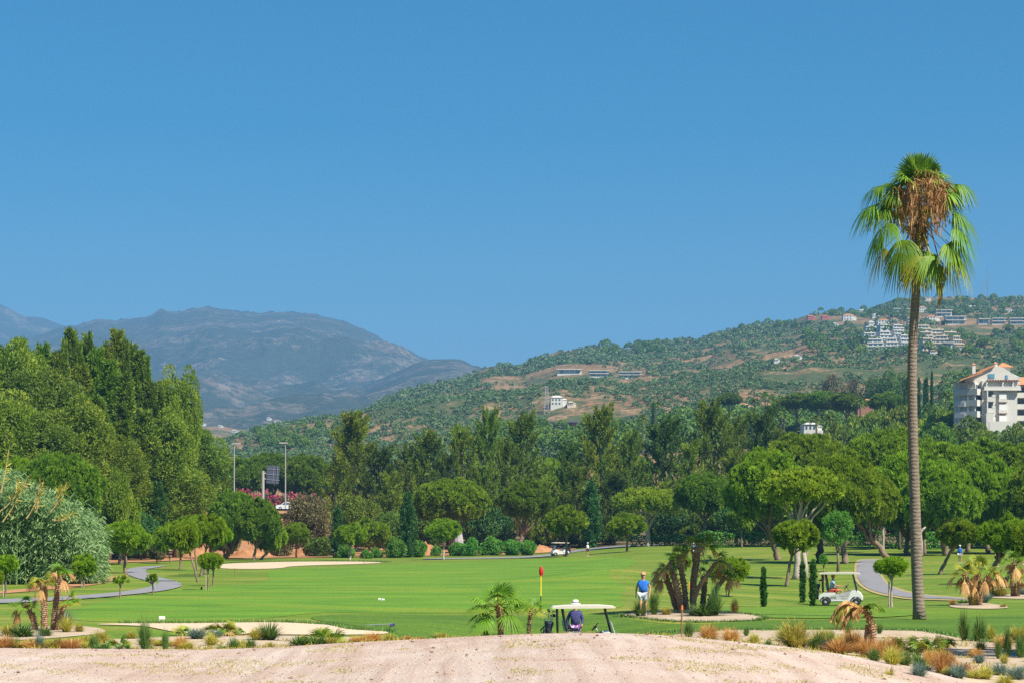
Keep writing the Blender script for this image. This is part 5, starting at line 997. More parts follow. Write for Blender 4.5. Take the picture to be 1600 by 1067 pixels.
def tall_palm():
    Y = hit(1437, 968)[1]; k = Y/F; bl = 1.02
    root, top, g, x0 = palm([(1437, 968), (1433, 900), (1430, 800), (1427, 700), (1425, 600), (1427, 520), (1432, 440), (1436, 345)], Y, .225, .145, 1.0, [], 'very tall fan palm with ringed grey trunk and brown seed clusters', None, 'tall_fan_palm', PALMBARK, 5)
    def put(az, dz, pitch, pet, b, kind, droop, nseg=30, spread=110, cup=.16, seed=1, rx=0):
        mat = {'g': L_PALM, 'y': L_PALMY, 'd': L_DEAD}[kind]; me = frond_me(seed, mat, pitch=pitch, pet=pet, bl=b, nseg=nseg, droop=droop, spread=spread, cup=cup)
        o = ob('frond' if kind != 'd' else 'dead_frond', me, root, (top.x, top.y, top.z+dz), (rx, 0, R(az)), 1.0); return o
    # head: young upright fans   (azimuth 0 = right, 270 = towards the camera)
    z0 = zp(318, Y)-g-top.z
    for i, (az, pi) in enumerate([(80, 88), (250, 84), (10, 80), (190, 80), (300, 72), (235, 70), (60, 66), (130, 66), (350, 62), (200, 60), (275, 62), (100, 50), (30, 48), (160, 46), (320, 50), (220, 48), (0, 42), (180, 42)]):
        put(az, z0+.1, pi, 1.0 if pi > 70 else 1.0, 1.12 if pi > 75 else .9, 'g', .12 if pi > 70 else .5, seed=i % 5+1, spread=70 if pi > 70 else 95)
    for i, (az, pi) in enumerate([(345, 26), (20, 22), (195, 26), (165, 20), (95, 20), (60, 15), (130, 10)]): put(az, z0+.05, pi, 1.0, .92, 'g', .75, seed=i % 4+10, spread=80)
    # drooping outer fans
    for i, (az, dz, pi, pet, b, kd, dr) in enumerate([(188, -.15, -8, 1.25, 1.0, 'g', .7), (181, -.2, 2, 1.55, 1.0, 'g', .8), (176, .25, 12, 1.25, .85, 'g', .8), (2, .25, 14, 1.3, .85, 'g', .8), (205, -.45, -20, 1.35, 1.0, 'g', .8), (170, -.5, -28, 1.45, .95, 'g', .8), (228, -.75, -36, 1.35, .95, 'g', .8), (184, -.9, -34, 1.5, .9, 'y', .8), (255, -1.1, -62, 1.15, .85, 'y', .6), (268, -.7, -74, 1.2, .9, 'g', .5),
        (-8, -.25, -10, 1.2, 1.05, 'g', .75), (-25, -.5, -22, 1.4, 1.0, 'g', .8), (12, -.6, -30, 1.5, 1.0, 'g', .8), (-42, -.8, -36, 1.45, .95, 'g', .8), (-15, -.95, -38, 1.6, .95, 'y', .8), (-66, -1.1, -56, 1.2, .85, 'g', .7), (60, -.9, -42, 1.3, .9, 'g', .8), (120, -.9, -42, 1.3, .9, 'g', .8), (90, -1.1, -60, 1.2, .85, 'y', .7), (-2, -1.1, -46, 1.5, .85, 'y', .8)]):
        put(az, z0+dz+.38, pi, pet+.12, b*1.08, kd, dr, seed=i % 6+20, spread=88, nseg=26)
    for j, (dx, dy, dz, n, sp, L) in enumerate([(-.85, -.55, .7, 60, .42, 1.8), (-.25, -.95, .9, 60, .42, 1.9), (.35, -1.0, 1.0, 60, .45, 2.0), (.9, -.6, .85, 60, .42, 1.8), (.15, -.7, 1.3, 44, .4, 1.3), (-.3, .6, .7, 36, .4, 1.8), (.5, .6, .7, 36, .45, 1.8), (-.55, -.8, .5, 44, .35, 2.0), (1.2, -.3, .7, 34, .3, 1.5), (-1.15, -.2, .6, 34, .3, 1.5), (.6, -.9, .5, 50, .4, 1.8)]):
        v = strands(40+j, int(n*.62), sp*.9, L*.8, .042, up=.35); o = mesh_np('seed_cluster', *v[:2], L_SEED, v[2], root); o.location = (top.x+dx*.82, top.y+dy*.8, top.z+z0+dz-.35)
    v = strands(60, 60, .24, 1.9, .05); o = mesh_np('dead_skirt', *v[:2], L_DEAD, v[2], root); o.location = (top.x, top.y, top.z+z0-.6)
    v = strands(61, 34, .10, 1.45, .06); o = mesh_np('dead_frond', *v[:2], L_DEAD, v[2], root); o.location = ((1468-800)*k-x0, -.2, zp(418, Y)-g)
    m = MB(); m.tube([(top.x, 0, top.z+z0), (top.x+.4, -.1, top.z+z0-.9), ((1468-800)*k-x0, -.2, zp(420, Y)-g)], [.03, .025, .02], 5); m.build('stalk', L_DEAD, root)
L_SEED = leafmat('seed_stalks', (.26, .12, .05), (.58, .33, .15), .3, (.7, .46, .22))
tall_palm()
CG = 'stems of the centre palm clump'; Yc = hit(1080, 957)[1]
palm([(1060, 956), (1051, 930), (1038, 895)], Yc+.4, .17, .15, 1.15, ring(5, 10, 50, 'g', 1)+ring(12, -30, 25, 'd', 2, 120, 250), 'leftmost thick leaning stem of the centre palm clump', CG, seed=1, skirt=0)
palm([(1067, 958), (1059, 925), (1050, 890)], Yc-.4, .17, .15, 1.25, ring(5, 20, 60, 'y', 3, 120, 220)+[(180, 32, 'd'), (170, 20, 'd'), (195, 8, 'd'), (200, 30, 'd'), (160, 0, 'd'), (185, 45, 'd'), (188, -5, 'd'), (210, 15, 'd'), (230, 20, 'd')], 'sunlit stem with a brown dead head leaning left over the golfer', CG, seed=2)
palm([(1073, 957), (1069, 915), (1060, 868)], Yc, .15, .13, 1.1, ring(7, 30, 75, 'y', 5)+ring(5, 10, 40, 'g', 6)+ring(4, -10, 20, 'd', 7), 'yellow headed palm stem just left of the tallest stem', CG, seed=3)
palm([(1084, 957), (1083, 915), (1091, 853)], Yc+.3, .16, .19, 1.75, ring(6, 25, 75, 'g', 8)+ring(4, 25, 75, 'y', 88)+ring(6, 5, 35, 'd', 9)+[(0, 30, 'g'), (180, 28, 'g'), (270, 50, 'g')], 'tallest stem of the centre palm clump with a dark shaggy head', CG, seed=4, skirt=14)
palm([(1079, 958), (1088, 925), (1101, 903), (1119, 878)], Yc-.6, .14, .10, 1.2, ring(3, 20, 60, 'g', 10)+ring(3, 30, 70, 'y', 90)+ring(8, -20, 40, 'd', 11, -70, 70)+ring(3, 10, 40, 'y', 12), 'stem bending right out of the centre clump with brown fronds', CG, seed=5)
palm([(1097, 953), (1100, 925), (1101, 899)], Yc+.7, .15, .13, 1.05, ring(5, 20, 70, 'g', 13)+ring(4, -10, 30, 'd', 14), 'straight short stem behind the right side of the centre clump', CG, seed=6)
palm([(1102, 950), (1116, 925), (1134, 900)], Yc+.2, .14, .12, 1.1, ring(3, 10, 60, 'g', 15)+ring(3, 20, 70, 'y', 95)+ring(7, -35, 25, 'd', 16, -80, 80), 'rightmost leaning stem of the centre clump with drooping dead fronds', CG, seed=7)
LG = 'stems of the left palm clump'; Yl = hit(85, 985)[1]
palm([(57, 980), (50, 962), (39, 946)], Yl, .13, .11, .95, ring(9, 10, 65, 'g', 21)+ring(4, -40, 0, 'd', 22, 120, 240), 'low palm stem leaning left with drooping green fronds', LG, seed=11)
palm([(70, 982), (69, 950), (68, 911)], Yl-.3, .14, .12, .95, ring(6, 20, 75, 'y', 23)+ring(8, -20, 35, 'd', 24, 90, 270)+ring(3, 0, 40, 'g', 25), 'sunlit upright palm stem, second of the left clump', LG, seed=12)
palm([(83, 985), (87, 945), (93, 900)], Yl+.2, .13, .11, 1.0, ring(6, 30, 80, 'g', 26)+ring(9, -10, 50, 'd', 27), 'tallest dark stem of the left palm clump with brown and green head', LG, seed=13)
palm([(91, 984), (95, 960), (102, 938)], Yl, .12, .09, .95, ring(6, 15, 60, 'g', 28, -70, 70)+ring(4, 0, 40, 'y', 29, -90, 60), 'short right leaning palm stem of the left clump', LG, seed=14)
Y3 = 60.
palm([(784, 997), (782, 975), (778, 944)], Y3, .13, .10, 1.3, ring(13, 8, 85, 'g', 31)+ring(4, -35, 0, 'g', 32), 'stiff green fan palm with short trunk left of the red flag', 'young fan palms behind the pink mound', seed=21)
palm([(762, 1000), (761, 996)], Y3, .06, .05, .42, ring(8, 10, 75, 'g', 33), 'tiny fan palm at the foot of the stiff green fan palm', 'young fan palms behind the pink mound', seed=22)
palm([(825, 997), (827, 972), (832, 950)], Y3+1, .09, .06, .62, ring(6, 30, 80, 'g', 34)+ring(6, -25, 30, 'y', 35), 'slender palm with thin drooping fronds left of the near golf cart', 'young fan palms behind the pink mound', seed=23, skirt=6)
RG = 'stems of the right palm beds'; Yr = hit(1525, 946)[1]
palm([(1519, 946), (1513, 920), (1507, 895)], Yr, .15, .12, 1.1, ring(7, 15, 70, 'y', 41)+ring(5, -30, 20, 'd', 42), 'left stem of the right palm bed leaning left with yellow fronds', RG, seed=31)
palm([(1527, 946), (1527, 915), (1529, 890)], Yr+.4, .17, .14, 1.15, ring(7, 30, 80, 'y', 43)+ring(5, -20, 30, 'd', 44)+ring(3, 10, 50, 'g', 45), 'middle upright stem of the right palm bed', RG, seed=32)
palm([(1530, 946), (1537, 920), (1541, 900)], Yr-.3, .12, .10, 1.0, ring(5, 20, 70, 'y', 46, -80, 80)+ring(6, -25, 30, 'd', 47), 'right leaning stem of the right palm bed', RG, seed=33)
Yq = hit(1583, 932)[1]
palm([(1564, 930), (1560, 910), (1556, 895)], Yq+2, .13, .11, 1.0, ring(4, 10, 60, 'g', 48)+ring(7, -40, 10, 'd', 49), 'dead headed stem between the two right palm beds', RG, seed=34)
palm([(1584, 931), (1583, 905), (1584, 878)], Yq, .18, .14, 1.15, ring(8, 30, 80, 'g', 50)+ring(5, -40, 10, 'd', 51), 'thick stem with green fronds in the far right bed', RG, seed=35)
palm([(1590, 931), (1592, 915), (1594, 905)], Yq-.3, .12, .1, .95, ring(6, 20, 70, 'y', 52)+ring(3, -30, 10, 'd', 53), 'short stem beside the thick one in the far right bed', RG, seed=36)
palm([(1762, 1100), (1760, 900), (1755, 690)], 49.5, .2, .16, 2.6, ring(16, 10, 80, 'g', 91)+ring(8, -40, 10, 'g', 92)+ring(5, -50, -10, 'd', 93), 'fan palm standing just outside the right edge, seen only by its shadow on the sand', None, seed=91)
# bent date palm
def feather(seed, L, arch, n=26, w=.02, ll=.26):
    rng = np.random.default_rng(seed); t = np.linspace(.05, 1, n); X = L*t*(1-.12*t); Zq = arch*np.sin(t*1.5)*L*.5-L*.85*t**2.2; P = np.stack([X, 0*t, Zq], 1); T_ = unit(np.gradient(P, axis=0)); parts = []
    for s in (-1, 1):
        D = unit(T_*.7+np.array([0, s*.7, 0])+np.array([0, 0, -.45])); parts.append(blades(P, D, ll*(1.1-.5*t), w*2.2, rng, rng.uniform(0, 1, n), True))
    parts.append(blades(P[:-1], T_[:-1], L/n*1.7, w*1.6, rng, np.full(n-1, .8), True)); return join(parts)
def bent_palm():
    Y = 49.; root, top, g, x0 = palm([(1365, 1007), (1364, 988), (1360, 970), (1353, 956), (1344, 950)], Y, .115, .075, 1, [], 'bent small date palm with brown fronds drooping to the left', None, 'bent_palm', PALMFIB, 71)
    for i, (az, L, ar, mat) in enumerate([(175, .75, .9, L_DEAD), (190, .8, .7, L_PALMY), (165, .7, .5, L_DEAD), (205, .62, .9, L_DEAD), (150, .66, .8, L_PALMY), (180, .6, .2, L_DEAD), (195, .5, 0, L_DEAD), (240, .45, .6, L_DEAD), (120, .45, .6, L_PALM), (185, .82, 1.1, L_DEAD), (172, .7, .7, L_DEAD)]):
        v = feather(i, L, ar); o = mesh_np('frond', *v[:2], mat, v[2], root); o.location = (top.x+.03*(i % 3), top.y, top.z+.02); o.rotation_euler = (0, 0, R(az))
    for i, a in enumerate((-60, -20, 20)):
        v = feather(20+i, .5, 1.0); o = mesh_np('frond', *v[:2], L_PALM, v[2], root); o.location = (top.x+.1, top.y, top.z-.05); o.rotation_euler = (0, R(-25), R(a))
    m = MB(); m.tube([(-.14, .15, -.1), (-.14, .15, .35), (-.12, .15, .75)], [.09, .08, .06], 9); m.build('stump', PALMFIB, root)
bent_palm()
# low spiky palms and yuccas without a trunk
def fanbush(px, pb, h, w, kinds, lab, seed, n=12, Y=None, pit=(15, 80), group='low fan palms in the planting beds', name='low_fan_palm'):
    x, y = hit(px, pb) if Y is None else at(px, Y); g = gz(x, y); k = y/F; root = empty(name, (x, y, g), 0, lab, 'fan palm', group); s = h*k/1.25; rng = random.Random(seed)
    for i in range(n):
        kd = kinds[i % len(kinds)]; pb_ = round(rng.uniform(*pit)/15)*15; me = frond_me((i % 3)+10*int(pb_+90), {'g': L_PALM, 'y': L_PALMY, 'd': L_DEAD}[kd], pitch=pb_, pet=.75, bl=.75, nseg=22, droop=.35, spread=100, cup=.15)
        o = ob('frond', me, root, (rng.uniform(-.3, .3)*w*k, rng.uniform(-.15, .15), 0), (0, 0, rng.uniform(0, 6.28)), s*rng.uniform(.7, 1.05))
    m = MB(); m.tube([(0, 0, -.1), (0, 0, .1*s)], [.07*s, .05*s], 7); m.build('stem', PALMFIB, root)
fanbush(1425, 1004, 36, 24, 'ygy', 'yellow green low fan palm left of the tall palm foot', 1, Y=52, n=14)
fanbush(1450, 1004, 38, 22, 'yyg', 'golden low fan palm right of the tall palm foot', 2, Y=50.5, n=14)
fanbush(1475, 1000, 34, 14, 'ygd', 'low fan palm with orange tips, rightmost at the tall palm foot', 3, Y=53, n=10)
fanbush(1395, 1003, 40, 6, 'dyg', 'sparse half dead little palm left of the tall palm foot', 4, Y=51, n=6, pit=(50, 85))
fanbush(510, 1000, 40, 40, 'ggy', 'wide green and yellow fan palm bush in front of the bunker', 5, Y=57, n=18)
fanbush(480, 1003, 26, 30, 'gyy', 'low green palm bush left beside the wide one', 6, Y=56, n=12)
fanbush(540, 1002, 24, 20, 'yyg', 'low yellowish palm bush right beside the wide one', 7, Y=56, n=10)
fanbush(289, 993, 27, 6, 'gy', 'small spiky fan palm on a short stem before the bunker', 8, n=9, pit=(30, 80))
fanbush(358, 993, 36, 34, 'ygdy', 'tangled yellow and brown fan palm before the bunker middle', 9, n=18)
fanbush(330, 991, 24, 20, 'gyg', 'green fan palm left of the tangled one', 10, n=9)
fanbush(385, 992, 22, 16, 'gyd', 'small fan palm right of the tangled one', 11, n=9)
fanbush(186, 1017, 36, 14, 'gyg', 'spiky narrow fronded plant behind the sand track on the left', 12, Y=50, n=9, pit=(45, 85))
# ------------------------------------------------------------------ grass tufts
def tuft(seed, n, spread, bend, w, base=.15, sect=3):
    rng = np.random.default_rng(seed); a = rng.uniform(0, 6.28, n); r = base*np.sqrt(rng.uniform(0, 1, n)); P = np.stack([np.cos(a)*r, np.sin(a)*r, 0*a], 1); out = np.stack([np.cos(a), np.sin(a), 0*a], 1)*rng.uniform(.2, 1, n)[:, None]*spread
    h = rng.uniform(.35, 1.08, n)*(1-.55*(np.linalg.norm(out, axis=1)/spread)**1.5); V, T, C = [], [], []; s = unit(np.cross(np.tile([0, 0, 1.], (n, 1)), out+rng.normal(0, .1, (n, 3)))); prev = None; lv = []
    for q in range(sect+1):
        t = q/sect; c = P+out*(t**1.5)[..., None] if hasattr(t, '__len__') else P+out*t**1.5; c = c+np.stack([0*h, 0*h, h*(t-bend*t**2.5)], 1); ww = w*(1-t)*.5+w*.06
        lv.append(np.stack([c-s*ww, c+s*ww], 1))
    V = np.stack(lv, 1).reshape(-1, 3); b = np.arange(n)[:, None]*(2*(sect+1)); T = np.concatenate([b+[2*q, 2*q+1, 2*q+3] for q in range(sect)]+[b+[2*q, 2*q+3, 2*q+2] for q in range(sect)]); return V, T, np.repeat(np.clip(rng.uniform(0, 1, n), 0, 1), 2*(sect+1))
TK = {'u': (lambda s: tuft(s, 420, .75, .16, .045, .16), L_GGR, 'green upright'), 'o': (lambda s: tuft(s, 900, .95, .26, .03, .22), L_ORANGE, 'orange feathery'), 'y': (lambda s: tuft(s, 480, .95, .32, .04, .18), L_YGR, 'yellow arching'), 'b': (lambda s: tuft(s, 600, .95, .3, .035, .25), L_BLUE, 'blue grey'),
      'g': (lambda s: tuft(s, 240, 1.0, .45, .06, .25), L_GGR, 'broad leaved green'), 'w': (lambda s: tuft(s, 70, .8, .5, .05, .2), L_YGR, 'thin straw coloured')}
REG = {}
def add_t(region, items):
    for it in items: REG.setdefault((region, it[4]), []).append(it)
add_t('in the left palm bed', [(14, 993, 18, 26, 'y'), (36, 995, 22, 38, 'g'), (70, 994, 14, 24, 'u'), (104, 988, 26, 20, 'y'), (100, 978, 26, 24, 'b'), (124, 987, 14, 14, 'y')])
add_t('behind the left end of the sand track', [(8, 1017, 20, 30, 'o'), (30, 1016, 14, 20, 'y'), (48, 1018, 14, 26, 'o'), (62, 1019, 24, 12, 'b'), (80, 1019, 20, 26, 'y'), (90, 1017, 18, 16, 'u'), (114, 1012, 14, 30, 'o'), (136, 1008, 14, 22, 'y'), (158, 1005, 20, 24, 'y'), (0, 1012, 14, 20, 'o'), (96, 1020, 14, 20, 'o')])
add_t('before the left bunker', [(160, 1021, 16, 24, 'g'), (226, 1021, 36, 22, 'u'), (258, 1018, 28, 12, 'u'), (205, 998, 12, 16, 'y'), (308, 998, 17, 24, 'b'), (337, 996, 13, 16, 'b'), (347, 1017, 11, 18, 'g'), (365, 1017, 16, 16, 'u'), (392, 1015, 14, 18, 'u'), (420, 1000, 26, 38, 'u'), (400, 1000, 22, 20, 'y'), (360, 1016, 8, 30, 'w')])
add_t('behind the middle of the sand track', [(470, 1012, 24, 34, 'g'), (497, 1012, 20, 30, 'g'), (518, 1012, 14, 20, 'y'), (560, 1005, 12, 26, 'o'), (583, 1003, 12, 26, 'o'), (608, 1003, 14, 18, 'y'), (636, 1002, 8, 16, 'o'), (690, 998, 12, 22, 'y'), (655, 1001, 6, 18, 'o'), (720, 996, 5, 22, 'w'), (1000, 995, 7, 18, 'w')])
add_t('in the centre palm bed', [(1000, 963, 22, 24, 'u'), (1022, 961, 30, 16, 'u'), (1041, 961, 12, 15, 'y'), (1100, 962, 24, 46, 'g'), (1118, 962, 38, 20, 'u'), (1148, 958, 20, 10, 'o'), (1085, 961, 10, 18, 'b')])
add_t('along the right shoulder of the sand track', [(1076, 997, 20, 16, 'u'), (1108, 1001, 22, 26, 'o'), (1142, 1004, 20, 24, 'o'), (1166, 994, 12, 10, 'u'), (1178, 1005, 16, 16, 'y'), (1200, 1010, 10, 14, 'u'), (1243, 1014, 38, 46, 'y'), (1232, 1008, 26, 30, 'u'), (1290, 1006, 26, 24, 'y'), (1270, 1014, 16, 22, 'u'), (1295, 1018, 18, 20, 'b'), (1310, 1022, 24, 34, 'o'), (1332, 1020, 30, 30, 'o'), (1356, 1026, 24, 30, 'o'), (1376, 1030, 24, 30, 'o'), (1394, 1040, 32, 26, 'y'), (1414, 1040, 18, 24, 'u'), (1366, 1034, 16, 20, 'u'), (1380, 1012, 12, 20, 'u'), (1400, 1018, 20, 36, 'g')])
add_t('in the sandy bed below the tall palm', [(1325, 992, 18, 12, 'u'), (1374, 990, 16, 10, 'u'), (1506, 1001, 34, 16, 'u'), (1530, 1002, 34, 24, 'u'), (1548, 998, 20, 14, 'y'), (1560, 1030, 30, 12, 'u'), (1574, 1026, 38, 14, 'u'), (1595, 1028, 30, 18, 'u'), (1590, 1000, 24, 26, 'y'), (1480, 1001, 6, 10, 'w')])
add_t('at the bottom right corner', [(1452, 1040, 22, 18, 'o'), (1474, 1053, 38, 30, 'o'), (1500, 1056, 22, 38, 'o'), (1520, 1060, 16, 24, 'y'), (1445, 1048, 10, 26, 'g'), (1540, 1062, 24, 22, 'y'), (1562, 1056, 18, 22, 'b'), (1586, 1062, 18, 24, 'b'), (1570, 1072, 20, 26, 'y'), (1600, 1050, 12, 18, 'b'), (1390, 1075, 24, 22, 'w')])
add_t('in the small right palm beds', [(1522, 946, 16, 12, 'y'), (1538, 941, 14, 14, 'b'), (1567, 949, 8, 9, 'y'), (1488, 944, 7, 8, 'o'), (1505, 943, 8, 18, 'g'), (1562, 931, 12, 26, 'y'), (1600, 929, 14, 16, 'b'), (1545, 936, 10, 10, 'b')])
ORD = ['leftmost', 'second', 'third', 'fourth', 'fifth', 'sixth', 'seventh', 'eighth', 'ninth', 'tenth', 'eleventh', 'twelfth', 'thirteenth', 'fourteenth', 'fifteenth', 'sixteenth', 'seventeenth', 'eighteenth', 'nineteenth', 'twentieth']
_r = random.Random(44)
for _ in range(16): _p = _r.uniform(1215, 1500); add_t('along the right shoulder of the sand track', [(_p, np.interp(_p, [1200, 1300, 1400, 1500], [1008, 1018, 1036, 1056])-_r.uniform(0, 14), _r.uniform(12, 24), _r.uniform(14, 28), _r.choice('ooyyug'))])
for _ in range(14): _p = _r.uniform(1420, 1620); add_t('at the bottom right corner', [(_p, _r.uniform(1012, 1062), _r.uniform(10, 24), _r.uniform(12, 26), _r.choice('oyybu'))])
for _ in range(22): _p = _r.uniform(0, 430); add_t('behind the left end of the sand track', [(_p, _r.uniform(1006, 1019), _r.uniform(8, 18), _r.uniform(14, 28), _r.choice('oyyug'))])
for (region, kd), its in REG.items():
    its.sort(); fn, mat, word = TK[kd]
    for i, (px, pb, h, w, _) in enumerate(its):
        pr = None; x, y = hit(px, pb, 43.5 if pb > 1000 and px < 1330 else 36.5)
        me = crown_me(('tuft', kd, i % 3), lambda: fn(900+i*7+ord(kd)), mat); k = y/F; who = ('only' if len(its) == 1 else 'rightmost' if i == len(its)-1 else ORD[i])
        o = ob('grass_tuft', me, None, (x, y, gz(x, y)-.01), (0, 0, px*1.1), (w*k*1.1, w*k*1.1, h*k*1.9*(.85+.3*((px*7.3) % 1)) )); tag(o, f'{who} {word} grass tuft {region}', 'grass tuft', f'{word} grass tufts {region}')
# ------------------------------------------------------------------ cane thicket
def canes():
    rng = np.random.default_rng(9); Y0 = 128.; k = Y0/F; px0 = -45; root = empty('cane_thicket', (at(50, Y0)[0], Y0, gz(*at(50, Y0))), 0, 'dense blue green cane thicket filling the left edge of the course', 'cane thicket'); x0 = root.location.x; g = root.location.z
    env = np.interp; parts = []; sp = []
    for _ in range(1150):
        px = rng.uniform(px0, 142); dy = rng.uniform(0, 9); top = env(px, [-45, 0, 40, 75, 100, 120, 135, 145], [725, 752, 765, 785, 800, 818, 845, 880])+rng.uniform(0, 60)*rng.uniform(0, 1)**1.2; yy = Y0+dy*(1 if px < 120 else .5); x = (px-800)*k-x0; h = max(.8, (zp(top, Y0)-g)); lean = rng.uniform(-.12, .16); lx, ly = lean*h, rng.uniform(-.12, .02)*h
        n = int(5+h*4.5); t = np.sort(rng.uniform(.04, 1, n)); P = np.stack([x+lx*t**1.6, yy-Y0+ly*t**1.6, h*t], 1); a = rng.uniform(0, 6.28, n); D = unit(np.stack([np.cos(a)*.8, np.sin(a)*.8, rng.uniform(-.1, 1.0, n)], 1)); parts.append(blades(P, D, rng.uniform(.35, .75, n), .085, rng, np.clip(rng.normal(.5, .25, n), 0, 1), True))
        D2 = unit(D*[1, 1, 0]+[0, 0, -.7]); parts.append(blades(P+D*.4, D2, .35, .06, rng, np.clip(rng.normal(.6, .25, n), 0, 1), True)); sp.append(blades(P[:1]*[1, 1, 0], unit(P[-1:]-P[:1]*[1, 1, 0]), h*.95, .06, rng, np.array([.5])))
    v = join(parts); mesh_np('leaves', *v[:2], L_CANE, v[2], root); v = join(sp); mesh_np('stems', *v[:2], L_CANE, v[2], root)
    for i, (a, b) in enumerate([((8, 815), (48, 742)), ((2, 800), (40, 755)), ((45, 810), (70, 757)), ((82, 800), (108, 752)), ((60, 800), (66, 752)), ((85, 812), (120, 800)), ((5, 770), (18, 700)), ((92, 780), (98, 760)), ((28, 770), (30, 748))]):
        m = MB(); pa = [((a[0]+(b[0]-a[0])*t-800)*k-x0, -.6, zp(a[1]+(b[1]-a[1])*t, Y0)-g-.25*math.sin(t*3)) for t in (0, .3, .6, 1)]; m.tube(pa, [.06, .05, .035, .02], 5); q = m.build('dry_stalk', M_DRYST, root)
        r2 = np.random.default_rng(i); tt = r2.uniform(.25, 1, 26); PP = np.array([np.interp(tt, [0, .3, .6, 1], [p[c] for p in pa]) for c in range(3)]).T; v = blades(PP, unit(rnd_dir(r2, 26)+[.6, 0, .6]), .5, .07, r2, r2.uniform(.3, 1, 26), True); mesh_np('dry_leaves', *v[:2], L_YGR, v[2], q)
M_DRYST = plain('dry_cane', (.42, .33, .15), .8, var=.2, nscale=4)
canes()

# ------------------------------------------------------------------ golf carts
M_CARTW = plain('cart_white', (.70, .70, .70), .35, var=.03); M_ROOF = plain('cart_roof', (.62, .56, .48), .5, var=.04); M_SEAT = plain('grey_seat', (.34, .44, .50), .6, var=.08); M_SCREEN = plain('clear_screen', (.42, .55, .62), .15, var=.1, nscale=2, spec=.8)
M_BAG = plain('dark_bag', (.02, .022, .045), .6, var=.2); M_BAGR = plain('maroon_bag', (.12, .02, .03), .6, var=.2); M_CLUB = plain('club_steel', (.5, .5, .52), .3, .8, var=.05); M_REDS = plain('red_seat', (.38, .05, .04), .6); M_TYRE = plain('rubber', (.025, .025, .027), .8)
M_RIM = plain('wheel_rim', (.55, .55, .55), .4, .4); M_YEL = plain('yellow_paint', (.75, .62, .04), .5); M_REDF = plain('red_flag_cloth', (.62, .02, .03), .7); M_ORA = plain('orange_paint', (.8, .20, .04), .6)
def wheel(root, x, y, r=.22):
    t = MB(); t.lathe([(r*.45, -.08), (r*.8, -.1), (r, -.07), (r, .07), (r*.8, .1), (r*.45, .08)], (0, 0, 0), 20, 'y'); w = t.build('wheel', M_TYRE, root, True); w.location = (x, y, r)
    m = MB(); m.lathe([(0, -.06), (r*.35, -.065), (r*.5, -.03), (r*.5, .03), (r*.35, .065), (0, .06)], (0, 0, 0), 14, 'y'); m.build('rim', M_RIM, w, True)
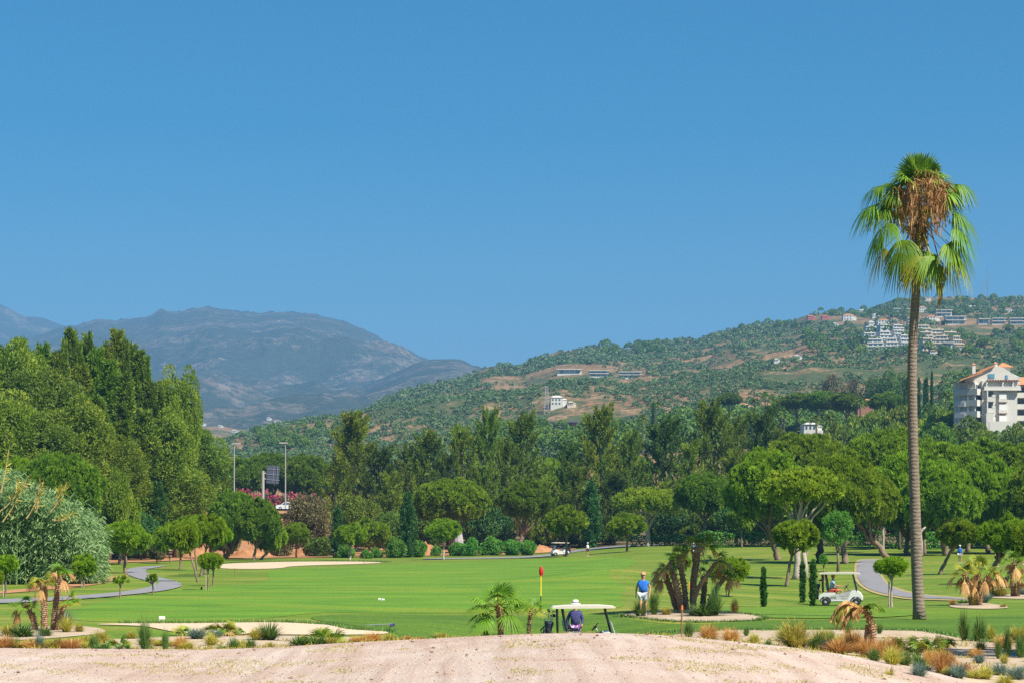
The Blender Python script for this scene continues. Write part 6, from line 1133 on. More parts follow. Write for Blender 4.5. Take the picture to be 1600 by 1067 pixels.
def golf_cart(x, y, z, rz, label, screen='up', body=M_CARTW, red=False):
    root = empty('golf_cart', (x, y, z), rz, label, 'golf cart', 'golf carts on the course')
    m = MB(); m.prism([(-1.15, .38), (-1.1, .62), (-.85, .74), (-.25, .74), (-.18, .36), (.42, .36), (.5, .52), (.62, .86), (.80, .90), (1.08, .74), (1.22, .52), (1.22, .34), (1.06, .27), (-1.05, .27)], -.57, .57); m.build('body', body, root, bevel=.05)
    m = MB(); m.box((.1, 0, .27), (1.0, 1.05, .06)); m.build('floor', M_BLACK, root)
    for (wx) in (-.78, .88):
        for s in (-1, 1):
            wheel(root, wx, s*.52)
            m = MB(); pts = [(wx+.29*math.cos(a), s*.58, .22+.29*math.sin(a)) for a in np.linspace(.1, math.pi-.1, 9)]; m.tube(pts, .035, 6); m.build('wheel_arch', M_BLACK, root)
    m = MB(); m.box((-.42, 0, .80), (.5, 1.05, .14)); m.build('seat', M_REDS if red else M_SEAT, root, bevel=.04)
    for s in (-.27, .27): m = MB(); M = Euler((0, R(-12), 0)).to_matrix().to_4x4(); m.box((-.72, s, 1.06), (.10, .46, .44), M=M); m.build('seat_back', M_SEAT, root, bevel=.05)
    m = MB(); pr = [(-1.18, 1.76), (-1.12, 1.81), (-.6, 1.85), (.5, 1.86), (.98, 1.82), (1.06, 1.78), (1.0, 1.755), (-1.1, 1.74)]; m.prism(pr, -.62, .62); m.build('roof', M_ROOF, root, bevel=.03)
    for s in (-.55, .55):
        m = MB(); m.tube([(-.62, s*.92, .70), (-.80, s*.95, 1.75)], .04, 8); m.build('post', M_BLACK, root)
        m = MB(); m.tube([(-.95, s*.92, .72), (-.98, s*.95, 1.75)], .032, 8); m.build('post', M_BLACK, root)
        m = MB(); m.tube([(.92, s, .78), (.68, s, 1.77)], .026, 8); m.build('post', M_BLACK, root)
        m = MB(); m.tube([(-.25, s, .78), (-.25, s, .95), (-.62, s, .97), (-.66, s, .80)], .03, 6); m.build('armrest', M_BLACK, root)
    if screen == 'up':
        m = MB(); m.box((.80, 0, 1.12), (.02, 1.02, .62), M=Euler((0, R(-14), 0)).to_matrix().to_4x4()); m.build('windscreen', M_SCREEN, root)
    else:
        m = MB(); m.box((.96, 0, 1.03), (.03, 1.0, .46), M=Euler((0, R(-18), 0)).to_matrix().to_4x4()); m.build('windscreen', M_SCREEN, root)
    m = MB(); a = np.linspace(0, 2*math.pi, 17); c = Vector((.34, -.27, 1.06)); tl = Euler((0, R(-52), 0)).to_matrix(); m.tube([(c+tl @ Vector((.17*math.cos(t), .17*math.sin(t), 0)))[:] for t in a], .02, 6, cap=False); m.tube([(c+tl @ Vector((-.16, 0, 0)))[:], (c+tl @ Vector((.16, 0, 0)))[:]], .018, 6); m.box(c[:], (.1, .14, .08)); sw = m.build('steering_wheel', M_BLACK, root)
    m = MB(); m.tube([c[:], (.62, -.27, .62)], .025, 6); m.build('steering_column', M_CARTW, root)
    m = MB(); m.tube([(-1.1, -.5, .72), (-1.32, -.5, 1.0), (-1.32, .5, 1.0), (-1.1, .5, .72)], .025, 6); m.tube([(-1.15, -.5, .4), (-1.45, -.45, .36), (-1.45, .45, .36), (-1.15, .5, .4)], .03, 6); m.build('bag_rack', M_BLACK, root)
    return root
def bag(root_c, dy, label, mat=M_BAG, clubs=5, heads=True, lab2='', scale=1.):
    x, y, z = root_c.matrix_basis @ Vector((-1.36, dy, .36)); lean = R(-10); rz = root_c.rotation_euler.z
    b = empty('golf_bag', (x, y, z), rz, label, 'golf bag', 'golf bags on the carts'); b.rotation_euler = (0, R(8), rz)
    m = MB(); m.lathe([(0, 0), (.11, 0), (.13, .05), (.12, .3), (.12, .6), (.15, .78), (.15, .84), (.12, .82)], n=14); m.build('body', mat, b, True)
    m = MB(); m.box((-.12, 0, .35), (.1, .2, .42)); m.build('pocket', M_BAG, b, bevel=.03); m = MB(); m.tube([(-.1, .1, .7), (-.26, .1, .5), (-.1, .1, .2)], .02, 6); m.build('strap', M_BLACK, b)
    for i in range(clubs):
        a = i*2.4; ox, oy = .09*math.cos(a), .09*math.sin(a); M = Matrix.Translation((x, y, z)) @ Euler((0, R(8), rz)).to_matrix().to_4x4(); o = M @ Vector((ox, oy, .5)); c = empty('golf_club', o, rz+a, lab2, 'golf club', 'clubs in '+label[:40]); c.rotation_euler = (0, R(8), rz+a)
        h = .55+.09*(i % 3)
        q = MB(); q.tube([(0, 0, 0), (0, 0, h)], .012, 5); q.build('shaft', M_CLUB, c)
        q = MB()
        if i % 2 == 0: q.lathe([(0, -.05), (.05, -.035), (.06, 0), (.045, .04), (0, .055)], (.04, 0, h+.02), 10)
        else: q.box((.04, 0, h), (.11, .03, .05))
        q.build('club_head', M_BLACK if i % 2 == 0 else M_CLUB, c, True)
    return b
# ------------------------------------------------------------------ people
M_SKIN = plain('skin', (.46, .24, .16), .6, var=.05); M_NAVY = plain('navy_cloth', (.045, .05, .16), .8, var=.1, nscale=20); M_BLUE = plain('blue_polo', (.02, .15, .60), .8, var=.08); M_SHORT = plain('pale_shorts', (.50, .56, .62), .8, var=.06)
M_HATW = plain('straw_white', (.78, .77, .74), .8, var=.05); M_HATT = plain('tan_cap', (.50, .28, .16), .8); M_HAIR = plain('brown_hair', (.10, .06, .03), .8, nscale=30); M_PB = plain('pale_blue_shirt', (.26, .44, .62), .8); M_OSH = plain('orange_shorts', (.55, .14, .05), .8); M_SHOE = plain('white_shoes', (.6, .6, .6), .6)
def print_mat():
    m, nt, b, L = newmat('patterned_cloth'); v = mapped(nt); n = noise(nt, v, 14, 2, .6); L.new(ramp(nt, n, [(.40, (.05, .04, .22)), (.48, (.42, .12, .34)), (.54, (.06, .06, .25)), (.62, (.6, .5, .6))]), b.inputs['Base Color']); return m
M_PRINT = print_mat()
def skin(name, nodes, edges, mat, parent, sub=1):
    me = bpy.data.meshes.new(name); ks = list(nodes); ix = {k: i for i, k in enumerate(ks)}
    me.from_pydata([nodes[k][0] for k in ks], [(ix[a], ix[b]) for a, b in edges], []); me.materials.append(mat); o = bpy.data.objects.new(name, me); COL.objects.link(o); o.parent = parent
    md = o.modifiers.new('s', 'SKIN'); md.use_smooth_shade = True
    if not me.skin_vertices: 
        bpy.context.view_layer.objects.active = o
    for i, k in enumerate(ks):
        r = nodes[k][1]; sv = me.skin_vertices[0].data[i]; sv.radius = r if hasattr(r, '__len__') else (r, r); sv.use_root = (i == 0)
    s = o.modifiers.new('d', 'SUBSURF'); s.levels = s.render_levels = sub; return o
def hand(N, E, key, w, d, side, up, grip=.5):
    """palm and five bent fingers from the wrist w along direction d"""
    d = Vector(d).normalized(); s = Vector(side).normalized(); c = Vector(up).normalized(); p = Vector(w)+d*.05; N[key+'p'] = (p[:], (.030, .016)); E.append((key+'w', key+'p')); k = Vector(w)+d*.095; N[key+'k'] = (k[:], (.034, .013)); E.append((key+'p', key+'k'))
    for i, (o, L) in enumerate(((-.030, .066), (-.010, .076), (.010, .072), (.029, .056))):
        a = k+s*o+d*.012; b = a+d*L*.5+c*L*.18*grip; e = b+(d*(1-grip)+c*grip).normalized()*L*.55
        N[f'{key}f{i}a'] = (a[:], .0095); N[f'{key}f{i}b'] = (b[:], .0088); N[f'{key}f{i}c'] = (e[:], .0075); E += [(key+'k', f'{key}f{i}a'), (f'{key}f{i}a', f'{key}f{i}b'), (f'{key}f{i}b', f'{key}f{i}c')]
    t = p-s*.035; u = t-s*.022+d*.03; N[key+'ta'] = (t[:], .012); N[key+'tb'] = (u[:], .0105); N[key+'tc'] = ((u+d*.03+c*.01)[:], .009); E += [(key+'p', key+'ta'), (key+'ta', key+'tb'), (key+'tb', key+'tc')]
def person(x, y, z, rz, label, pose, top, bottom, hat='wide', sleeve='short', scale=1., female=False, shoes=True, long_hair=False):
    """faces -y when rz = 0"""
    root = empty('person', (x, y, z), rz, label, 'person', 'people on the golf course'); root.scale = (scale,)*3
    J = dict(pel=(0, 0, .95), bel=(0, -.01, 1.08), che=(0, -.01, 1.30), nb=(0, 0, 1.45), nk=(0, -.005, 1.52), hd=(0, -.02, 1.62), ht=(0, -.015, 1.72),
             sl=(-.17, 0, 1.40), sr=(.17, 0, 1.40), el=(-.25, .03, 1.13), er=(.25, .03, 1.13), wl=(-.27, -.06, .90), wr=(.27, -.06, .90),
             hl=(-.09, 0, .90), hr=(.09, 0, .90), kl=(-.10, -.02, .50), kr=(.10, -.02, .50), al=(-.10, .02, .09), ar=(.10, .02, .09), tl=(-.11, -.13, .035), tr=(.11, -.13, .035))
    J.update(pose); fem = .92 if female else 1
    Rr = dict(pel=(.14, .11), bel=(.13*(.9 if female else 1.1), .105*(.9 if female else 1.15)), che=(.15*fem, .11), nb=(.09, .075), nk=(.055, .055), hd=(.078, .095), ht=(.065, .075), sl=.058*fem, sr=.058*fem, el=.043*fem, er=.043*fem, wl=.028, wr=.028, hl=(.09, .09), hr=(.09, .09), kl=.056, kr=.056, al=.036, ar=.036, tl=(.04, .028), tr=(.04, .028))
    N = {k: (J[k], Rr[k]) for k in J}; E = [('pel', 'bel'), ('bel', 'che'), ('che', 'nb'), ('nb', 'nk'), ('nk', 'hd'), ('hd', 'ht'), ('che', 'sl'), ('che', 'sr'), ('sl', 'el'), ('sr', 'er'), ('el', 'wl'), ('er', 'wr'), ('pel', 'hl'), ('pel', 'hr'), ('hl', 'kl'), ('hr', 'kr'), ('kl', 'al'), ('kr', 'ar'), ('al', 'tl'), ('ar', 'tr')]
    hd = Vector(J['hd'])
    N['nose'] = ((hd+Vector((0, -.105, -.005)))[:], .012); E.append(('hd', 'nose'))
    for s, e_ in ((-1, 'earl'), (1, 'earr')): N[e_] = ((hd+Vector((s*.085, .01, -.005)))[:], (.012, .022)); E.append(('hd', e_))
    for s, q in (('l', -1), ('r', 1)):
        w = Vector(J['w'+s]); d = (w-Vector(J['e'+s])).normalized(); N['H'+s+'w'] = ((w+d*.01)[:], .026); E.append(('w'+s, 'H'+s+'w')); hand(N, E, 'H'+s, w+d*.01, d, (0, -1, 0) if abs(d.z) > .6 else (0, 0, 1), (-q, 0, 0) if abs(d.z) > .6 else (0, 0, -1), .55)
    skin('body', N, E, M_SKIN, root, 2)
    g = lambda k, r: (J[k], r); a = lambda p, q, t: tuple(Vector(J[p]).lerp(Vector(J[q]), t))
    sh = {'pel': g('pel', (.175, .145)), 'bel': g('bel', (.175*(.95 if female else 1.15), .155*(.95 if female else 1.25))), 'che': g('che', (.195*fem, .165)), 'nb': g('nb', (.12, .11)), 'sl': g('sl', .09), 'sr': g('sr', .09)}
    t = .55 if sleeve == 'short' else 1.; se = [('pel', 'bel'), ('bel', 'che'), ('che', 'nb'), ('che', 'sl'), ('che', 'sr')]
    for s in 'lr':
        if sleeve == 'short': sh['m'+s] = (a('s'+s, 'e'+s, t), .075); se.append(('s'+s, 'm'+s))
        else: sh['e'+s] = (J['e'+s], .055); sh['w'+s] = (a('e'+s, 'w'+s, .95), .038); se += [('s'+s, 'e'+s), ('e'+s, 'w'+s)]
    skin('shirt', sh, se, top, root, 1)
    so_ = {'pel': g('pel', (.18, .15))}; be = []
    for s in 'lr': so_['h'+s] = g('h'+s, (.125, .125)); so_['k'+s] = (a('h'+s, 'k'+s, .72), (.10, .10)); be += [('pel', 'h'+s), ('h'+s, 'k'+s)]
    skin('shorts', so_, be, bottom, root, 1)
    if not female: m = MB(); m.lathe([(.155, -.025), (.16, 0), (.155, .025)], (J['pel'][0], J['pel'][1], J['pel'][2]+.07), 16); m.build('belt', M_BLACK, root, True)
    for s in 'lr': 
        if shoes: f = {'a': (J['a'+s], (.045, .045)), 'b': (tuple(Vector(J['t'+s])*1.0), (.05, .036))}; skin('shoe', f, [('a', 'b')], M_SHOE, root, 1)
    h = Vector(J['ht']); m = MB(); m.lathe([(.082, -.10), (.096, -.04), (.09, .02), (.06, .05), (0, .06)], (h.x, h.y+.015, h.z), 14); m.build('hair', M_HAIR, root, True)
    m = MB()
    if hat == 'wide': m.lathe([(.175, -.035), (.17, -.02), (.10, -.005), (.098, .085), (.08, .105), (0, .11)], (h.x, h.y, h.z+.0), 20); o = m.build('hat', M_HATW, root, True); q = MB(); q.lathe([(.105, .0), (.105, .03)], (h.x, h.y, h.z), 20); q.build('hat_band', M_NAVY, o, True)
    elif hat: m.lathe([(.105, -.03), (.104, .03), (.075, .075), (0, .088)], (h.x, h.y, h.z), 16); m.box((h.x, h.y-.13, h.z-.015), (.14, .13, .015)); m.build('cap', hat, root, True)
    for s in (-1, 1): m = MB(); m.lathe([(0, -.01), (.010, 0), (0, .01)], (J['hd'][0]+s*.032, J['hd'][1]-.088, J['hd'][2]+.012), 8); m.build('eye', M_BLACK, root, True)
    return root
def pw(px, Y): return (px-800)*Y/F
# near cart (behind the mound), bag and woman
Yn = 69.5; xn = pw(914, Yn); zn = gz(xn, Yn); zn_t = zp(940, Yn)-1.86
cart1 = golf_cart(xn, Yn, zn, 0, 'nearest golf cart, parked behind the pink mound with its windscreen folded', 'down')
cart1.scale = (1, 1, .945)
CL = 'slender golf club standing in the bags on the nearest cart'
bag(cart1, -.25, 'dark golf bag with maroon hood on the nearest cart', M_BAG, 6, lab2=CL); bag(cart1, .22, 'maroon golf bag behind the dark one on the nearest cart', M_BAGR, 4, lab2='golf club standing in the maroon bag on the nearest cart')
xw = pw(899, Yn+1.3); sc_w = min(1.06, (zp(929, Yn+1.3)-gz(xw, Yn+1.3))/1.84); person(xw, Yn+1.3, max(gz(xw, Yn+1.3), zp(929, Yn+1.3)-1.84*sc_w-.1) if False else gz(xw, Yn+1.3), R(8), 'woman in white banded hat, navy top and patterned shorts beside the nearest cart', dict(el=(-.27, .05, 1.14), wl=(-.24, -.02, .90), er=(.25, -.02, 1.14), wr=(.19, -.18, .99), kl=(-.10, -.05, .50), kr=(.10, .02, .5)), M_NAVY, M_PRINT, 'wide', 'long', sc_w, True); print('woman', sc_w, 'cart', zn, zn_t)
Ym = hit(1003, 958)[1]-2.6; xm = pw(1005, Ym); sc_m = (zp(889, Ym)-gz(xm, Ym))/1.83
person(xm, Ym, gz(xm, Ym), R(-12), 'man in a bright blue polo and pale shorts walking left of the centre palm clump', dict(kl=(-.09, -.16, .52), al=(-.10, -.06, .12), tl=(-.10, -.20, .06), kr=(.09, .03, .49), ar=(.09, .14, .12), tr=(.10, .01, .04), el=(-.28, .04, 1.15), wl=(-.29, -.03, .90), er=(.28, .04, 1.15), wr=(.27, -.08, .91)), M_BLUE, M_SHORT, M_HATT, 'short', min(.98, max(.9, sc_m)))
# right cart with driver
Yr2 = 110.; xr = pw(1313, Yr2); zr = gz(xr, Yr2); cart2 = golf_cart(xr, Yr2, zr, R(-12), 'golf cart with a seated driver on the right beside two slim cypresses', 'up', red=True)
bag(cart2, -.25, 'black golf bag on the rear of the cart with the driver', M_BAG, 5, lab2='golf club standing in the black bag on the cart with the driver'); bag(cart2, .24, 'second dark golf bag behind the black one on the cart with the driver', M_BAG, 3, lab2='golf club in the rearmost bag on the cart with the driver')
M2 = cart2.matrix_basis; pd = Matrix.Translation(cart2.location) @ Euler((0, 0, R(-12))).to_matrix().to_4x4() @ Vector((-.40, -.27, -.06))
person(pd.x, pd.y, pd.z, R(90-12), 'driver in pale blue shirt and orange shorts seated in the right golf cart', dict(hl=(-.10, -.06, .93), hr=(.10, -.06, .93), kl=(-.12, -.50, .92), kr=(.12, -.50, .92), al=(-.12, -.62, .46), ar=(.12, -.62, .46), tl=(-.12, -.76, .42), tr=(.12, -.76, .42), el=(-.24, -.20, 1.16), er=(.24, -.20, 1.16), wl=(-.12, -.50, 1.15), wr=(.12, -.50, 1.15), che=(0, -.03, 1.30)), M_PB, M_OSH, M_HATT, 'short', 1.0)
# far cart, facing left
Yf = hit(876, 868)[1]; xf = pw(875, Yf); cart3 = golf_cart(xf, Yf, gz(xf, Yf), R(200), 'small far golf cart facing left beside the treeline', 'up')
bag(cart3, .1, 'tiny golf bag on the back of the far golf cart', M_BAG, 2, lab2='golf club in the bag of the far golf cart')
Yp = hit(918, 869)[1]; xp = pw(918, Yp); person(xp, Yp, gz(xp, Yp), R(60), 'distant golfer in white top and dark shorts right of the far cart', {}, M_HATW, M_BAG, M_HATW, 'short', 1.0)
def far_person(px, pb, lab, top, bot, rz=0, sc=1., Y=None): 
    x, y = hit(px, pb) if Y is None else at(px, Y); person(x, y, gz(x, y), rz, lab, {}, top, bot, M_HATW, 'short', sc)
far_person(1083, 872, 'far golfer in blue and white seen between the centre palm heads', M_BLUE, M_SHORT, R(20))
far_person(1500, 880, 'golfer in blue under the young pine right of the tall palm', M_BLUE, M_SHOE, R(-30)); far_person(1558, 886, 'golfer in white behind the right hand fan palms', M_HATW, M_NAVY, R(40)); far_person(1598, 882, 'golfer in teal cut by the right edge', M_PB, M_NAVY, R(-60))
# ------------------------------------------------------------------ flags, stakes, markers
def flag():
    Y = 87.; x = pw(845, Y); g = gz(x, Y); k = Y/F; h = zp(884, Y)-g; root = empty('golf_flag', (x, Y, g), 0, 'red flag on a yellow pin above the near golf cart', 'flag')
    m = MB(); m.tube([(0, 0, h*.32), (0, 0, h)], .03, 8); m.build('pole', M_YEL, root); m = MB(); m.tube([(0, 0, -.1), (0, 0, h*.33)], .022, 8); m.build('pole_foot', M_BLACK, root)
    zt = h; n = 9; V = []; T = []
    for i in range(n):      # hanging folded cloth
        t = i/(n-1); zz = zt-.0-.5*t; w = .17*math.sin(math.pi*min(1, t*.9+.08))**.8; V += [(-w*.45, -.02, zz), (0, -.06-.03*math.sin(t*5), zz), (w*.7, .02, zz-.02), (w*.2, .06, zz)]
    for i in range(n-1):
        for j in range(4): a = 4*i+j; b = 4*i+(j+1) % 4; T += [(a, b, b+4), (a, b+4, a+4)]
    mesh_np('flag_cloth', V, T, M_REDF, None, root, True)
flag()
def flag2():
    Y = 118.; x = pw(1077, Y); g = gz(x, Y); zt = zp(908, Y); root = empty('golf_flag', (x, Y, g), 0, 'small orange flag seen low between the centre palm stems', 'flag'); m = MB(); m.tube([(0, 0, -.1), (0, 0, zt-g)], .02, 6); m.build('pole', M_YEL, root)
    m = MB(); m.box((.03, 0, zt-g-.2), (.14, .05, .38), taper=.3); m.build('flag_cloth', M_ORA, root)
flag2()
def stake(px, pb, pt, lab, tip=False, Y=None, r=.025):
    x, y = hit(px, pb) if Y is None else at(px, Y); g = gz(x, y); h = zp(pt, y)-g; root = empty('stake', (x, y, g), 0, lab, 'stake', 'marker stakes'); m = MB(); m.tube([(0, 0, -.1), (0, 0, h*.5), (.01, 0, h)], r, 7); m.build('shaft', M_RUST, root)
    if tip: m = MB(); m.tube([(.01, 0, h*.88), (.01, 0, h*.97)], r*1.25, 8); m.build('band', M_ORA, root)
stake(1065, 1002, 944, 'rusty stake with an orange band in front of the centre palm bed', True, Y=58)
stake(367, 901, 887, 'brown marker stake on the fairway before the far bunker'); stake(55, 947, 918, 'brown stake behind the left palm clump'); stake(569, 881, 868, 'brown stake at the tip of the far bunker'); stake(315, 921, 916, 'short black stub beside the staked small pine', r=.06)
def marker(px, pb, w, h, lab, cat='tee marker', n=1):
    x, y = hit(px, pb); k = y/F; W_, H_ = w*k, h*k; root = empty('marker_board', (x, y, gz(x, y)), 0, lab, cat); m = MB(); m.box((0, 0, H_*.65), (W_, .05, H_*.62)); m.build('board', M_PLASTIC, root, bevel=.02)
    for s in (-1, 1): q = MB(); q.box((s*W_*.32, 0, H_*.18), (W_*.14, .05, H_*.36)); q.build('leg', M_PLASTIC, root)
marker(253, 971, 10, 9, 'white two legged board on the grass above the left bunker'); marker(593, 938, 5, 4, 'left one of two tiny white markers on the fairway'); marker(598.5, 938.5, 5, 4, 'right one of two tiny white markers on the fairway')
def rake():
    x, y = hit(600, 979); root = empty('bunker_rake', (x, y, gz(x, y)+.04), R(8), 'rake with a dark head lying on the grass by the left bunker', 'rake'); m = MB(); m.tube([(-.75, 0, .02), (.3, .1, .05)], .02, 6); m.build('handle', M_MET, root)
    m = MB(); m.tube([(.22, -.25, .03), (.42, .45, .05)], .03, 6); [m.tube([(.22+.2*t, -.25+.7*t, .03), (.25+.2*t, -.27+.7*t, -.03)], .012, 4) for t in np.linspace(0, 1, 9)]; m.build('head', M_NAVY, root)
rake()
# ------------------------------------------------------------------ road, lamps, sign, car, oleanders, tent
def road():
    m = MB(); V = []; xs = np.linspace(-85, 8, 60)
    for x in xs: z = max(G(x, 390), G(x, 404), G(x, 397))+.12; V += [(x, 389, z), (x, 404, z)]
    T = []; 
    for i in range(len(xs)-1): a = 2*i; T += [(a, a+2, a+3), (a, a+3, a+1)]
    return tag(mesh_np('road', V, T, PATH, smooth=True), kind='structure'), V[30][2]
rd, zr_ = road()
def lamp(px, pt, lab, side=1):
    Y = 392.; x = pw(px, Y); g = G(x, Y); h = zp(pt, Y)-g; root = empty('street_lamp', (x, Y, g), 0, lab, 'street lamp', 'lamp posts along the road'); m = MB(); m.tube([(0, 0, -.2), (0, 0, h*.5), (0, 0, h)], [.14, .11, .08], 8); m.build('pole', M_CONC, root)
    m = MB(); m.box((-.9*side*0+.35*side, 0, h+.05), (1.7, .5, .28)); m.build('lamp_head', M_CONC, root)
lamp(366, 693, 'left lamp post rising above the pink oleanders', 1); lamp(446, 692, 'right lamp post rising above the parked white car', -1)
def sign():
    Y = 386.; x = pw(411, Y); g = G(x, Y); k = Y/F; root = empty('road_sign', (x, Y, g), 0, 'dark back of a road sign panel on a pale post', 'road sign'); zt = zp(735, Y)-g
    m = MB(); m.tube([(0, 0, -.2), (0, 0, zt)], .27, 10); m.build('post', M_CONC, root); z0, z1 = zp(755, Y)-g, zp(727, Y)-g
    M = Euler((0, R(4), R(10))).to_matrix().to_4x4(); m = MB(); m.box((1.95, 0, (z0+z1)/2), (2.4, .12, z1-z0), M=M); p = m.build('panel', M_SIGNB, root)
    for t in (.2, .5, .8): m = MB(); m.box((1.95, -.12, z0+(z1-z0)*t), (2.5, .08, .10), M=M); m.build('rail', M_MET, p)
    for t in (-.7, .1, .8): m = MB(); m.box((1.95+t, -.11, (z0+z1)/2), (.08, .06, z1-z0), M=M); m.build('rail', M_MET, p)
    m = MB(); m.tube([(0, 0, zt-.5), (2.0, .05, zt-.5)], .12, 8); m.tube([(0, 0, zt-1.6), (2.0, .05, zt-1.6)], .12, 8); m.build('arm', M_CONC, root)
M_SIGNB = plain('sign_back', (.07, .09, .14), .6, .3, var=.1)
sign()
def car():
    Y = 396.; x = pw(449, Y); g = G(x, Y)+.12; root = empty('parked_car', (x, Y, zp(796, Y)), 0, 'white car passing on the road behind the brown bush', 'car'); prof = [(-2.1, .25), (-2.15, .75), (-1.9, .9), (-1.2, .98), (-.6, 1.42), (.5, 1.45), (1.2, 1.0), (2.0, .85), (2.1, .55), (2.05, .25)]
    m = MB(); m.prism(prof, -.85, .85); m.build('body', M_CARTW, root, bevel=.08); m = MB(); m.prism([(-1.0, 1.02), (-.55, 1.36), (.45, 1.38), (1.0, 1.02)], -.87, .87); m.build('window', M_GLASS, root)
    for wx in (-1.3, 1.3):
        for s in (-1, 1): wheel(root, wx, s*.78, .32)
car()
def oleander(a, b, pt, pb, lab):
    Y = 407.; x0, x1 = pw(a, Y), pw(b, Y); L = x1-x0; z0 = G((x0+x1)/2, Y); h = zp(pt, Y)-z0; rng = np.random.default_rng(int(a)); n = int(L*h*36); P = np.stack([rng.uniform(-L/2, L/2, n), rng.uniform(-1.6, .2, n), h*rng.uniform(0, 1, n)], 1); P[:, 2] *= (.86+.14*np.sin(P[:, 0]*1.1)+.1*np.sin(P[:, 0]*2.7))
    tint = np.where((vnoise(P[:, 0]*1.2, P[:, 2]*1.5, 3) > .45) & (P[:, 2] > h*.3), rng.uniform(.6, 1, n), rng.uniform(0, .25, n)); v = blades(P, unit(rnd_dir(rng, n)+[0, -.5, .5]), .45, .32, rng, tint, True)
    root = empty('oleander_hedge', ((x0+x1)/2, Y, z0), 0, lab, 'hedge', 'flowering oleander hedges by the road'); mesh_np('foliage', *v[:2], L_PINK, v[2], root); m = MB(); m.tube([(-L/2, 0, .2), (0, 0, .4), (L/2, 0, .2)], .06, 5); m.build('stem', BARK_D, root)
oleander(335, 402, 763, 790, 'pink flowering oleander hedge left of the road sign'); oleander(404, 494, 768, 792, 'pink flowering oleander hedge right of the road sign')
def tent():
    Y = 309.; x = pw(716, Y); g = gz(x, Y); k = Y/F; h = zp(822, Y)-g; root = empty('white_tent', (x, Y, g), R(20), 'pale grey cloth covered stack behind the lone fairway pine', 'cover'); m = MB(); m.lathe([(.85, 0), (.82, h*.5), (.6, h*.8), (.25, h*.97), (0, h)], n=10); m.build('canvas', M_CONC, root)
    m = MB(); m.tube([(-.85, 0, h*.5), (0, -.85, h*.52), (.85, 0, h*.5)], .03, 5); m.build('rope', M_BLACK, root)
tent()
# ------------------------------------------------------------------ earth heaps, weeds, pebbles
def heap(px, pb, pt, w, Y, lab):
    x, y = at(px, Y); g = gz(x, y); k = y/F; h = (zp(pt, y)-g)*.72; W_ = w*k/2; n = 60; uu, vv = np.meshgrid(np.linspace(-1, 1, n), np.linspace(-1, 1, n)); r = np.sqrt(uu**2+vv**2); z = h*np.clip(1-r**1.6, -.1, 1)*(.35+1.2*fbm(uu*5+px, vv*5, 5, int(px)))-.1
    V = np.stack([uu*W_, vv*W_*.5, z], -1).reshape(-1, 3); a = (np.arange(n-1)[:, None]*n+np.arange(n-1)[None]).ravel(); o = mesh_np('earth_heap', V, None, EARTH, None, None, True, np.stack([a, a+1, a+n+1, a+n], 1)); o.location = (x, y, g); tag(o, lab, 'earth heap', 'orange earth heaps at the treeline')
heap(845, 872, 846, 60, 312, 'orange earth heap left of the far golf cart'); heap(665, 868, 842, 60, 312, 'orange earth heap left behind the lone fairway pine'); heap(400, 870, 848, 90, 300, 'orange earth heap behind the forked pine'); heap(490, 870, 842, 80, 310, 'rust coloured brush heap right behind the far bunker'); heap(310, 868, 850, 60, 296, 'orange earth heap behind the clump of five pines'); heap(1323, 868, 861, 26, 250, 'low mound of red earth beyond the cart path')
def litter(name, n, seed, kind):
    rng = np.random.default_rng(seed); parts = []; Y = rng.uniform(27, 43, n*9); px = rng.uniform(-60, 1620, n*9); X = (px-800)*Y/F; z = H(X, Y)+.045; mk = fbm(px/90., Y/1.6, 4, 8); cr = np.interp(px, [1200, 1330, 1420, 1500, 1590], [43, 41.5, 40, 38, 34.5]); keep = (Y < cr-.3) & (mk > (.64 if kind == 'weed' else .3)); X, Y, z = X[keep][:n], Y[keep][:n], z[keep][:n]; n = len(X); P = np.stack([X, Y, z], 1)
    if kind == 'weed': v = blades(P, unit(rnd_dir(rng, n)+[0, 0, .5]), rng.uniform(.02, .06, n), .012, rng, rng.uniform(0, 1, n)); return tag(mesh_np(name, *v[:2], L_YGR, v[2]), kind='stuff')
    V, T = [], []; o8 = np.array([(1, 0, 0), (-1, 0, 0), (0, 1, 0), (0, -1, 0), (0, 0, 1), (0, 0, -1)], float); f8 = [(0, 2, 4), (2, 1, 4), (1, 3, 4), (3, 0, 4), (2, 0, 5), (1, 2, 5), (3, 1, 5), (0, 3, 5)]
    for i in range(n): s = rng.uniform(.005, .014)*(2.6 if rng.uniform() < .04 else 1); V.append(P[i]+(o8+rng.normal(0, .2, (6, 3)))*s*[1.3, 1, .7]); T += [(a+6*i, b+6*i, c+6*i) for a, b, c in f8]
    return tag(mesh_np(name, np.concatenate(V), T, M_PEB), kind='stuff')
M_PEB = plain('pebbles_brown', (.22, .14, .10), .9, var=.3, nscale=2)
litter('dry_weeds', 9000, 3, 'weed'); litter('pebbles', 1300, 5, 'peb')
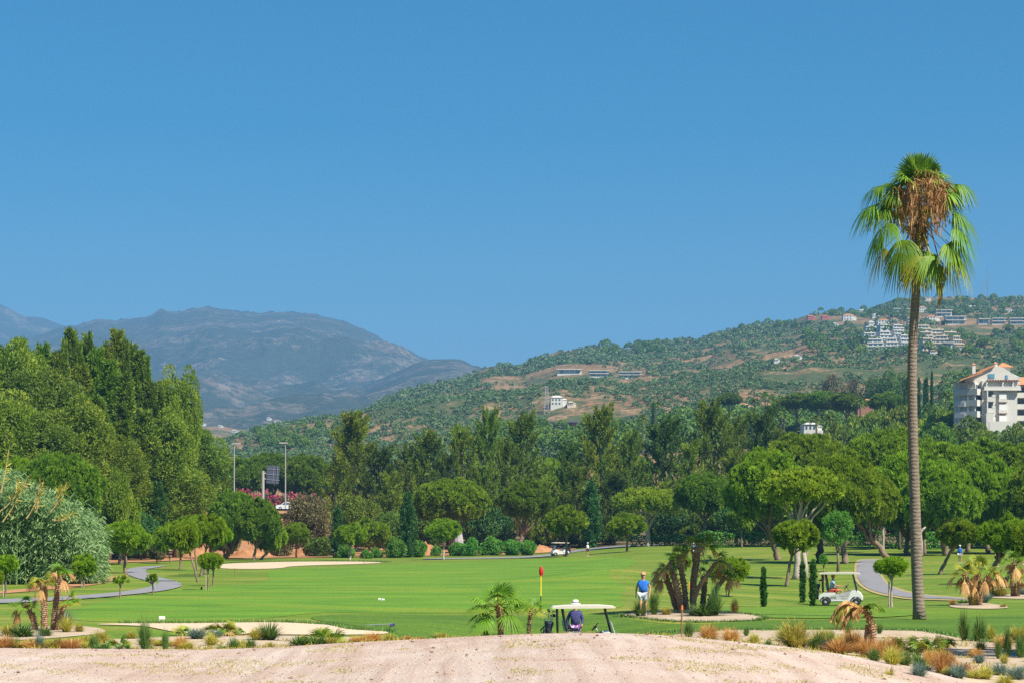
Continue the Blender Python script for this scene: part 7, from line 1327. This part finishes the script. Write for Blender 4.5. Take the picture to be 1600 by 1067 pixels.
def bedcover():
    """short straw and seedlings scattered over the planting bed"""
    rng = np.random.default_rng(12); n = 16000; px = rng.uniform(-60, 1640, n); Y = rng.uniform(42, 60, n); X = (px-800)*Y/F; z = H(X, Y); pr = HZ+(CZ-z)*F/Y; m = fbm(px/60., Y/2., 3, 4); keep = (m > .46) & (pr > np.interp(px, [0, 130, 260, 440, 600, 1000, 1200, 1440, 1540, 1640], [1010, 1003, 997, 996, 1000, 992, 988, 988, 1006, 1008])+1); P = np.stack([X, Y, z+.02], 1)[keep]; k = len(P)
    v = blades(P, unit(rnd_dir(rng, k)+[0, 0, .9]), rng.uniform(.05, .16, k), .03, rng, rng.uniform(0, 1, k)); return tag(mesh_np('dry_groundcover', *v[:2], L_YGR, v[2]), kind='stuff')
bedcover()
def rim(name, pts, seed, mat, n=900, hh=.12):
    """unmown grass hanging over a bunker or bed edge"""
    rng = np.random.default_rng(seed); W_ = [hit(*p) for p in pts]; A = np.array(W_); i = rng.integers(0, len(A)-1, n); t = rng.uniform(0, 1, n)[:, None]; P = A[i]*(1-t)+A[i+1]*t; P += rng.normal(0, .12, P.shape); z = H(P[:, 0], P[:, 1]); Q = np.stack([P[:, 0], P[:, 1], z], 1)
    v = blades(Q, unit(rnd_dir(rng, n)*.5+[0, 0, 1.]), hh*rng.uniform(.5, 1.3, n), .04, rng, rng.uniform(0, 1, n)); return tag(mesh_np(name, *v[:2], mat, v[2]), kind='stuff')
rim('bunker_edge_grass', [(190, 974), (300, 974), (440, 973), (520, 977), (548, 984), (615, 988)], 1, L_GGR, 2600, .16); rim('bunker_edge_grass', [(340, 880), (400, 878), (470, 877), (560, 877), (610, 878)], 2, L_GGR, 2600, .25)
rim('bed_edge_grass', [(968, 961), (990, 957), (1060, 953), (1130, 956), (1170, 960), (1197, 965), (1180, 970), (1100, 972), (1040, 970), (990, 965), (968, 961)], 3, L_GGR, 2400, .10)
rim('bed_edge_grass', [(1010, 989), (1080, 986), (1200, 985), (1300, 984), (1400, 985), (1440, 985), (1495, 994), (1540, 1003), (1620, 1006)], 4, L_GGR, 4200, .10)
